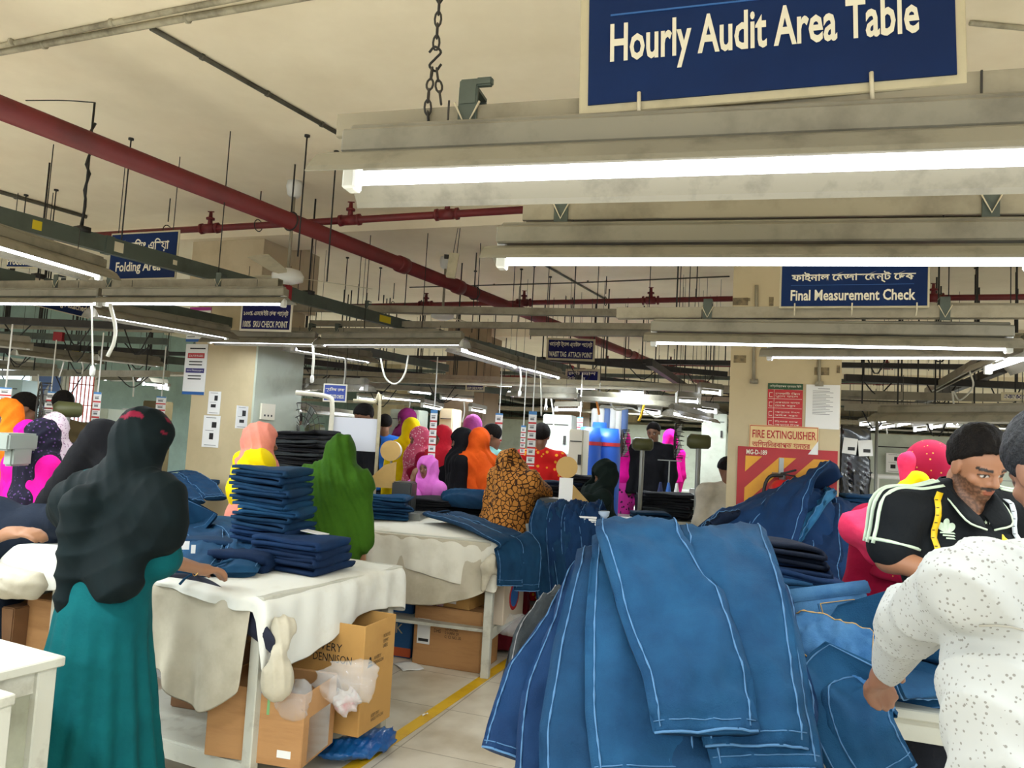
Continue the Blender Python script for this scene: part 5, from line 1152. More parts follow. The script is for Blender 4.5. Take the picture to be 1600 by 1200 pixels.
pair([P(1450, 1045, d=2.32), P(1400, 1052, d=2.22), P(1345, 1062, d=2.14), P(1318, 1092, d=2.06), P(1335, 1150, d=2.0), P(1378, 1230, d=1.98)], [Vector((0.1, 0.9, 0.1)), Vector((0.2, 0.8, 0.1)), Vector((0.75, 0.5, 0.1)), Vector((0.9, 0.0, 0.25)), Vector((0.9, 0.0, 0.35))], 'light blue trouser leg hanging over the front edge of the measuring table', DEN['bright'], 0.12, 0.075, 0, 52, 'jeans on the measuring table', 0.02, 0.03, 1, True, (-0.02, 0.02), 0.008)
pair([P(1450, 1010, d=2.5), P(1420, 1010, d=2.42), P(1390, 1030, d=2.34), P(1440, 1075, d=2.2)], Vector((0.5, 0.8, 0.1)), 'blue jeans spread under the hand of the white shirted man', DEN['bright'], 0.15, 0.1, 0, 53, 'jeans on the measuring table', 0.02, 0.03)
# the heap on table E in front of the fire extinguisher
EG = 'jeans heaped at the fire column'; dE = P(1250, 913, z=ZE).y + 0.35
def ep(x, y, dd=0.0): return P(x, y, d=dE + dd)
F = folds(un([el((0, 0, 0.20), (0.33, 0.26, 0.30)), el((0.05, -0.1, 0.05), (0.38, 0.25, 0.16))], 0.1), 0.012, 7, (0.5, 0.2, 1), 4, 1.2)
o = sd_mesh('jeans_bundle', F, (-0.5, -0.45, -0.05), (0.5, 0.4, 0.6), 0.02, DEN['royal']); bpos = P(1232, 900, d=dE + 0.12); o.location = (bpos.x, bpos.y, ZE + 0.01); tag(o, 'big tied bundle of blue jeans inside the heap at the fire column', 'jeans', EG)
la = Vector((0.75, -0.1, 0.65)).normalized()
pair([ep(1262, 770, 0.35), ep(1250, 756, 0.2), ep(1225, 765, 0.05), ep(1190, 800, -0.10), ep(1160, 850, -0.20), ep(1148, 890, -0.22)], Vector((0.85, -0.2, 0.5)), 'broad blue jeans spread over the heap, closest to the warning stripes', DEN['royal'], 0.23, 0.14, 0, 61, EG, 0.02, 0.05, 1, True, None, 0.016)
pair([ep(1285, 775, 0.3), ep(1290, 778, 0.15), ep(1272, 795, -0.02), ep(1245, 830, -0.12), ep(1222, 865, -0.2)], Vector((0.7, -0.3, 0.6)), 'light blue strip of jeans down the middle of the heap at the fire column', DEN['light'], 0.07, 0.05, 0, 62, EG, 0.01, 0.05, 1, True, (-0.03, 0.03), 0.012)
pair([ep(1285, 778, 0.35), ep(1298, 782, 0.2), ep(1305, 815, 0.02), ep(1318, 865, -0.10), ep(1330, 918, -0.14)], Vector((0.9, 0.1, -0.25)), 'blue jeans falling to the dark stacks from the heap at the fire column', DEN['royal'], 0.19, 0.12, 0, 63, EG, 0.02, 0.05, -1, True, (-0.10, 0.06), 0.012)
pair([ep(1270, 790, 0.2), ep(1268, 800, 0.05), ep(1265, 840, -0.1), ep(1262, 880, -0.18), ep(1270, 922, -0.2)], Vector((0.95, -0.1, 0.1)), 'dark fold of jeans in the hollow of the heap at the fire column', DEN['dark'], 0.16, 0.10, 0, 64, EG, 0.02, 0.05, -1, True, (-0.10, 0.06), 0.012)
pair([ep(1165, 815, 0.1), ep(1145, 812, -0.05), ep(1120, 820, -0.12), ep(1105, 828, -0.15)], Vector((0.3, -0.5, 0.8)), 'rolled end of jeans poking out of the heap at the fire column', DEN['ink'], 0.06, 0.045, 0, 65, EG, 0.01, 0.05, 1, True, (-0.02, 0.02), 0.01)
pb = P(1356, 893, z=ZE); pile(flat(pb, ZE + 0.012), 10, 0.05, ['ink', 'dark', 'ink'], 'the dark stack at the fire column', 'dark stack at the fire column', 0.036, 0.012, (-0.03, 0), 0.34, 0.32, 0.044, 3, 17, 0.06)

# ================================================================ people
def npv(v): return np.array([v[0], v[1], v[2]], float)


def eulm(yaw, pitch, roll):
    """head turn: yaw to its left, pitch > 0 looks down, roll to its right shoulder"""
    return np.array(Matrix.Rotation(yaw, 3, 'Z') @ Matrix.Rotation(-pitch, 3, 'X') @ Matrix.Rotation(roll, 3, 'Y'))


def head_sd(c, R, hs, fem, detail=True):
    """skull, jaw, nose, brow, lips and ears in head units (1 = chin to crown)"""
    s = 0.92 if fem else 1.0
    base = [el((0, -0.04, 0.13), (0.335, 0.41, 0.37)), el((0, 0.09, -0.16), (0.255 * s, 0.27, 0.33)), el((0, 0.2, -0.38), (0.12 * s, 0.13, 0.10))]
    skull = un(base, 0.10)
    fine = [rc((0, 0.345, 0.06), (0, 0.43, -0.10), 0.032, 0.052), rc((-0.05, 0.37, -0.125), (0.05, 0.37, -0.125), 0.036)]
    if detail:
        fine += [rc((-0.18, 0.30, 0.085), (-0.05, 0.345, 0.075), 0.045), rc((0.05, 0.345, 0.075), (0.18, 0.30, 0.085), 0.045), el((0.19, 0.21, -0.10), (0.09, 0.09, 0.08)), el((-0.19, 0.21, -0.10), (0.09, 0.09, 0.08)),
                 el((0, 0.335, -0.235), (0.10, 0.045, 0.03)), el((0, 0.325, -0.275), (0.085, 0.045, 0.032))]
    ears = [el((e * 0.335, -0.03, -0.01), (0.035, 0.09, 0.14)) for e in (-1, 1)]
    f0 = un([skull] + fine, 0.035)
    if detail:
        sock = un([el((e * 0.145, 0.375, 0.01), (0.085, 0.07, 0.05)) for e in (-1, 1)], 0.01); f1 = sub(f0, sock, 0.04); eye = un([el((e * 0.145, 0.285, 0.008), (0.075, 0.055, 0.052)) for e in (-1, 1)], 0.01); mouth = el((0, 0.385, -0.254), (0.085, 0.03, 0.007)); f2 = sub(un([f1, eye], 0.015), mouth, 0.012)
    else: f2 = f0
    f3 = un([f2] + ears, 0.02)
    return lambda p: f3(((p - c) @ R) / hs) * hs


def hand_sd(w, d, n, size, curl=0.5, spread=1.0, thumb=1):
    """palm, four fingers and a thumb: wrist w, finger direction d, palm normal n"""
    w, d, n = npv(w), npv(d), npv(n); d /= np.linalg.norm(d); n = n - d * (n @ d); n /= np.linalg.norm(n); l = np.cross(d, n) * thumb; s = size
    R = np.stack([l, d, n], 1)
    fs = [el(w + d * 0.26 * s, (0.215 * s, 0.30 * s, 0.085 * s), R), rc(w - d * 0.1 * s, w + d * 0.12 * s, 0.14 * s, 0.15 * s)]
    for k, (off, ln, r) in enumerate(((0.155, 0.40, 0.052), (0.052, 0.45, 0.054), (-0.052, 0.42, 0.052), (-0.15, 0.33, 0.046))):
        b = w + d * (0.46 - 0.03 * abs(k - 1)) * s + l * off * spread * s; a1, a2, a3 = curl * 0.7, curl * 1.6, curl * 2.3
        q = [b]
        for a_, f in ((a1, 0.42), (a2, 0.33), (a3, 0.25)): q.append(q[-1] + (d * math.cos(a_) + n * math.sin(a_)) * ln * f * s)
        for i in range(3): fs.append(rc(q[i], q[i + 1], r * (1 - 0.1 * i) * s, r * (0.92 - 0.1 * i) * s))
    b = w + d * 0.14 * s + l * 0.15 * s; m = b + (l * 0.6 + d * 0.7 + n * 0.35) * 0.22 * s; e = m + (l * 0.1 + d * 0.9 + n * 0.45) * 0.22 * s
    fs += [rc(b, m, 0.075 * s, 0.062 * s), rc(m, e, 0.06 * s, 0.048 * s)]
    return un(fs, 0.018 * s / 0.18)


class Person:
    """joints in the person's own frame: +y is the way they face, +x their right hand"""
    def __init__(s, label, loc, rz, H=1.55, fem=True, lean=0.0, side=0.0, head=(0, 0, 0), headc=None, armR=None, armL=None, group=None, shw=None, z=0.0, hs=None, name='person'):
        s.root = empty(name, (loc[0], loc[1], z), rz, label, 'person', group); s.H = H; s.fem = fem
        s.M = np.array(rot(rz)); s.o = np.array([loc[0], loc[1], z])
        s.hs = hs or H / (7.4 if not fem else 7.2); hip = np.array([0, 0, 0.52 * H]); R = np.array(Matrix.Rotation(-lean, 3, 'X') @ Matrix.Rotation(side, 3, 'Y'))
        up = lambda x, y, z_: hip + R @ np.array([x * H, y * H, z_ * H])
        s.hip = hip; s.waist = up(0, 0, 0.09); s.chest = up(0, 0.005, 0.20); s.neck = up(0, -0.005, 0.315); sw = shw or (0.108 if fem else 0.125)
        s.sh = {1: up(sw, -0.005, 0.285), -1: up(-sw, -0.005, 0.285)}; s.R = R
        s.HR = eulm(*head); hc = up(0, 0.02, 0.41)
        s.hc = s.loc(headc) if headc is not None else hc
        s.el, s.wr, s.hd, s.hn = {}, {}, {}, {}
        for k, a in ((1, armR), (-1, armL)):
            if a is None: s.el[k] = s.sh[k] + np.array([k * 0.02 * H, 0.0, -0.175 * H]); s.wr[k] = s.el[k] + np.array([0, 0.04 * H, -0.145 * H]); s.hd[k] = np.array([0, 0.1, -1.0]); s.hn[k] = np.array([-k, 0.1, 0.0])
            else:
                s.el[k] = s.loc(a[0]); s.wr[k] = s.loc(a[1]); s.hd[k] = s.M.T @ npv(a[2]) if len(a) > 2 and a[2] is not None else s.wr[k] - s.el[k]; s.hn[k] = s.M.T @ npv(a[3]) if len(a) > 3 else np.array([0, 0, -1.0])

    def loc(s, w): return s.M.T @ (npv(w) - s.o)

    def body(s, skin, h=0.012, tint=None, detail=True, legs=True, hands=(1, -1), curl=0.5, mat_=None, arms=(1, -1), feet=True):
        H = s.H; k_ = 0.9 if s.fem else 1.0; X = s.R @ np.array([0.034 * H, 0, 0]); f = [rc(s.hip + X * e, s.waist + X * e * 0.8, 0.058 * H * k_, 0.048 * H * k_) for e in (-1, 1)] + [rc(s.waist + X * e * 0.8, s.chest + X * e * 1.2, 0.048 * H * k_, 0.05 * H * k_) for e in (-1, 1)] + [ rc(s.sh[1] * 0.85 + s.sh[-1] * 0.15, s.sh[-1] * 0.85 + s.sh[1] * 0.15, 0.028 * H * k_), rc(s.neck - np.array([0, 0, 0.02 * H]), s.hc - s.HR @ np.array([0, 0.12, 0.28]) * s.hs, 0.034 * H * k_, 0.031 * H * k_)]
        for e in arms: f += [rc(s.sh[e], s.el[e], 0.029 * H * k_, 0.023 * H * k_), rc(s.el[e], s.wr[e], 0.0235 * H * k_, 0.0155 * H * k_)]
        if legs:
            for e in (-1, 1):
                kn = np.array([e * 0.052 * H, 0.015 * H, 0.27 * H]); an = np.array([e * 0.05 * H, 0, 0.045 * H]); f += [rc(s.hip + np.array([e * 0.05 * H, 0, -0.02 * H]), kn, 0.055 * H, 0.035 * H), rc(kn, an, 0.034 * H, 0.022 * H), rc(an - np.array([0, 0.01, 0.02 * H]), an + np.array([0, 0.1 * H, -0.027 * H]), 0.022 * H, 0.016 * H)]
        A = un(f, 0.03)
        parts = [A, head_sd(s.hc, s.HR, s.hs, s.fem, detail)] + [hand_sd(s.wr[e], s.hd[e], s.hn[e], 0.108 * H * (0.95 if s.fem else 1.0), curl, 1.0, e) for e in hands if e in arms]
        F = un(parts, 0.012); pts = [s.hip, s.hc, s.neck] + [x[e] for x in (s.sh, s.el, s.wr) for e in arms]; P_ = np.array(pts); lo = P_.min(0) - 0.16; hi = P_.max(0) + 0.2
        lo[2] = -0.005 if legs else max(0, lo[2]); hi[2] = max(hi[2], s.hc[2] + 0.62 * s.hs)
        sk = np.array(lin(skin))
        def T(v):
            q = ((v - s.hc) @ s.HR) / s.hs; c = np.tile(sk, (len(v), 1)); fr = (q[:, 1] > 0.1) & (np.abs(q).max(1) < 0.62)
            br = fr & (np.abs(q[:, 2] - 0.105 + 0.25 * (np.abs(q[:, 0]) - 0.14) ** 2) < 0.022) & (np.abs(q[:, 0]) > 0.055) & (np.abs(q[:, 0]) < 0.245); c[br] = np.array(lin((34, 24, 20)))
            lp = fr & (np.abs(q[:, 2] + 0.255) < 0.042) & (np.abs(q[:, 0]) < 0.105 - 0.9 * np.abs(q[:, 2] + 0.255)) & (q[:, 1] > 0.3); c[lp] = sk * np.array([0.85, 0.52, 0.52])
            ey = fr & ((np.abs(q[:, 0]) - 0.145) ** 2 / 0.062 ** 2 + (q[:, 2] - 0.0) ** 2 / 0.022 ** 2 < 1); c[ey] = np.array(lin((205, 200, 192)))
            ir = ey & ((np.abs(q[:, 0]) - 0.145) ** 2 < 0.026 ** 2); c[ir] = np.array(lin((28, 18, 14)))
            ld = fr & ((np.abs(q[:, 0]) - 0.145) ** 2 / 0.08 ** 2 + (q[:, 2] - 0.004) ** 2 / 0.034 ** 2 < 1) & ~ey & (q[:, 2] > 0.0); c[ld] = np.array(lin((40, 26, 22)))
            if tint is not None: c = tint(q, c, sk)
            return c
        return sd_mesh('body', F, lo, hi, h, mat_ or mat('skin', (150, 105, 78), 0.5, vcol=True), s.root, T)

    def cloth(s, name, f, m, h, lo, hi, tint=None, pad=1.9): return sd_mesh(name, f, lo, hi, h, m, s.root, tint, pad)

    # clothing pieces --------------------------------------------------
    def torso(s, off=0.018, low=0.0):
        H = s.H; k = 0.92 if s.fem else 1.0
        X = s.R @ np.array([0.036 * H, 0, 0]); fs = [rc(s.chest, s.neck - s.R @ np.array([0, 0, 0.055 * H]), 0.066 * H * k + off, 0.04 * H + off), rc(s.sh[1], s.sh[-1], 0.029 * H + off)] + [rc(s.neck + s.R @ np.array([e * 0.02 * H, -0.01 * H, 0.0]), s.sh[e], 0.03 * H + off * 0.6, 0.026 * H + off) for e in (-1, 1)]
        for e in (-1, 1): fs += [rc(s.hip - np.array([0, 0, low * H]) + X * e, s.waist + X * e * 0.8, 0.064 * H * k + off, 0.054 * H * k + off), rc(s.waist + X * e * 0.8, s.chest + X * e * 1.25, 0.054 * H * k + off, 0.058 * H * k + off)]
        return fs

    def sleeve(s, e, to=1.0, off=0.018, cuff=None):
        H = s.H; a, b, c = s.sh[e], s.el[e], s.wr[e]
        if to <= 0.5: return [rc(a, a + (b - a) * to * 2, 0.031 * H + off, 0.029 * H + off if cuff is None else cuff)]
        t = (to - 0.5) * 2; return [rc(a, b, 0.031 * H + off, 0.027 * H + off), rc(b, b + (c - b) * t, 0.027 * H + off, 0.02 * H + off if cuff is None else cuff)]

    def veil(s, off=0.11, cape=0.2, face=(0.225, 0.36, 0.335), front=0.0, back=0.06, fc=(0, 0.52, -0.08), width=1.0):
        """hood round the head, gathered at the neck, spreading over the shoulders"""
        hs = s.hs; c, R = s.hc, s.HR
        def hood(p):
            q = ((p - c) @ R) / hs; a = un([el((0, -0.05, 0.13), (0.335 + off * 0.8, 0.42 + off * 0.8, 0.37 + off)), el((0, 0.04, -0.18), (0.285 + off * 0.6, 0.31 + off * 0.5, 0.36))], 0.12)(q) * hs
            return a
        nk = s.neck - np.array([0, 0, 0.02 * s.H]); H = s.H; fs = [hood, rc(c - R @ np.array([0, 0.02, 0.25]) * hs, nk, 0.36 * hs, 0.082 * H), rc(s.sh[1] * 0.9 + s.sh[-1] * 0.1, s.sh[-1] * 0.9 + s.sh[1] * 0.1, 0.052 * H * width)]
        if cape: fs += [rc(nk, s.chest - s.R @ np.array([0, back * H * 0.3, cape * H * 0.6]), 0.07 * H, 0.105 * H * width)]
        f = un(fs, 0.075)
        if face is None: return f
        hole = el(fc, face); g = lambda p: hole(((p - c) @ R) / hs) * hs
        return sub(f, g, 0.012)

    def skirt(s, z0=0.02, r0=0.22, amp=0.012, n=16, seed=0.0, top=0.60, rt=None):
        H = s.H; f = rc((s.hip[0], s.hip[1], top * H), (s.hip[0] * 0.5, s.hip[1] * 0.5, z0 + r0 * 0.2), rt or 0.095 * H, r0); g = pleats(f, amp, n, (0, 0), seed, top * H, z0); return inter(g, half((0, 0, -1), -z0), 0.004)

    def hair(s, m, h=0.006, off=0.05, line=-0.02, low=-0.30, top=0.0):
        hs, c, R = s.hs, s.hc, s.HR
        def f(p):
            q = ((p - c) @ R) / hs; a = el((0, -0.045, 0.14 + top * 0.5), (0.335, 0.415, 0.37 + off * 0.6 + top))(q) - off * np.clip((q[:, 2] + 0.30) / 0.5, 0.12, 1.0); b = 0.78 * q[:, 2] - 0.63 * q[:, 1] - line + 0.022 * wob(q, 26) + 0.012 * np.sin(q[:, 0] * 60); d = -smin(-a, b, 0.03)
            d = -smin(-d, q[:, 2] - low, 0.04); e = np.abs(np.abs(q[:, 0]) - 0.37) * 0
            return (d + 0.010 * np.sin(q[:, 0] * 50 + 6 * wob(q, 7)) * np.sin(q[:, 2] * 34 + q[:, 1] * 22)) * hs
        return s.cloth('hair', f, m, h, c - 0.62 * hs, c + 0.66 * hs)


HAIR = mat('black_hair', (16, 13, 12), 0.75, (26, 22, 20), 60, 0.5, 0.5, 160, spec=0.15)
def fabric(name, c, c2=None, ns=5, rough=0.85, bump=0.35, **k): return mat(name, c, rough, c2 or tuple(int(x * 0.86) for x in c), ns, 0.55, bump, 34, spec=0.15, **k)
SK = (158, 112, 82); SKD = (128, 88, 64)


def printed(name, base, dots, scale=40, size=0.25, rough=0.85, kind='F1'):
    """cloth with a small print: voronoi cells; dots drawn in their centres or along their edges"""
    if name in _mats: return _mats[name]
    m = bpy.data.materials.new(name); m.use_nodes = True; nt = m.node_tree; b = nt.nodes['Principled BSDF']; b.inputs['Roughness'].default_value = rough; b.inputs['Specular IOR Level'].default_value = 0.2
    tc = nt.nodes.new('ShaderNodeTexCoord'); v = nt.nodes.new('ShaderNodeTexVoronoi'); v.inputs['Scale'].default_value = scale
    if kind == 'EDGE': v.feature = 'DISTANCE_TO_EDGE'
    nt.links.new(tc.outputs['Object'], v.inputs['Vector']); rp = nt.nodes.new('ShaderNodeValToRGB'); rp.color_ramp.interpolation = 'CONSTANT'
    rp.color_ramp.elements[0].color = lin(dots) + (1,); rp.color_ramp.elements[1].position = size; rp.color_ramp.elements[1].color = lin(base) + (1,)
    nt.links.new(v.outputs['Distance'], rp.inputs[0]); nt.links.new(rp.outputs[0], b.inputs['Base Color']); _mats[name] = m; return m


# ---------------------------------------------------------------- the woman in teal
w1 = Person('woman in a teal dress and black veil folding jeans, seen from behind', (-1.50, 2.98), -0.40, 1.58, True, 0.10, 0.0, (-0.35, 0.35, 0.06), P(224, 690, d=3.06), (P(250, 872, d=3.02), P(316, 890, d=3.30), Vector((0.5, 0.8, -0.15)), Vector((0.1, 0, -1))), (P(135, 880, d=3.02), P(175, 905, d=3.30), Vector((0.5, 0.8, -0.1)), Vector((0, 0, -1))))
w1.body(SK, 0.007, hands=(1, -1), curl=0.45)
TEAL = fabric('teal_cloth', (6, 88, 92), (3, 74, 80), 3)
d1 = un(w1.torso(0.02) + w1.sleeve(1, 0.56, 0.026) + w1.sleeve(-1, 0.8, 0.03) + [w1.skirt(0.03, 0.27, 0.020, 15, 2.0, 0.60, 0.145)], 0.05)
w1.cloth('dress', folds(d1, 0.003, 7, (1, 0.2, 0.35), 3, 1.4), TEAL, 0.010, (-0.5, -0.42, 0.0), (0.5, 0.75, 1.5))
H1 = w1.H
tail0, tail1 = w1.loc(P(128, 790, d=2.86)), w1.loc(P(104, 945, d=2.88)); bk = w1.loc(P(172, 905, d=2.86))
v1 = un([w1.veil(0.13, 0.0, (0.24, 0.4, 0.36), fc=(0, 0.55, -0.1), width=1.15), rc(w1.neck, w1.sh[-1] + np.array([-0.03, -0.05, -0.05]), 0.078, 0.092), rc(w1.neck + np.array([0, -0.03, 0]), w1.sh[1] + np.array([0.03, -0.01, -0.05]), 0.08, 0.095), rc(w1.sh[1] + np.array([0.02, 0.0, 0.0]), w1.sh[1] + np.array([0.03, 0.02, -0.13]), 0.098, 0.088), rc(w1.sh[1] * 0.6 + w1.sh[-1] * 0.4 + np.array([0, -0.03, -0.06]), bk + np.array([0.06, 0, 0.0]), 0.12, 0.075), rc(w1.sh[-1] + np.array([0.02, -0.04, -0.05]), bk, 0.11, 0.08), rc(tail0, tail1, 0.075, 0.042), rc(w1.loc(P(190, 690, d=3.0)), w1.loc(P(183, 770, d=2.9)), 0.035, 0.03)], 0.045)
v1 = folds(swoops(v1, 0.011, 13, w1.neck + np.array([-0.03, 0, 0.10]), 1.0, 0.7), 0.003, 20, (0.9, 0.2, 0.3), 4, 1.2, 4)
VEILK = mat('sheer_black_veil', (18, 32, 34), 0.8, vcol=True, spec=0.15)
def tint1(v):
    q = (v - w1.hc) @ w1.HR; c = np.tile(np.array(lin((11, 22, 24))), (len(v), 1)); c *= (0.9 + 0.35 * np.clip(wob(v, 30), 0, 1))[:, None]
    fl = (q[:, 2] > 0.05) & (wob(v, 44, 1.0) > 0.42); c[fl] = np.array(lin((120, 24, 48))); og = (q[:, 0] < -0.33 * w1.hs) & (np.abs(q[:, 1]) < 0.07 * w1.hs) & (q[:, 2] > -0.40 * w1.hs) & (q[:, 2] < 0.05 * w1.hs); c[og] = np.array(lin((206, 84, 26))); e = (wob(v, 26, 5) > 0.62) & (q[:, 2] > 0.0); c[e] = np.array(lin((48, 60, 78))); return c
w1.cloth('veil', v1, VEILK, 0.008, (-0.48, -0.42, 0.60), (0.48, 0.42, 1.72), tint1)
mb = MB(); q = P(306, 890, d=3.25); mb.tube([q + Vector((0.012 * math.sin(t), 0.024 * math.cos(t) * 0.4, 0.024 * math.cos(t))) for t in [k * 0.45 for k in range(15)]], 0.002, 5); o = mb.build('bracelet', mat('gold_metal', (196, 158, 88), 0.3, metal=0.8)); o.parent = w1.root; o.matrix_parent_inverse = (Matrix.Translation(w1.root.location) @ Matrix.Rotation(-0.40, 4, 'Z')).inverted()

# ---------------------------------------------------------------- the worker in green
w2 = Person('worker wrapped in a moss green veil, seen from behind', (-1.04, 4.62), -0.1, 1.56, True, 0.03, 0, (0.1, 0.15, 0), P(533, 712, d=4.65))
w2.body(SK, 0.016, detail=False, hands=())
GREEN = fabric('moss_green_cloth', (58, 98, 22), (44, 80, 16), 4)
f = un([w2.veil(0.12, 0.25, (0.22, 0.36, 0.34), width=1.25), rc(w2.sh[1], w2.el[1] + np.array([0.01, 0, -0.06]), 0.075, 0.07), rc(w2.sh[-1], w2.el[-1] + np.array([-0.01, 0, -0.06]), 0.075, 0.07), rc(w2.chest, w2.hip, 0.17, 0.16), rc(w2.hip, w2.hip * 0.6, 0.16, 0.15)], 0.06)
w2.cloth('veil', folds(folds(f, 0.009, 14, (0.8, 0.1, 0.25), 2, 1.8, 3), 0.005, 26, (0.9, 0, 0.2), 5, 1.8, 4), GREEN, 0.008, (-0.34, -0.3, 0.42), (0.34, 0.34, 1.7))
w2.cloth('trousers', w2.skirt(0.03, 0.16, 0.01, 12), fabric('dark_green_cloth', (24, 44, 18)), 0.02, (-0.3, -0.3, 0), (0.3, 0.3, 1.0))

# ---------------------------------------------------------------- pink veil, yellow shawl
w3 = Person('woman in a salmon pink veil and bright yellow shawl, in profile', (-1.62, 4.95), -1.25, 1.64, True, 0.05, 0, (-0.05, 0.05, 0), P(408, 693, d=4.97))
w3.body(SKD, 0.010, detail=True, hands=())
PINK = fabric('salmon_pink_cloth', (228, 142, 124), (214, 126, 110), 4); YEL = fabric('bright_yellow_cloth', (242, 214, 10), (230, 196, 4), 4)
w3.cloth('veil', folds(w3.veil(0.12, 0.0, (0.25, 0.34, 0.36), fc=(0, 0.50, -0.06)), 0.008, 24, (0.1, 0.7, 0.6), 1, 1.6, 5), PINK, 0.007, w3.hc - np.array([0.25, 0.3, 0.40]), w3.hc + np.array([0.25, 0.3, 0.25]))
f = un([rc(w3.sh[1] + np.array([0, 0, 0.0]), w3.sh[-1], 0.10), rc(w3.neck - np.array([0, 0, 0.03]), w3.chest, 0.11, 0.19), rc(w3.sh[1], w3.el[1], 0.10, 0.085), rc(w3.sh[-1] - np.array([0, 0.05, 0]), w3.el[-1] + np.array([0, -0.08, -0.02]), 0.105, 0.075)], 0.05)
w3.cloth('shawl', folds(f, 0.009, 14, (0.4, 0.6, 0.4), 2, 1.6, 4), YEL, 0.009, (-0.4, -0.35, 0.85), (0.4, 0.35, 1.48))
w3.cloth('dress', un(w3.torso(0.02) + w3.sleeve(1, 0.9, 0.03) + w3.sleeve(-1, 0.9, 0.03) + [w3.skirt(0.03, 0.2, 0.01, 13)], 0.05), PINK, 0.014, (-0.36, -0.36, 0), (0.36, 0.36, 1.45))

# ---------------------------------------------------------------- woman in leopard print
w4 = Person('woman in a brown leopard print veil reaching over the hanging jeans', (0.04, 5.95), -0.75, 1.56, True, 0.06, 0.02, (0.0, 0.25, 0), P(797, 728, d=5.98), (P(850, 770, d=6.1), P(868, 800, d=6.15), Vector((0.35, 0.1, -1)), Vector((-0.5, 0.5, 0))), None)
w4.body(SKD, 0.012, detail=False, hands=(1,), curl=0.5)
LEO = printed('leopard_cloth', (178, 118, 52), (54, 32, 16), 26, 0.075, kind='EDGE')
f = un([w4.veil(0.13, 0.3, (0.22, 0.36, 0.34), width=1.3), rc(w4.sh[1], w4.el[1], 0.08, 0.065), rc(w4.sh[-1], w4.el[-1] + np.array([-0.04, 0, -0.05]), 0.085, 0.085), rc(w4.chest, w4.hip, 0.17, 0.21)], 0.06)
w4.cloth('veil', folds(f, 0.012, 10, (0.9, 0.2, 0.1), 2, 1.5, 3), LEO, 0.012, (-0.42, -0.4, 0.62), (0.42, 0.45, 1.7))
w4.cloth('dress', un([w4.skirt(0.03, 0.2, 0.01, 13)] + w4.torso(0.015), 0.04), fabric('wine_red_cloth', (96, 18, 28)), 0.02, (-0.4, -0.4, 0), (0.4, 0.4, 1.4))

# ---------------------------------------------------------------- generic workers
def worker(label, px, py, d, rz, H, veil=None, dress=None, fem=True, head=(0, 0.15, 0), armR=None, armL=None, h=0.014, face=True, cape=0.22, skin=SKD, hair=True, detail=True, hands=(), sleeve=0.95, group=None, lean=0.04, curl=0.5, fold=0.008, vw=1.1):
    c = P(px, py, d=d); Hn = min(max(H, 1.5), 1.76); H = min(c.z / 0.93, Hn + 0.04); up = max(0.0, c.z - 0.93 * H)     # longer legs lift the upper body to its place
    p = Person(label, (c.x, c.y), rz, H, fem, lean, 0, head, c, armR, armL, group, z=up, hs=Hn / (7.2 if fem else 7.4))
    # shift the body below the head
    p.body(skin, h, detail=detail, hands=hands, curl=curl, legs=up < 0.03)
    dm = dress or veil; f = un(p.torso(0.018, 0.02) + p.sleeve(1, sleeve, 0.022) + p.sleeve(-1, sleeve, 0.022) + ([p.skirt(0.03 - up, 0.2, 0.01, 13)] if fem else [rc(p.hip + np.array([e * 0.05 * H, 0, 0]), (e * 0.055 * H, 0, 0.06 - up), 0.065 * H, 0.045 * H) for e in (-1, 1)]), 0.045)
    ar = np.array([p.el[1], p.el[-1], p.wr[1], p.wr[-1], p.sh[1], p.sh[-1], p.hc]); lo = np.minimum(ar.min(0) - 0.12, (-0.32, -0.32, 0)); hi = np.maximum(ar.max(0) + 0.12, (0.32, 0.32, 0.9 * H)); lo[2] = -up - 0.02; hi[2] = p.neck[2] + 0.06
    if fem: p.cloth('dress', folds(f, 0.004, 8, (0.9, 0.3, 0.2), 1, 1.3), dm, h * 1.25, lo, hi)
    else:
        sh_ = inter(f, half((0, 0, -1), -p.hip[2] + 0.06), 0.01); tr = inter(f, half((0, 0, 1), p.hip[2] - 0.06), 0.01); p.cloth('shirt', folds(sh_, 0.004, 8, (0.9, 0.3, 0.2), 1, 1.3), dm, h * 1.1, lo, hi); p.cloth('trousers', tr, fabric('dark_trousers', (36, 38, 46)), h * 1.5, lo, (hi[0], hi[1], p.hip[2] + 0.1))
    if veil is not None:
        v = folds(p.veil(0.12, cape, (0.23, 0.36, 0.34) if face else None, width=vw), fold, 16, (0.7, 0.5, 0.4), 2, 1.7, 4)
        p.cloth('veil', v, veil, h * 0.9, np.minimum(np.array([p.sh[-1], p.sh[1], p.hc, p.chest]).min(0) - 0.26, 9), np.array([p.sh[-1], p.sh[1], p.hc]).max(0) + 0.26)
    elif hair: p.hair(HAIR, max(h * 0.7, 0.006), line=0.03)
    return p


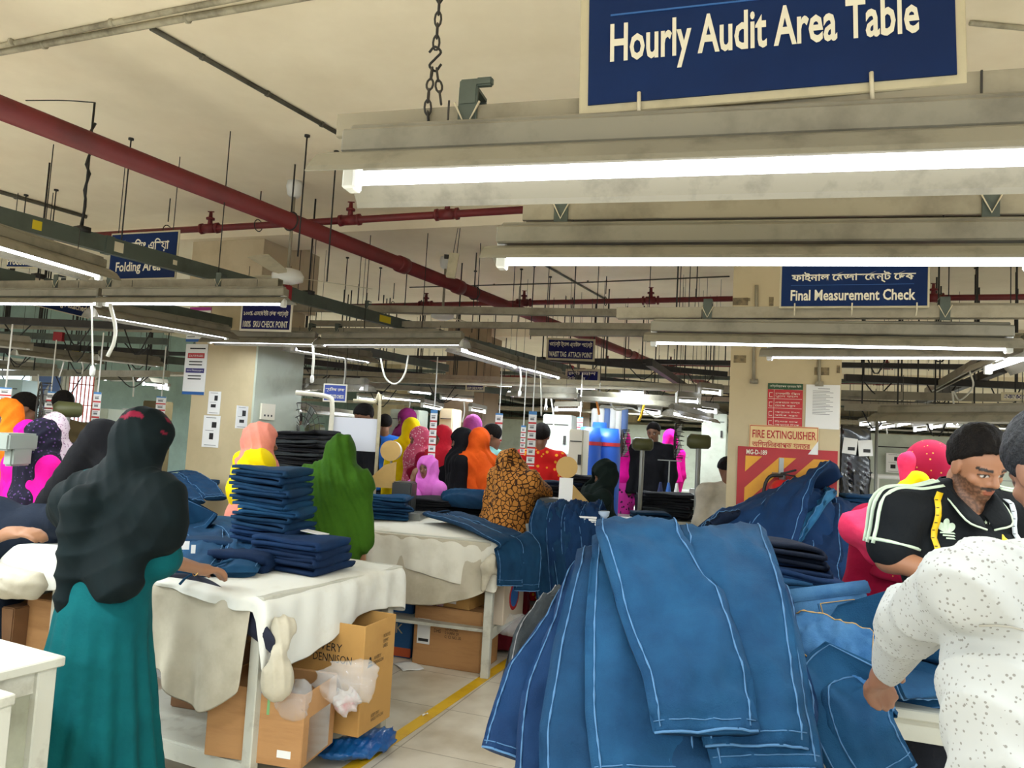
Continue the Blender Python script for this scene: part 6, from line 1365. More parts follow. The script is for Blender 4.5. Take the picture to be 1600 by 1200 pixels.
LILAC = fabric('lilac_cloth', (222, 120, 208), (204, 98, 190)); ORANGE = fabric('orange_cloth', (226, 92, 26), (208, 76, 18)); BLK = fabric('black_cloth', (20, 20, 24)); MAG = fabric('magenta_cloth', (226, 20, 150), (206, 12, 132)); CRIM = fabric('crimson_cloth', (150, 14, 52), (130, 10, 44))
HOTP = fabric('hot_pink_cloth', (234, 64, 104), (220, 48, 92)); NAVYC = fabric('navy_cloth_knit', (24, 32, 46)); AQUA = fabric('pale_aqua_cloth', (150, 204, 200), (134, 190, 188)); KHAKI = fabric('khaki_cloth', (96, 84, 58)); BROWN = fabric('brown_cloth', (112, 74, 46)); ORA2 = fabric('light_orange_cloth', (246, 130, 30), (232, 112, 20))
worker('woman in a lilac veil raising a hand to her mouth', 668, 733, 7.0, 2.55, 1.52, LILAC, LILAC, True, (0.1, 0.05, 0.05), (P(647, 775, d=6.8), P(645, 752, d=6.74), Vector((0.1, -0.1, 1)), Vector((0.7, 0.7, 0))), None, 0.010, True, 0.3, SKD, hands=(1,), sleeve=0.55, curl=0.35)
worker('woman in black with a black veil, in profile beside the orange veil', 722, 690, 7.6, 1.75, 1.66, BLK, BLK, True, (0.0, 0.2, 0), h=0.013, cape=0.3)
p = worker('woman under a long orange veil that hangs to the table', 748, 690, 7.5, 0.3, 1.66, ORANGE, BLK, True, (0.2, 0.1, 0), h=0.013, cape=0.3)
f = un([rc(p.chest + np.array([0.06, -0.12, 0.0]), p.hip + np.array([0.14, -0.16, -0.05]), 0.11, 0.10), rc(p.neck + np.array([0, -0.06, 0]), p.chest + np.array([0.06, -0.1, 0]), 0.09, 0.11)], 0.04); p.cloth('veil_end', folds(f, 0.01, 9, (1, 0.3, 0.1), 1), ORANGE, 0.014, (-0.3, -0.45, 0.6), (0.45, 0.2, 1.6))
worker('man in a pale aqua shirt standing behind the orange veil', 768, 682, 8.0, 1.2, 1.74, None, AQUA, False, (0.3, 0.25, 0), (P(782, 720, d=7.8), P(766, 732, d=7.7)), None, 0.012, sleeve=0.42, hands=(1,), detail=False)
worker('dark haired worker in a red and yellow print dress', 846, 682, 7.8, -0.2, 1.74, None, printed('red_print_cloth', (196, 28, 26), (226, 150, 40), 18, 0.28), True, (0, 0.1, 0), h=0.014, hair=True, detail=False, sleeve=0.6)
worker('woman in a dark hood bending over the white booklets', 945, 742, 6.3, 1.75, 1.50, fabric('dark_bottle_green', (22, 34, 32)), fabric('dark_bottle_green', (22, 34, 32)), True, (0.05, 0.4, 0), (P(930, 790, d=6.15), P(915, 778, d=6.1), Vector((-1, -0.1, 0.1)), Vector((0, 0, -1))), (P(935, 790, d=6.5), P(918, 782, d=6.4), Vector((-1, -0.1, 0)), Vector((0, 0, -1))), 0.010, True, 0.22, SKD, hands=(1, -1), lean=0.16)
worker('woman with a pink head cloth at the far sewing machines', 973, 690, 10.0, 3.0, 1.70, MAG, printed('pink_print', (200, 50, 150), (60, 30, 60), 22, 0.3), True, (0, 0.3, 0), h=0.016, cape=0.05)
worker('dark haired man behind the olive fan', 1021, 676, 9.8, 2.7, 1.74, None, BLK, False, (0, 0.3, 0), h=0.016)
worker('worker in a hot magenta veil, alone left of the fire column', 1047, 686, 11.0, 0.4, 1.66, MAG, MAG, True, (0, 0.2, 0), h=0.016, cape=0.25, detail=False)
worker('worker in a pale shirt half hidden by the fire column', 1136, 735, 6.6, 0.2, 1.50, None, fabric('pale_beige_cloth', (206, 198, 182)), False, (0, 0.5, 0), h=0.016, detail=False)
worker('woman in an orange veil on the window side', 9, 652, 5.6, 2.9, 1.66, ORA2, ORA2, True, (0, 0.15, 0), h=0.011, cape=0.3)
worker('man in a brown shirt behind the orange veil on the window side', 37, 638, 6.4, 2.2, 1.74, None, BROWN, False, (0.1, 0.25, 0), h=0.013)
worker('man in khaki with his back turned, by the window grille', 98, 634, 6.8, 0.6, 1.76, None, KHAKI, False, (0, 0.2, 0), h=0.015, detail=False)
worker('seated sewer in a magenta veil looking down on the window side', 47, 685, 5.4, 2.6, 1.52, MAG, MAG, True, (0, 0.5, 0), h=0.012, cape=0.3)
worker('woman with a dark blue print scarf looking down beside the magenta veil', 66, 684, 5.2, 2.5, 1.52, printed('dark_scarf', (26, 24, 40), (86, 60, 110), 40, 0.25), MAG, True, (0, 0.45, 0.1), h=0.010, cape=0.05)
worker('person with a pale pink dotted scarf behind the dark scarf', 84, 672, 5.7, 0.8, 1.54, printed('pale_scarf', (214, 196, 206), (150, 110, 140), 60, 0.3), BLK, True, (0, 0.3, 0), h=0.013, cape=0.25, detail=False)
worker('man in an orange shirt at the pile of black trousers', 459, 660, 8.4, 3.0, 1.74, None, fabric('rust_cloth', (150, 70, 40)), False, (0, 0.3, 0), h=0.014)
worker('dark haired man leaning behind the white board', 569, 652, 7.6, 2.2, 1.76, None, BLK, False, (0, 0.5, 0), h=0.014, detail=False)
worker('worker with bright yellow veil far beyond the white spool', 642, 672, 8.6, 0.3, 1.68, YEL, YEL, True, h=0.018, detail=False)
worker('worker in a pink patterned veil far beyond the white spool', 655, 686, 8.2, 2.0, 1.62, printed('pink_veil', (210, 90, 120), (240, 190, 200), 40, 0.3), CRIM, True, h=0.018, detail=False)
worker('worker with a red veil behind the poster strip', 690, 684, 8.0, 2.4, 1.62, fabric('red_veil', (206, 34, 52)), BLK, True, h=0.018, detail=False)
worker('worker in a blue shirt at the far line near the white board', 601, 664, 9.0, 0.2, 1.66, None, fabric('blue_shirt', (40, 100, 190)), False, h=0.018, detail=False)
worker('worker with violet hair scarf far behind, over the yellow veil', 635, 656, 9.4, 2.0, 1.72, fabric('violet_cloth', (120, 30, 90)), CRIM, True, h=0.02, detail=False)
worker('worker with purple head scarf behind the orange veil', 738, 668, 8.6, 0.3, 1.74, fabric('orchid_cloth', (176, 80, 150)), BLK, True, h=0.018, detail=False)
# ---------------------------------------------------------------- person bent over on the window side
w5 = Person('worker in navy bending far over the table, behind the black veil', (-2.85, 4.35), -1.35, 1.58, True, 1.15, 0, (0, 0.5, 0), P(188, 706, d=4.25), (P(190, 770, d=4.2), P(212, 790, d=4.1)), (P(185, 775, d=4.5), P(212, 790, d=4.4)))
w5.body(SKD, 0.016, detail=False, hands=(1, -1))
w5.cloth('dress', folds(un(w5.torso(0.05) + w5.sleeve(1, 0.95, 0.03) + w5.sleeve(-1, 0.95, 0.03) + [w5.skirt(0.03, 0.24, 0.01, 12)], 0.06), 0.004, 6, (0.3, 1, 0.3), 2), NAVYC, 0.014, (-0.45, -0.4, 0), (0.45, 0.95, 1.5))
w5.cloth('veil', folds(un([w5.veil(0.13, 0, (0.22, 0.36, 0.34)), rc(w5.hc + np.array([0, -0.1, 0.08]), w5.chest + np.array([0, 0.0, 0.1]), 0.1, 0.1)], 0.05), 0.006, 10, (0.5, 0.6, 0.5), 1), BLK, 0.014, w5.hc - 0.5, w5.hc + 0.4)
# ---------------------------------------------------------------- person at the left border, only the hand shows
w6 = Person('person at the picture border whose patterned sleeve and hand reach over the jeans', (-2.72, 3.28), -1.57, 1.62, True, 0.12, 0, (0, 0.3, 0), None, (P(-95, 870, d=3.2), P(18, 832, d=3.22), Vector((1, 0.0, 0.06)), Vector((0.1, 0.3, -1))), (P(-110, 870, d=3.5), P(-30, 860, d=3.6)))
w6.body(SK, 0.007, hands=(1,), curl=0.42)
w6.cloth('shirt', folds(un(w6.torso(0.02) + w6.sleeve(1, 0.94, 0.022, 0.045) + w6.sleeve(-1, 0.95, 0.022) + [w6.skirt(0.03, 0.2, 0.01, 12)], 0.05), 0.004, 10, (0.3, 1, 0.2), 1), printed('speckled_cloth', (58, 62, 66), (176, 180, 182), 90, 0.30), 0.012, (-0.4, -0.4, 0), (0.4, 0.6, 1.5))
w6.cloth('veil', w6.veil(0.12, 0.1), BLK, 0.016, w6.hc - 0.4, w6.hc + 0.3)

# ---------------------------------------------------------------- crimson hood behind the bearded man
w7 = Person('woman in a crimson hood with pink and yellow shawls, behind the bearded man', (1.66, 3.12), -0.55, 1.62, True, 0.03, 0, (0.1, 0.2, 0), P(1452, 742, d=3.14))
w7.body(SKD, 0.014, detail=False, hands=())
w7.cloth('veil', folds(w7.veil(0.14, 0.05, (0.22, 0.36, 0.34), width=1.0), 0.005, 9, (0.5, 0.3, 0.6), 2), printed('gold_dot_crimson', (146, 12, 50), (196, 150, 60), 40, 0.13), 0.010, w7.hc - np.array([0.3, 0.3, 0.42]), w7.hc + 0.26)
f = un([rc(w7.neck + np.array([-0.02, -0.03, 0.02]), w7.sh[-1] + np.array([-0.04, -0.04, -0.02]), 0.06, 0.07), rc(w7.sh[-1] + np.array([-0.04, -0.05, -0.02]), w7.loc(P(1385, 850, d=2.95)), 0.062, 0.04), rc(w7.sh[-1] + np.array([0.04, -0.06, -0.1]), w7.loc(P(1405, 840, d=2.95)), 0.062, 0.05), rc(w7.hc + w7.HR @ np.array([-0.055, -0.05, 0.03]), w7.neck, 0.062, 0.05)], 0.04)
w7.cloth('pink_shawl', folds(f, 0.008, 11, (0.8, 0.5, 0.3), 3), HOTP, 0.009, (-0.55, -0.5, 0.8), (0.4, 0.4, 1.7))
f = rc(w7.loc(P(1398, 772, d=2.98)), w7.loc(P(1435, 752, d=3.0)), 0.026, 0.034); w7.cloth('yellow_shawl', folds(un([f, rc(w7.loc(P(1435, 752, d=3.0)), w7.loc(P(1440, 780, d=3.0)), 0.034, 0.024)], 0.03), 0.005, 14, (0.5, 0.3, 0.8), 1), YEL, 0.008, (-0.5, -0.4, 1.1), (0.3, 0.3, 1.6))
w7.cloth('dress', un(w7.torso(0.02) + w7.sleeve(1, 0.9) + w7.sleeve(-1, 0.9) + [w7.skirt(0.03, 0.22, 0.01, 13)], 0.05), CRIM, 0.014, (-0.36, -0.36, 0), (0.36, 0.4, 1.45))

# ---------------------------------------------------------------- the bearded man in the black polo shirt
w8 = Person('bearded man in a black polo shirt with a yellow measuring tape, looking down', (1.46, 2.48), 3.25, 1.75, False, 0.06, 0.02, (0.10, 0.42, 0.05), P(1526, 729, d=2.42), (P(1391, 872, d=2.42), P(1470, 900, d=2.28), Vector((0.9, -0.3, -0.1)), Vector((0, 0, -1))), (P(1610, 880, d=2.45), P(1545, 915, d=2.25), Vector((-0.8, -0.4, -0.2)), Vector((0, 0, -1))), hs=0.208)
def beard(q, c, sk):
    jaw = (q[:, 2] < -0.12) & (q[:, 1] > -0.12) & (q[:, 2] > -0.58) & (np.abs(q[:, 0]) < 0.34); edge = q[:, 2] < -0.17 - 0.0 + 0.35 * (0.30 - np.clip(q[:, 1], 0, 0.3)); b = jaw & edge & ~((np.abs(q[:, 0]) < 0.11) & (q[:, 2] > -0.30) & (q[:, 2] < -0.215))
    b &= ~((q[:, 2] < -0.50) & (q[:, 1] < 0.12)); k = 0.25 + 0.35 * (wob(q, 60) > 0); c[b] = (c * (0.30 + 0.25 * (wob(q, 70)[:, None] > 0.1)))[b]
    mu = (np.abs(q[:, 2] + 0.195) < 0.028) & (np.abs(q[:, 0]) < 0.13) & (q[:, 1] > 0.25); c[mu] = np.array(lin((40, 28, 24))); return c
w8.body((164, 114, 84), 0.0045, beard, hands=(1, -1), legs=False)
w8.hair(HAIR, 0.0045, 0.06, 0.09, -0.24, 0.05)
BLKP = fabric('black_polo_knit', (26, 29, 32), (22, 25, 28), 6)
fb = un(w8.torso(0.016) + w8.sleeve(1, 0.36, 0.022, 0.078) + w8.sleeve(-1, 0.36, 0.022, 0.078), 0.035); fb = inter(fb, half((0, 0, -1), -w8.hip[2] + 0.1), 0.01)
vn = w8.neck + np.array([0, 0.075, -0.01]); cutn = rc(w8.neck + np.array([0, 0.03, 0.03]), w8.neck + np.array([0, 0.12, -0.075]), 0.05, 0.012); fb = sub(fb, cutn, 0.01)
w8.cloth('polo_shirt', folds(fb, 0.004, 12, (0.6, 0.3, 0.6), 2, 1.6), BLKP, 0.007, (-0.5, -0.35, 0.7), (0.5, 0.5, w8.neck[2] + 0.05))
w8.cloth('trousers', inter(un([rc(w8.hip + np.array([e * 0.05, 0, 0]), (e * 0.09, 0, 0.06), 0.12, 0.08) for e in (-1, 1)], 0.05), half((0, 0, 1), w8.hip[2] + 0.02), 0.01), fabric('dark_trousers', (36, 38, 46)), 0.02, (-0.3, -0.25, 0), (0.3, 0.25, 1.0))
def on(o, root): o.parent = root; return o
# collar: two standing flaps with a white edge
COLT = mat('pale_green_trim', (206, 224, 200), 0.7)
def surf_ray(f, p, d, t0=0.0, n=60, step=0.5):
    t = t0
    for _ in range(n):
        v = f((p + d * t)[None])[0]; t += v * 0.8
        if abs(v) < 0.0008: return p + d * t
        if t > 0.9: break
    return None
nk = w8.neck
for e in (-1, 1):
    a = [np.array([e * 0.012, 0.118, -0.085]), np.array([e * 0.075, 0.115, -0.062]), np.array([e * 0.088, 0.045, 0.0]), np.array([e * 0.06, -0.055, 0.03]), np.array([0.0, -0.075, 0.035])]; b = [np.array([e * 0.010, 0.072, -0.045]), np.array([e * 0.048, 0.055, -0.002]), np.array([e * 0.066, 0.02, 0.035]), np.array([e * 0.045, -0.045, 0.06]), np.array([0, -0.06, 0.066])]
    qa = smooth_path([Vector(nk + x) for x in a], 16); qb = smooth_path([Vector(nk + x) for x in b], 16); mb = MB(); mb.grid([[qa[i].lerp(qb[i], j / 4) + Vector((0, 0.0, 0.010 * math.sin(j / 4 * 3.1))) for j in range(5)] for i in range(16)]); c = mb.build('collar', BLKP, w8.root, 0, True); solid(c, 0.004, 0)
    mb = MB(); mb.tube([v + Vector((0, 0.003, 0)) for v in qa[:12]], 0.0032, 5); mb.build('collar_trim', COLT, c, 0, True)
# shoulder stripes, sleeve trim, emblem, stars, measuring tape laid on the shirt
def lay(pts2, off=0.004):
    """points of the form (origin, direction) marched onto the shirt"""
    q = [(surf_ray(fb, np.array(p, float), np.array(d, float)), np.array(d, float)) for p, d in pts2]; return [Vector(a - d * off) for a, d in q if a is not None]
def band(mid, width, m, name, root=w8.root, th=0.0015):
    g = [];
    for i, p in enumerate(mid):
        t = (mid[min(i + 1, len(mid) - 1)] - mid[max(i - 1, 0)]).normalized(); n = Vector((0, 0.6, 0.8)); s = t.cross(n).normalized(); g.append([p - s * width / 2, p, p + s * width / 2])
    mb = MB(); mb.grid(g); o = mb.build(name, m, root, 0, True); solid(o, th, 0); return o
for e in (1, -1):
    for k in range(3):
        pr = []; y = w8.sh[e][1] + 0.030 - 0.026 * k; x1 = abs(w8.sh[e][0])
        for i in range(12): pr.append(((e * (0.095 + (x1 - 0.095) * i / 11), y, w8.neck[2] + 0.25), (0, 0, -1)))
        for i in range(1, 11):
            ph = math.radians(90 - 9.5 * i); c0 = w8.sh[e] + (w8.el[e] - w8.sh[e]) * (0.62 * max(0, i - 2) / 8); dv = np.array([e * math.cos(ph), 0, math.sin(ph)]); pr.append((np.array([c0[0], y, c0[2]]) + dv * 0.3, -dv))
        band(lay(pr), 0.011, COLT, 'shoulder_stripe')
    ax_ = (w8.el[e] - w8.sh[e]); ax_ /= np.linalg.norm(ax_); c0 = w8.sh[e] + (w8.el[e] - w8.sh[e]) * 0.70; s1 = np.cross(ax_, [0, 1, 0]); s1 /= np.linalg.norm(s1); s2 = np.cross(ax_, s1); mb = MB(); mb.tube([Vector(c0 + (s1 * math.cos(t) + s2 * math.sin(t)) * 0.077) for t in [k * math.pi / 12 for k in range(25)]], 0.0055, 6, False); mb.build('sleeve_trim', COLT, w8.root, 0, True)
# trefoil emblem on his right breast: three leaves cut by bars
def flat_on(cx, cz, poly, m, name, off=0.004):
    vs = []
    for x, z in poly:
        a = surf_ray(fb, np.array([cx + x, 0.5, cz + z]), np.array([0, -1.0, 0.0])); vs.append(Vector((a if a is not None else np.array([cx + x, 0.15, cz + z])) + np.array([0, off, 0])))
    c = sum(vs, Vector()) / len(vs); mb = MB(); mb.add(vs + [c], [(i, (i + 1) % len(vs), len(vs)) for i in range(len(vs))]); o = mb.build(name, m, w8.root); solid(o, 0.001, 0); return o
ec = (0.115, w8.chest[2] + 0.112)
for a_, ln, wd in ((-0.75, 0.036, 0.013), (0.0, 0.042, 0.013), (0.75, 0.036, 0.013)):
    poly = []
    for k in range(16):
        t = k / 16 * 2 * math.pi; yy = (0.5 - 0.5 * math.cos(t)) * ln; xx = wd * math.sin(t) * (0.55 + 0.45 * yy / ln); poly.append((xx * math.cos(a_) + yy * math.sin(a_), yy * math.cos(a_) - xx * math.sin(a_)))
    flat_on(ec[0], ec[1] - 0.012, poly, COLT, 'emblem_leaf')
for k in range(3): flat_on(ec[0], ec[1] - 0.016 - 0.0075 * k, [(-0.02 + 0.004 * k, 0), (0.02 - 0.004 * k, 0), (0.018 - 0.004 * k, 0.004), (-0.018 + 0.004 * k, 0.004)], COLT, 'emblem_bar')
for k in range(4):
    poly = [((0.0065 if j % 2 == 0 else 0.0027) * math.sin(j * math.pi / 5), (0.0065 if j % 2 == 0 else 0.0027) * math.cos(j * math.pi / 5)) for j in range(10)]; flat_on(0.012 - 0.016 * k, ec[1] + 0.022 + (0.002 if k in (1, 2) else 0), poly, COLT, 'emblem_star')
TAPEY = mat('yellow_measuring_tape', (236, 196, 20), 0.5); TAPEW = mat('white_measuring_tape', (208, 216, 224), 0.5)
for e, m in ((1, TAPEY), (-1, TAPEW)):
    pr = [((e * ((0.145 if e == 1 else 0.10) + 0.03 * t), 0.5, w8.neck[2] - 0.005 - 0.30 * t), (0, -1.0, 0)) for t in [k / 13 for k in range(14)]]
    nk = Vector(w8.neck); mid = [nk + Vector((e * 0.05, -0.062, 0.052)), nk + Vector((e * 0.085, -0.02, 0.045)), nk + Vector((e * 0.098, 0.03, 0.022))] + lay(pr, 0.010); t_ = empty('measuring_tape', w8.root.matrix_basis @ mid[0], 0, 'yellow measuring tape end hanging over the black polo' if e == 1 else 'white underside of the measuring tape on the other side of the polo collar', 'measuring tape'); t_.rotation_euler = (0, 0, 3.25)
    b_ = band([v - mid[0] for v in mid], 0.019, m, 'tape_band', t_, 0.001); mb = MB(); rel_ = [v - mid[0] for v in mid]
    for i in range(1, len(rel_) - 1):
        mb.box(rel_[i] + Vector((0.004, 0.002, 0.0)), (0.009, 0.0012, 0.0022))
    mb.build('tape_marks', INK, t_)

# ---------------------------------------------------------------- the man in the white shirt, back to the camera
w9 = Person('man in a pale printed shirt seen from behind, working at the measuring table', (0.86, 1.18), 0.12, 1.68, False, 0.16, 0.15, (-0.1, 0.35, 0.0), P(1662, 742, d=1.38), (P(1900, 1000, d=1.35), P(1840, 1080, d=1.7)), (P(1424, 968, d=1.50), P(1385, 1052, d=1.76), Vector((0.12, 0.85, -0.5)), Vector((0.6, 0, -0.8))), shw=0.106)
w9.body((132, 92, 70), 0.0055, hands=(1, -1), legs=False, curl=0.6)
w9.hair(mat('greying_hair', (30, 30, 32), 0.5, (46, 48, 52), 70, 0.55, 0.6, 150, spec=0.15), 0.006, 0.06, -0.06, -0.40)
SHIRT = printed('pale_print_shirt', (166, 167, 164), (126, 124, 118), 105, 0.22)
fs_ = un(w9.torso(0.024, 0.14) + w9.sleeve(-1, 0.95, 0.012, 0.040) + w9.sleeve(1, 0.95, 0.014, 0.045) + [rc(w9.neck + np.array([0, -0.01, -0.03]), w9.neck + np.array([0, 0.0, 0.03]), 0.085, 0.075)], 0.022); fs_ = inter(fs_, half((0, 0, -1), -w9.hip[2] + 0.26), 0.01)
fs_ = sub(fs_, rc(w9.neck + np.array([0, 0.005, 0.02]), w9.neck + np.array([0, 0.02, 0.15]), 0.066, 0.07), 0.006)
fs_ = folds(folds(fs_, 0.009, 9, (0.65, 0.3, 0.6), 2, 1.6, 4), 0.006, 19, (0.45, 0.3, 0.8), 4, 1.6, 5)
w9.cloth('shirt', fs_, SHIRT, 0.007, (-0.5, -0.42, 0.55), (0.55, 0.75, w9.neck[2] + 0.09))
w9.cloth('trousers', inter(un([rc(w9.hip + np.array([e * 0.05, 0, 0]), (e * 0.09, 0, 0.06), 0.13, 0.08) for e in (-1, 1)], 0.05), half((0, 0, 1), w9.hip[2] + 0.0), 0.01), fabric('dark_trousers', (36, 38, 46)), 0.02, (-0.3, -0.25, 0), (0.3, 0.25, 1.0))
mb = MB(); pts = [surf_ray(fs_, np.array([-0.13 + 0.28 * k / 16, -0.6, w9.neck[2] - 0.07 + 0.005 * math.sin(k)]), np.array([0, 1.0, 0])) for k in range(17)]; pts = [Vector(p) - Vector((0, 0.0015, 0)) for p in pts if p is not None]; mb.tube(pts, 0.0018, 5); mb.build('yoke_seam', mat('shirt_seam', (150, 146, 134), 0.8), w9.root, 0, True)
mb = MB(); nk = w9.neck; pts = [Vector(nk + np.array([0.098 * math.sin(t), -0.100 * math.cos(t), 0.035 - 0.02 * math.cos(t)])) for t in [-2.2 + 4.4 * k / 20 for k in range(21)]]
g = [[p + Vector((0, 0, -0.012)), p + Vector((0, 0, 0.012))] for p in pts]; mb.grid(g); t_ = mb.build('measuring_tape', TAPEY, None, 0, True); solid(t_, 0.0015); t_.location = w9.root.location; t_.rotation_euler = (0, 0, 0.12); tag(t_, 'yellow measuring tape round the collar of the pale printed shirt', 'measuring tape')

# ================================================================ papers, posters and boards on the columns
def onplane(px, py, o, n):
    r = _F * FPX + _R * (px - 800) - _U * (py - 600); c = Vector((0, 0, CAM_H)); t = (Vector(o) - c).dot(n) / r.dot(n); return c + r * t


FR_O, FR_N = W(5.68 - 0.347, 0.04), -AX; FL_O, FL_N = W(6.02 - 0.347, 4.87), -AX; FS_O, FS_N = W(6.02, 4.87 - 0.367), -CX
def plate(name, x0, y0, x1, y1, o, n, m, label, cat, th=0.004, off=0.0, group=None, kind_root=True):
    """a flat board on a wall plane, given by its corners in the photograph; returns its root, size and frame (local x to the right, -y to the room)"""
    a, b = onplane(x0, y1, o, n), onplane(x1, y0, o, n); u = Vector((0, 0, 1)).cross(Vector(n)).normalized(); w_ = abs((b - a).dot(u)); h = abs(b.z - a.z); a = a + Vector(n) * off
    root = empty(name, a, math.atan2(u.y, u.x), label, cat, group); mb = MB(); mb.box((w_ / 2, -th / 2, h / 2), (w_, th, h)); mb.build('sheet' if th < 0.006 else 'board', m, root); return root, w_, h


def bars(root, w_, h, th, rows, name='print'):
    """printed blocks: (x, y, w, h as shares, material)"""
    by = {}
    for x, y, w2, h2, m in rows: by.setdefault(m.name, (m, []))[1].append((x, y, w2, h2))
    for m, rs in by.values():
        mb = MB()
        if len(rs) <= 6:
            for x, y, w2, h2 in rs: mb = MB(); mb.box((w_ * (x + w2 / 2), -th - 0.0006, h * (y + h2 / 2)), (w_ * w2, 0.001, h * h2)); mb.build(name, m, root)
            continue
        for x, y, w2, h2 in rs: mb.box((w_ * (x + w2 / 2), -th - 0.0006, h * (y + h2 / 2)), (w_ * w2, 0.001, h * h2))
        mb.build(name, m, root)


GREYINK = mat('grey_ink', (120, 120, 122), 0.6); CREAMP = mat('cream_board', (232, 206, 150), 0.55, (222, 190, 128), 6); REDB = mat('fire_red_paint', (176, 22, 26), 0.45, (160, 18, 24), 3); STRIPE = mat('stripe_yellow', (222, 158, 30), 0.5, (206, 140, 24), 5); GREENH = mat('green_header', (18, 70, 34), 0.5)
r, w_, h = plate('fire_board', 1141, 705, 1309, 1062, FR_O, FR_N, REDB, 'red board with yellow diagonal warning stripes behind the fire extinguisher', 'board', 0.012)
def clip_stripes(w_, h, x0, x1, z0, z1, step, wd):
    out = []
    n = int((x1 - x0 + z1 - z0) / step) + 2
    for k in range(n):
        c = x0 - (z1 - z0) + k * step; poly = [(c, z0), (c + wd, z0), (c + wd + (z1 - z0), z1), (c + (z1 - z0), z1)]
        for sgn, lim in ((1, x0), (-1, x1)):
            q = []
            for i in range(len(poly)):
                a, b = poly[i], poly[(i + 1) % len(poly)]; ia, ib = sgn * (a[0] - lim) >= 0, sgn * (b[0] - lim) >= 0
                if ia: q.append(a)
                if ia != ib: t = (lim - a[0]) / (b[0] - a[0]); q.append((lim, a[1] + (b[1] - a[1]) * t))
            poly = q
            if not poly: break
        if len(poly) > 2: out.append(poly)
    return out
mb = MB()
for poly in clip_stripes(w_, h, 0.05, w_ - 0.05, h - 0.95, h - 0.06, 0.21, 0.105): mb.prism(poly, (0, -0.0135, 0), (1, 0, 0), (0, 0, 1), (0, -0.001, 0))
mb.build('warning_stripes', STRIPE, r); lettering(r, 'MG-D-189', (0.055, -0.0135, h - 0.05), (1, 0, 0), (0, 0, 1), 0.13, 0.032, SIGNW, bold=0.02)
r, w_, h = plate('fire_extinguisher_sign', 1170, 668, 1279, 705, FR_O, FR_N, CREAMP, 'cream fire extinguisher sign with red letters on the right hand column', 'sign', 0.008, 0.002)
lettering(r, 'FIRE EXTINGUISHER', (0.02, -0.009, h * 0.52), (1, 0, 0), (0, 0, 1), w_ * 0.92, h * 0.30, REDINK, bold=0.012); lettering(r, 'অিগ্নিনর্বাপক যন্ত্র', (0.02, -0.009, h * 0.12), (1, 0, 0), (0, 0, 1), w_ * 0.84, h * 0.32, REDINK, bold=0.01)
mb = MB()
for x, z, a_, b_ in ((0.5, 0.03, 0.97, 0.02), (0.5, 0.97, 0.97, 0.02)): mb.box((w_ * x, -0.0085, h * z), (w_ * a_, 0.001, h * b_ * 1.3))
for x in (0.012, 0.988): mb.box((w_ * x, -0.0085, h * 0.5), (0.003, 0.001, h * 0.95))
mb.build('border', REDINK, r); mb = MB(); mb.prism([(w_ * 0.86, 0), (w_, 0), (w_, h * 0.5)], (0, -0.0095, 0), (1, 0, 0), (0, 0, 1), (0, -0.001, 0)); mb.build('torn_corner', PAPER, r)
r, w_, h = plate('instruction_poster', 1198, 600, 1255, 668, FR_O, FR_N, mat('poster_red', (186, 30, 38), 0.5), 'red instruction poster with green heading above the fire extinguisher sign', 'poster', 0.004)
bars(r, w_, h, 0.004, [(0, 0.86, 1, 0.14, GREENH)] + [(0.02, 0.02 + 0.21 * k, 0.96, 0.007, SIGNW) for k in range(5)] + [(0.18, 0.02, 0.008, 0.84, SIGNW)])
for k, tx in enumerate(('িট্গার চাপ\nআগুেনর িদেক', 'আগুেনর উৎস\nপাইপ ধরুন', 'একহােত বাল্ব\nেচেপ ধরুন', 'েসফিট িপন\nখুেল ফেল')): lettering(r, tx, (w_ * 0.22, -0.0048, h * (0.04 + 0.21 * k)), (1, 0, 0), (0, 0, 1), w_ * 0.7, h * 0.14, SIGNW)
lettering(r, 'অিগ্নিনর্বাপক ব্যবহার িবিধ', (w_ * 0.05, -0.0052, h * 0.895), (1, 0, 0), (0, 0, 1), w_ * 0.9, h * 0.075, SIGNW)
bars(r, w_, h, 0.0045, [(0.05, 0.06 + 0.21 * k, 0.09, 0.012, SIGNW) for k in range(4)] + [(0.05, 0.15 + 0.21 * k, 0.09, 0.012, SIGNW) for k in range(4)] + [(0.045, 0.06 + 0.21 * k, 0.012, 0.1, SIGNW) for k in range(4)])
r, w_, h = plate('paper_notice', 1258, 602, 1313, 669, FR_O, FR_N, PAPER, 'large white notice sheet beside the red instruction poster', 'paper'); bars(r, w_, h, 0.004, [(0.35, 0.9, 0.35, 0.015, GREYINK)] + [(0.2, 0.85 - 0.035 * k, 0.5 + 0.12 * math.sin(k * 2.1), 0.010, GREYINK) for k in range(16)])
PEEL = mat('peeled_plaster', (150, 132, 98), 0.8, (96, 86, 66), 30, 0.5)
mb = MB()
for x, y, a_, b_ in ((1157, 471, 0.10, 0.05), (1205, 471, 0.03, 0.06), (1202, 503, 0.20, 0.04), (1262, 503, 0.14, 0.04), (1304, 508, 0.08, 0.03), (1156, 561, 0.08, 0.05), (1284, 580, 0.09, 0.05), (1310, 577, 0.02, 0.05), (1166, 468, 0.05, 0.02)):
    p = onplane(x, y, FR_O, FR_N) + AX * 0.001; mb.box(p, (a_, 0.004, b_), AXR)
o = mb.build('column_patches', PEEL); tag(o, kind='structure')
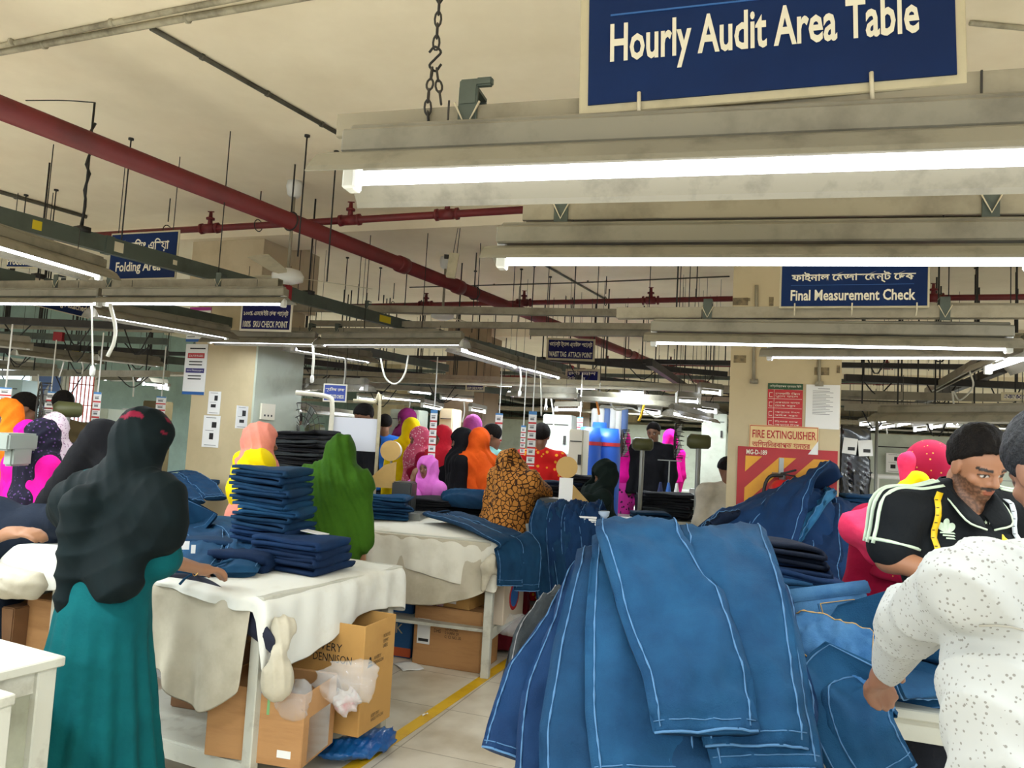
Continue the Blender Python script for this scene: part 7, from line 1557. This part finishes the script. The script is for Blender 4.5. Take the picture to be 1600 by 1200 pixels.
for x0, y0, x1, y1, lb in ((1178, 505, 1178, 596, 'thin steel conduit running down the fire column, over the red poster'), (1280, 560, 1280, 600, 'short conduit with box on the fire column, over the white notice'), (1182, 446, 1182, 505, 'upper conduit on the fire column beside the measurement sign')):
    mb = MB(); a, b = onplane(x0, y0, FR_O, FR_N) - AX * 0.012, onplane(x1, y1, FR_O, FR_N) - AX * 0.012; mb.tube([a, b], 0.011, 8); mb.box(b, (0.05, 0.02, 0.03), AXR); tag(mb.build('wall_conduit', CHAN, None, 0, True), lb, 'conduit')
# extinguisher on its hook
ex = onplane(1222, 768, FR_O - AX * 0.17, FR_N); root = empty('fire_extinguisher', (ex.x, ex.y, 0.92), 0, 'red fire extinguisher hung on the striped board behind the jeans heap', 'fire extinguisher'); zt = ex.z - 0.92
mb = MB(); mb.lathe([(0.07, 0.0), (0.085, 0.015), (0.085, zt - 0.02), (0.075, zt + 0.03), (0.045, zt + 0.065), (0.024, zt + 0.075)], (0, 0, 0), 24); mb.build('cylinder', mat('extinguisher_red', (196, 34, 36), 0.25), root, 0, True)
mb = MB(); mb.lathe([(0.02, zt + 0.07), (0.02, zt + 0.11), (0.012, zt + 0.12)], (0, 0, 0), 12); mb.build('valve', GREYS, root, 0, True)
mb = MB(); mb.box((0.03, -0.02, zt + 0.125), (0.10, 0.02, 0.012), Matrix.Rotation(-0.3, 3, 'Y')); mb.box((0.03, -0.02, zt + 0.105), (0.09, 0.02, 0.010), Matrix.Rotation(0.1, 3, 'Y')); mb.build('lever', BLACK, root, 0.003)
mb = MB(); mb.tube(smooth_path([(-0.01, -0.03, zt + 0.10), (-0.09, -0.03, zt + 0.09), (-0.125, -0.03, zt + 0.0), (-0.12, -0.03, zt - 0.2), (-0.11, -0.03, zt - 0.35)], 16), 0.011, 8); mb.build('hose', BLACK, root, 0, True)
mb = MB(); mb.box((0, 0.08, zt + 0.10), (0.04, 0.12, 0.03)); mb.box((0, 0.03, zt + 0.15), (0.03, 0.01, 0.12)); mb.build('wall_bracket', GREYS, root)
# papers on the left column
r, w_, h = plate('process_notice', 285, 538, 326, 616, FL_O, FL_N, PAPER, 'tall notice with red and purple bands on the papered column', 'poster', 0.006)
NAVYI = mat('navy_ink', (48, 40, 110), 0.55)
bars(r, w_, h, 0.006, [(0, 0, 1, 0.06, BLUEINK), (0.12, 0.72, 0.76, 0.10, REDINK), (0.08, 0.43, 0.84, 0.09, NAVYI), (0.2, 0.9, 0.7, 0.025, INK)] + [(0.2, 0.64 - 0.06 * k, 0.6, 0.022, INK) for k in range(2)] + [(0.2, 0.36 - 0.06 * k, 0.6, 0.022, INK) for k in range(2)])
lettering(r, 'GOAL FOR PROGRESS', (w_ * 0.17, -0.0078, h * 0.745), (1, 0, 0), (0, 0, 1), w_ * 0.66, h * 0.045, PAPER); lettering(r, 'মান িনয়ন্ত্রণ', (w_ * 0.13, -0.0078, h * 0.45), (1, 0, 0), (0, 0, 1), w_ * 0.74, h * 0.05, PAPER)
r, w_, h = plate('process_notice', 291, 520, 331, 534, FL_O, FL_N, PAPER, 'short notice strip just above the tall notice on the papered column', 'poster', 0.005); bars(r, w_, h, 0.005, [(0, 0, 1, 0.3, BLUEINK), (0.05, 0.5, 0.3, 0.1, GREYINK)])
r, w_, h = plate('process_notice', 297, 480, 331, 489, FL_O, FL_N, mat('magenta_print', (170, 40, 140), 0.5), 'small magenta and white strip high on the papered column', 'poster', 0.005); bars(r, w_, h, 0.005, [(0, 0, 1, 0.4, PAPER)])
def a4(x0, y0, x1, y1, o, n, label, rows=((0.55, 0.62, 0.3, 0.2), (0.3, 0.22, 0.35, 0.2))):
    r, w_, h = plate('paper_sheet', x0, y0, x1, y1, o, n, PAPER, label, 'paper', 0.003); bars(r, w_, h, 0.003, [(x, y, a_, b_, INK) for x, y, a_, b_ in rows] + [(0.15, 0.92, 0.6, 0.02, GREYINK), (0.15, 0.52, 0.5, 0.015, GREYINK), (0.15, 0.06, 0.7, 0.02, GREYINK)])
a4(324, 612, 346, 647, FL_O, FL_N, 'upper of the two printed sheets on the papered column', ((0.5, 0.6, 0.26, 0.22), (0.25, 0.3, 0.4, 0.14))); a4(315, 650, 345, 698, FL_O, FL_N, 'lower, larger printed sheet on the papered column', ((0.52, 0.62, 0.28, 0.18), (0.42, 0.25, 0.24, 0.2)))
a4(367, 635, 388, 669, FS_O, FS_N, 'printed sheet taped on the pale green side of the column', ((0.5, 0.55, 0.3, 0.25), (0.3, 0.25, 0.4, 0.14)))
r, w_, h = plate('switch_panel', 405, 632, 428, 655, FS_O, FS_N, SIGNW, 'switch panel on the pale green side of the column', 'switch panel', 0.02); bars(r, w_, h, 0.02, [(0.2 + 0.25 * k, 0.2, 0.1, 0.12, INK) for k in range(3)], 'switch')

# ================================================================ hanging poster strips of the lines
RED2 = mat('strip_red', (196, 48, 52), 0.55); SKYB = mat('strip_blue', (70, 130, 190), 0.55)
def strip_poster(x0, y0, x1, y1, d, label, rz=0.0):
    a, b = P(x0, y1, d=d), P(x1, y0, d=d); w_, h = b.x - a.x, b.z - a.z; root = empty('poster_strip', a, rz, label, 'poster', 'hanging instruction strips'); mb = MB(); mb.box((w_ / 2, 0, h / 2), (w_, 0.006, h)); mb.build('sheet', PAPER, root)
    n = max(3, int(h / w_ * 0.9)); rows = [(0, 0.94, 1, 0.06, SKYB)]
    for k in range(n): rows += [(0, 0.02 + 0.9 * k / n, 1, 0.16 / n * 1.2, RED2), (0.2, 0.02 + 0.9 * (k + 0.45) / n, 0.5, 0.22 / n, GREYINK), (0.15, 0.02 + 0.9 * (k + 0.78) / n, 0.6, 0.05 / n, INK)]
    bars(root, w_, h, 0.003, rows); mb = MB(); mb.tube([(w_ / 2, 0, h), (w_ / 2, 0, h + 0.5)], 0.006, 5); mb.build('hanging_rod', CAPW, root)
for x0, y0, x1, y1, d, lb in ((668, 641, 684, 722, 7.2, 'tall strip with red bands left of the black veil'), (772, 646, 786, 690, 8.0, 'strip poster behind the man in aqua'), (822, 643, 839, 728, 6.9, 'tall strip with red bands at the red print dress'), (901, 652, 911, 676, 8.6, 'small strip poster by the far blue crates'), (142, 613, 159, 666, 6.4, 'strip with red bands behind the black veil, window side'), (-4, 606, 19, 640, 6.0, 'strip with red bands over the light orange veil'), (68, 612, 88, 652, 7.4, 'strip poster beside the man in khaki'), (242, 620, 260, 652, 7.6, 'strip poster left of the papered column'), (812, 665, 822, 710, 7.0, 'plain white strip next to the tall strip at the red print dress')): strip_poster(x0, y0, x1, y1, d, lb)

# white board on its pipe stand
d = 6.3; a, b = P(514, 702, d=d), P(591, 655, d=d); root = empty('white_board', (a.x, a.y, 0), -0.08, 'white board on a pale pipe stand behind the green veil', 'board'); w_ = b.x - a.x; mb = MB(); mb.box((w_ / 2, 0, (a.z + b.z) / 2), (w_, 0.015, b.z - a.z)); mb.build('board', mat('white_laminate', (214, 216, 226), 0.3), root)
mb = MB(); mb.tube(smooth_path([(0.0, -0.03, 0.0), (0.01, -0.03, a.z), (0.01, -0.03, b.z + 0.08), (-0.04, -0.03, b.z + 0.16), (-0.3, -0.03, b.z + 0.18)], 24), 0.02, 8); mb.build('stand_pipe', SIGNW, root, 0, True); mb = MB(); mb.tube(smooth_path([(w_ + 0.02, -0.03, 0), (w_ + 0.02, -0.03, b.z + 0.06), (w_ - 0.03, -0.03, b.z + 0.13), (w_ - 0.2, -0.03, b.z + 0.14)], 20), 0.014, 8); mb.build('stand_pipe', SIGNB, root, 0, True)

# benches of the middle distance
def bench(px, py, d, w_, dep, z, label, m=BOARD, rz=0.0):
    c = P(px, py, d=d); u = Vector((math.cos(rz), math.sin(rz), 0)); v = Vector((-u.y, u.x, 0)); return table(flat(c, z) - u * w_ / 2 - v * dep / 2, u, w_, v, dep, z, label, shelf=0.3, m=m)
bench(480, 740, 5.75, 0.9, 0.7, 0.88, 'pale bench under the pile of black trousers', rz=-0.3)
pb = P(472, 760, d=5.75)
for k in range(22): folded((pb.x - 0.006 * k + 0.10, pb.y, 0.885 + 0.030 * k), -0.3 + 0.05 * math.sin(k * 2.0), 'grey' if k % 3 == 1 else 'black', 'folded black trousers, %s from the top of the grey edged pile' % nth(21 - k) if k < 21 else 'folded black trousers, topmost of the grey edged pile', 'grey edged pile of black trousers', 0.46, 0.38, 0.034, 2, (0, 0.14 - 0.01 * k), k % 3)
WOODP = mat('pale_plywood', (204, 166, 96), 0.5, (190, 150, 82), 3, 0.6, stretch=(1, 8, 1)); SPOOL = mat('white_tape_roll', (226, 220, 208), 0.5)
def tag_machine(px, py, d, label, flip=1, base_z=0.9):
    c = P(px, py, d=d); root = empty('tag_machine', (c.x, c.y, base_z), -0.1, label, 'machine'); zz = c.z - base_z
    mb = MB(); mb.prism([(-0.24 * flip, -0.14), (0.03 * flip, -0.14), (0.03 * flip, 0.07), (-0.06 * flip, 0.04)] , (0, 0, zz), (1, 0, 0), (0, 0, 1), (0, 0.02, 0)); mb.build('wooden_guide', WOODP, root)
    mb = MB(); mb.box((0.1 * flip, 0.06, zz / 2 - 0.06), (0.16, 0.2, zz - 0.05)); mb.build('machine_body', mat('dark_machine', (58, 60, 60), 0.4), root, 0.01); mb = MB(); mb.box((0, 0.05, 0.03), (0.55, 0.3, 0.06)); mb.build('machine_base', GREYS, root, 0.005)
    mb = MB(); mb.lathe([(0.075, -0.03), (0.078, 0.03)], (-0.02 * flip, 0.04, zz + 0.155), 28, (0, 1, 0)); sp = mb.build('tape_roll', SPOOL, root); mb = MB(); mb.lathe([(0.035, -0.032), (0.035, 0.032)], (-0.02 * flip, 0.04, zz + 0.155), 18, (0, 1, 0)); mb.build('core', DARKW, sp)
    mb = MB(); mb.lathe([(0.082, 0), (0.082, 0.005)], (-0.02 * flip, 0.0, zz + 0.155), 28, (0, -1, 0)); mb.build('side_disc', WOODP, sp); mb = MB(); mb.tube([(-0.02 * flip, 0.04, zz - 0.1), (-0.02 * flip, 0.05, zz + 0.155)], 0.01, 6); mb.build('roll_arm', GREYS, root); return root
bench(602, 760, 6.15, 1.0, 0.6, 0.9, 'bench carrying the tagging machine left of the lilac veil', GREYS, -0.1); tag_machine(612, 735, 6.15, 'tagging machine with white tape roll and wooden guide left of the lilac veil')
bench(932, 800, 5.75, 0.55, 0.55, 0.9, 'bench with reddish edge below the white booklets', mat('grey_green_bench', (150, 158, 146), 0.5), -0.1); tag_machine(880, 762, 5.85, 'tagging machine with tape roll next to the leopard veil', -1)
mb = MB(); c = P(884, 766, d=5.66); mb.box(c, (0.10, 0.004, 0.18), rot(-0.1)); tag(mb.build('paper_sheet', PAPER), 'white sheet standing in front of the tagging machine at the leopard veil', 'paper')
for s, (x, nb) in enumerate(((916, 10), (944, 9))):
    c = P(x, 800, d=5.55)
    for k in range(nb): mb = MB(); mb.box((0, 0, 0.0065), (0.16, 0.14, 0.013)); o = mb.build('booklet', PAPER, None, 0.002, False, 1); o.location = (c.x + 0.006 * math.sin(k * 2), c.y + 0.004 * math.cos(k), 0.903 + 0.0165 * k); o.rotation_euler = (0, 0, -0.15 + 0.05 * math.sin(k * 3)); tag(o, 'white booklet, %s from the top of the %s stack on the reddish bench' % (nth(nb - 1 - k), ('first', 'second')[s]), 'booklet', 'white booklets')
mb = MB(); c = P(942, 776, d=5.55); mb.lathe([(0.03, 0), (0.05, 0.02), (0.055, 0.05), (0.05, 0.052)], (c.x, c.y, 0.903 + 0.0165 * 9), 18); tag(mb.build('bowl', mat('pale_blue_plastic', (176, 196, 220), 0.4), None, 0, True), 'pale blue bowl on top of the white booklets', 'bowl')

# pedestal fans
OLIVE = mat('olive_metal', (86, 88, 52), 0.45)
def pedestal_fan(px, py, d, label, base=True, ang=0.4, r_=0.22):
    c = P(px, py, d=d); root = empty('pedestal_fan', (c.x, c.y, 0), ang, label, 'fan', 'pedestal fans'); z = c.z
    mb = MB(); mb.lathe([(0.04, -0.10), (0.06, -0.08), (0.065, 0.07), (0.04, 0.10)], (0, 0, z), 18, (0, 1, 0)); mb.build('motor', OLIVE, root, 0, True); mb = MB(); mb.tube([(0, 0, 0.04), (0, 0, z - 0.06)], 0.022, 8); mb.build('pole', GREYS, root); mb = MB(); mb.lathe([(0.2, 0), (0.2, 0.03), (0.04, 0.06)], (0, 0, 0), 20); mb.build('base', OLIVE, root)
    mb = MB()
    for k in range(24): t = k * math.pi / 12; mb.tube([(0.05 * math.cos(t), 0.17, z + 0.05 * math.sin(t)), (r_ * math.cos(t), 0.2, z + r_ * math.sin(t)), (r_ * math.cos(t), 0.13, z + r_ * math.sin(t))], 0.003, 4, False)
    for q in (0.5, 0.75, 1.0): mb.tube([(r_ * q * math.cos(t), 0.2, z + r_ * q * math.sin(t)) for t in [k * math.pi / 14 for k in range(29)]], 0.004, 4, False)
    mb.build('cage', DARKW, root); mb = MB()
    for k in range(3): t = k * 2.094; u = Vector((math.cos(t), 0.0, math.sin(t))); v = Vector((-math.sin(t), 0.3, math.cos(t))); mb.prism([(0.03, -0.03), (r_ * 0.9, -0.07), (r_ * 0.9, 0.06), (0.03, 0.03)], (0, 0.165, z), u, v, (0, 0.004, 0))
    mb.build('blade', GREYS, root)
pedestal_fan(1092, 690, 6.6, 'olive pedestal fan beside the fire column, its pole rising from a wooden box', True, 1.3, 0.15); pedestal_fan(1004, 694, 7.4, 'olive pedestal fan before the pink head cloth', True, 1.5, 0.13); pedestal_fan(492, 672, 7.6, 'grey caged fan at the pale pipe stand of the white board', True, 2.6, 0.26); pedestal_fan(106, 640, 6.1, 'pedestal fan with pale hub before the man in khaki', True, 2.2, 0.2)
c = P(1087, 826, d=6.35); carton((c.x, c.y), (0.22, 0.2, 0.36), -0.1, 'small wooden looking carton at the foot of the olive fan', CARD2, False, (), [('FAN', 'f', 0.25, 0.5, 0.5, 0.15, CARD3)], z=0.0)
# wire baskets with jeans
def basket(px, py, d, w_, label, keys, what):
    c = P(px, py, d=d); z = 0.62; root = empty('wire_basket', (c.x, c.y, 0), -0.2, label, 'basket'); mb = MB()
    for k in range(7):
        zz = z + 0.03 * k; mb.tube([(-w_ / 2, -0.16, zz), (w_ / 2, -0.16, zz), (w_ / 2, 0.16, zz), (-w_ / 2, 0.16, zz), (-w_ / 2, -0.16, zz)], 0.003, 4)
    for k in range(12): x = -w_ / 2 + w_ * k / 11; mb.tube([(x, -0.16, z), (x, -0.16, z + 0.18)], 0.0025, 4); mb.tube([(x, -0.16, z), (x, 0.16, z)], 0.0025, 4)
    mb.build('wire_mesh', DARKW, root)
    for i in (-1, 1):
        for j in (-1, 1): mb = MB(); mb.tube([(i * w_ * 0.45, j * 0.14, 0), (i * w_ * 0.45, j * 0.14, z)], 0.012, 6); mb.build('leg', GREYS, root)
    pile((c.x, c.y, z + 0.01), 6, 0.3, keys, what, 'jeans in the wire basket', 0.035, 0.02, (0, 0), w_ * 0.85, 0.27, 0.045, 2, 21, 0.3)
basket(1026, 805, 6.0, 0.36, 'black wire basket of dark jeans near the white booklets', ['teal', 'ink'], 'the wire basket')
bench(1028, 770, 6.7, 0.7, 0.5, 0.82, 'small bench behind the wire basket', rz=-0.2); c = P(1022, 770, d=6.6); pile((c.x, c.y, 0.825), 5, 0.2, ['teal', 'mid'], 'the pile behind the basket', 'teal pile behind the basket', 0.04, 0.03, (0, 0), 0.3, 0.26, 0.05, 2, 22, 0.4)

# sewing lines: a station is table, machine and thread stand
MACH = mat('machine_white', (206, 208, 204), 0.35); THREAD = [mat('thread_%s' % n, c, 0.7) for n, c in (('white', (226, 226, 222)), ('blue', (60, 110, 190)), ('navy', (40, 50, 90)))]
def station(first=None, label='', x=0, y=0, rz=0.0):
    root = first or empty('sewing_station', (0, 0, 0), 0, '', 'sewing machine', 'sewing machines of the far lines')
    if first is None:
        mb = MB(); mb.box((0, 0, 0.76), (1.05, 0.55, 0.035)); mb.build('table_top', MACH, root, 0.006, False, 1)
        for i in (-1, 1): mb = MB(); mb.box((i * 0.42, 0, 0.37), (0.04, 0.06, 0.74)); mb.box((i * 0.42, 0, 0.03), (0.05, 0.5, 0.05)); mb.build('leg', GREYS, root)
        mb = MB(); mb.box((0, 0, 0.80), (0.46, 0.17, 0.05)); mb.box((0.17, 0, 0.93), (0.11, 0.13, 0.22)); mb.box((-0.02, 0, 1.04), (0.42, 0.11, 0.10)); mb.box((-0.2, 0, 0.96), (0.09, 0.10, 0.16)); mb.box((-0.2, 0, 0.86), (0.012, 0.012, 0.06)); mb.build('machine_head', MACH, root, 0.012)
        mb = MB(); mb.lathe([(0.06, 0), (0.065, 0.02), (0.03, 0.035)], (0.23, 0, 1.03), 16, (1, 0, 0)); mb.build('hand_wheel', DARKW, root, 0, True)
        mb = MB(); mb.tube([(0.3, 0.2, 0.77), (0.3, 0.2, 1.45)], 0.008, 6); mb.box((0.3, 0.2, 1.05), (0.26, 0.05, 0.012)); mb.box((0.3, 0.2, 1.45), (0.26, 0.02, 0.01)); mb.build('thread_stand', GREYS, root)
        for k in range(3): mb = MB(); mb.lathe([(0.035, 0), (0.036, 0.01), (0.014, 0.14), (0.012, 0.15)], (0.21 + 0.09 * k, 0.2, 1.056), 12); mb.build('thread_cone', THREAD[k], root, 0, True)
    root.location = (x, y, 0); root.rotation_euler = (0, 0, rz); root['label'] = label; return root
st = None; n = 0; rn = random.Random(3)
for i, a in enumerate((7.6, 8.9, 10.2, 13.2, 14.6, 16.2)):
    for j, c in enumerate((6.8, 3.7, 2.3, 0.9, -0.9, -2.3)):
        if (i in (0,) and j in (0, 5)) or (a < 8 and c > 6) or (10.9 < a < 12.5): continue
        s = station(None) if st is None else copy_tree(st); st = st or s
        station(s, 'far sewing machine on its table, %s of the %s row behind the columns' % (nth(j), nth(i)), *W(a, c + rn.uniform(-0.1, 0.1))[:2], -BETA + math.pi * (i % 2)); n += 1
        q = W(a - 0.05, c + 0.32)
        if j in (1, 2, 3, 4):
            for k in range(3): folded((q.x, q.y, 0.78 + 0.04 * k), -BETA + 0.3 * k, rn.choice(('black', 'ink', 'black')), 'dark garments, %s of three on the far sewing table %s of row %s' % (('lowest', 'middle', 'topmost')[k], nth(j), nth(i)), 'dark garments on the far sewing tables', 0.36, 0.3, 0.05, 2, (0, 0), k)
# blue crates and thread racks in the middle
CRATE = mat('blue_crate_plastic', (36, 92, 196), 0.4)
for k, (x, y, s_) in enumerate(((922, 676, 0.22), (950, 678, 0.25), (937, 668, 0.16))):
    c = P(x, y, d=8.6 + 0.2 * k); root = empty('plastic_drum', (c.x, c.y, 0), 0, ('blue plastic drum beyond the white strip', 'bigger blue drum beside the pink head cloth', 'small blue drum on the other two')[k], 'drum', 'blue drums'); mb = MB(); mb.lathe([(s_ * 0.55, 0.0), (s_ * 0.6, 0.3), (s_ * 0.62, c.z - 0.1), (s_ * 0.5, c.z + 0.06)], (0, 0, 0), 20); mb.build('drum_body', CRATE, root, 0, True); mb = MB(); mb.lathe([(s_ * 0.64, c.z - 0.14), (s_ * 0.64, c.z - 0.10)], (0, 0, 0), 20); mb.build('red_band', RED2, root)
for k in range(6):
    c = P(930 + 9 * k, 656, d=9.4); mb = MB(); mb.lathe([(0.05, -0.2), (0.05, 0.12), (0.03, 0.14)], c, 12); root = tag(mb.build('thread_tube', (THREAD[0], CAPW, BLUEP)[k % 3], None, 0, True), 'thread tube of the hanging rack over the blue drums, %s in its row' % nth(k), 'thread tube', 'thread tubes')
# pale cabinets and panels of the mid distance
def cabinet(x0, y0, x1, y1, d, label, m, z0=0.0, dep=0.3, rz=-0.3):
    a, b = P(x0, y1, d=d), P(x1, y0, d=d); root = empty('panel_cabinet', ((a.x + b.x) / 2, d, z0), rz, label, 'cabinet'); w_, h = b.x - a.x, b.z - z0; mb = MB(); mb.box((0, 0, h / 2), (w_, dep, h)); mb.build('cabinet_body', m, root, 0.01); mb = MB()
    mb.box((0, -dep / 2 - 0.004, h - 0.12), (w_ * 0.8, 0.006, 0.01)); mb.box((w_ * 0.3, -dep / 2 - 0.01, h - 0.3), (0.03, 0.02, 0.10)); mb.build('handle', DARKW, root); return root
cabinet(612, 642, 664, 700, 9.6, 'pale steel cabinet beyond the white board', PALE); cabinet(690, 640, 716, 700, 9.2, 'beige cabinet behind the black veil', CREAM); cabinet(850, 650, 898, 700, 9.4, 'grey panel cabinet behind the red print dress', PALE); cabinet(893, 672, 917, 706, 7.8, 'white standing panel left of the blue drums', SIGNW); cabinet(1095, 648, 1136, 740, 11.5, 'pale cabinet left of the fire column', PALE)
cabinet(-30, 596, 60, 690, 10.0, 'pale bluish partition panel at the window side corner', mat('pale_blue_panel', (186, 208, 210), 0.5)); cabinet(150, 640, 188, 700, 9.0, 'grey green steel cabinet right of the window grille', PALE); cabinet(196, 640, 226, 700, 9.6, 'light panel cabinet behind the black veil, window side', MACH); cabinet(228, 628, 262, 690, 10.5, 'olive cabinet next to the papered column', KHAKI if 'KHAKI' in globals() else PALE)
cabinet(1350, 685, 1488, 760, 7.4, 'long pale green cabinet behind the crimson hood', PALE, 0.0, 0.5, -0.2); a4(1384, 709, 1407, 738, P(1390, 720, d=7.10), Vector((0.2, -0.98, 0)).normalized(), 'printed sheet on the long pale green cabinet')
r = empty('pipe_rail', P(1400, 800, d=6.4), -0.1, 'white pipe rail in front of the long pale cabinet', 'rail'); r.location.z = 0; mb = MB(); zz = P(1400, 746, d=6.4).z
mb.tube([(-0.4, 0, zz), (0.6, 0, zz)], 0.02, 8); mb.tube([(-0.4, 0, 0.3), (0.6, 0, 0.3)], 0.015, 8)
for k in range(5): mb.tube([(-0.4 + 0.25 * k, 0, 0), (-0.4 + 0.25 * k, 0, zz)], 0.012, 6)
mb.build('rail_pipes', CAPW, r, 0, True)
bench(905, 735, 7.3, 1.1, 0.6, 0.9, 'bench with black garments behind the wooden guide', rz=-0.2)
for k, (x, n_, lb) in enumerate(((880, 9, 'left black heap behind the leopard veil'), (918, 11, 'taller black heap before the blue drums'))): c = P(x, 735, d=7.25); pile((c.x, c.y, 0.905), n_, -0.2, ['black', 'black', 'ink'], 'the ' + lb, lb, 0.034, 0.02, (0, 0), 0.42, 0.38, 0.042, 2, 41 + k, 0.2)
bench(1060, 745, 7.6, 0.9, 0.6, 0.9, 'bench with black garments below the hot magenta veil', rz=-0.2); c = P(1060, 745, d=7.55)
pile((c.x - 0.1, c.y, 0.905), 7, -0.2, ['black', 'grey', 'black'], 'the black garments left of the fire column', 'black garments by the fire column', 0.034, 0.03, (0, 0), 0.5, 0.4, 0.042, 2, 44, 0.3)
# black garments in plastic beside the column
d = 5.9; a = P(1335, 665, d=d); root = empty('garment_rack', (a.x, a.y, 0), -0.2, 'rack of black garments in shiny plastic beside the fire column', 'rack'); zt = a.z
mb = MB(); mb.tube([(-0.14, 0, 0), (-0.14, 0, zt + 0.04), (0.16, 0, zt + 0.04), (0.16, 0, 0)], 0.012, 8); mb.build('rack_frame', GREYS, root, 0, True)
f = folds(folds(un([lambda p: np.max(np.abs(p - np.array([0, 0, zt - 0.36])) - np.array([0.11, 0.06, 0.36]), axis=1)], 0.02), 0.012, 9, (1, 0.2, 0.3), 2, 1.5), 0.006, 24, (0.6, 0.3, 0.7), 1, 1.6)
sd_mesh('garment_bag', f, (-0.2, -0.15, zt - 0.8), (0.2, 0.15, zt + 0.06), 0.016, mat('black_plastic', (18, 20, 24), 0.15, spec=0.8), root)
for k, (x, z_, rz_) in enumerate(((-0.05, zt - 0.16, 0.1), (0.06, zt - 0.17, -0.08))): mb = MB(); mb.box((x, -0.095, z_), (0.10, 0.002, 0.12), Matrix.Rotation(rz_, 3, 'Y')); mb.build('paper_card', PAPER, root); mb = MB(); mb.box((x + 0.01, -0.097, z_ - 0.02), (0.05, 0.001, 0.025)); mb.build('print', INK, root)
# more stacks beside the fire column
bench(1352, 830, 5.05, 0.6, 0.5, 0.9, 'bench behind the dark stack, beside the fire column', rz=-0.34); c = P(1352, 850, d=5.0); pile((c.x, c.y, 0.905), 7, -0.2, ['dark', 'ink'], 'the blue stack at the garment rack', 'blue stack by the garment rack', 0.034, 0.012, (0, 0), 0.30, 0.28, 0.042, 2, 31, 0.08); pile((c.x, c.y, 0.905 + 7 * 0.034), 6, -0.2, ['mid', 'royal'], 'the upper blue bundle at the garment rack', 'upper bundle by the garment rack', 0.032, 0.012, (0, 0), 0.32, 0.28, 0.04, 2, 32, 0.1)
# window side odds and ends
c = P(18, 690, d=4.9); mb = MB(); mb.box((0, 0, 0), (0.16, 0.3, 0.11)); mb.box((0.05, 0, -0.09), (0.06, 0.2, 0.12)); o = mb.build('machine_panel', mat('grey_machine', (142, 150, 142), 0.4), None, 0.012); o.location = c; tag(o, 'grey control box of the machine below the light orange veil', 'machine box')
bench(20, 750, 4.95, 1.3, 0.5, 0.86, 'grey green machine table on the window side', mat('grey_green_bench', (150, 158, 146), 0.5), -0.3); c2 = P(18, 722, d=4.9); o.location.z = max(c.z, 0.862 + 0.16); carton((c2.x + 0.0, c2.y - 0.05), (0.12, 0.10, 0.11), -0.2, 'small brown carton on the grey green machine table', CARD, z=0.862)
c = P(138, 685, d=5.4); carton((c.x, c.y), (0.18, 0.15, 0.2), -0.3, 'bright blue box with white side behind the black veil', CRATE, z=0.9, tape=False); bench(140, 740, 5.45, 0.5, 0.45, 0.9, 'narrow bench carrying the bright blue box', rz=-0.3)
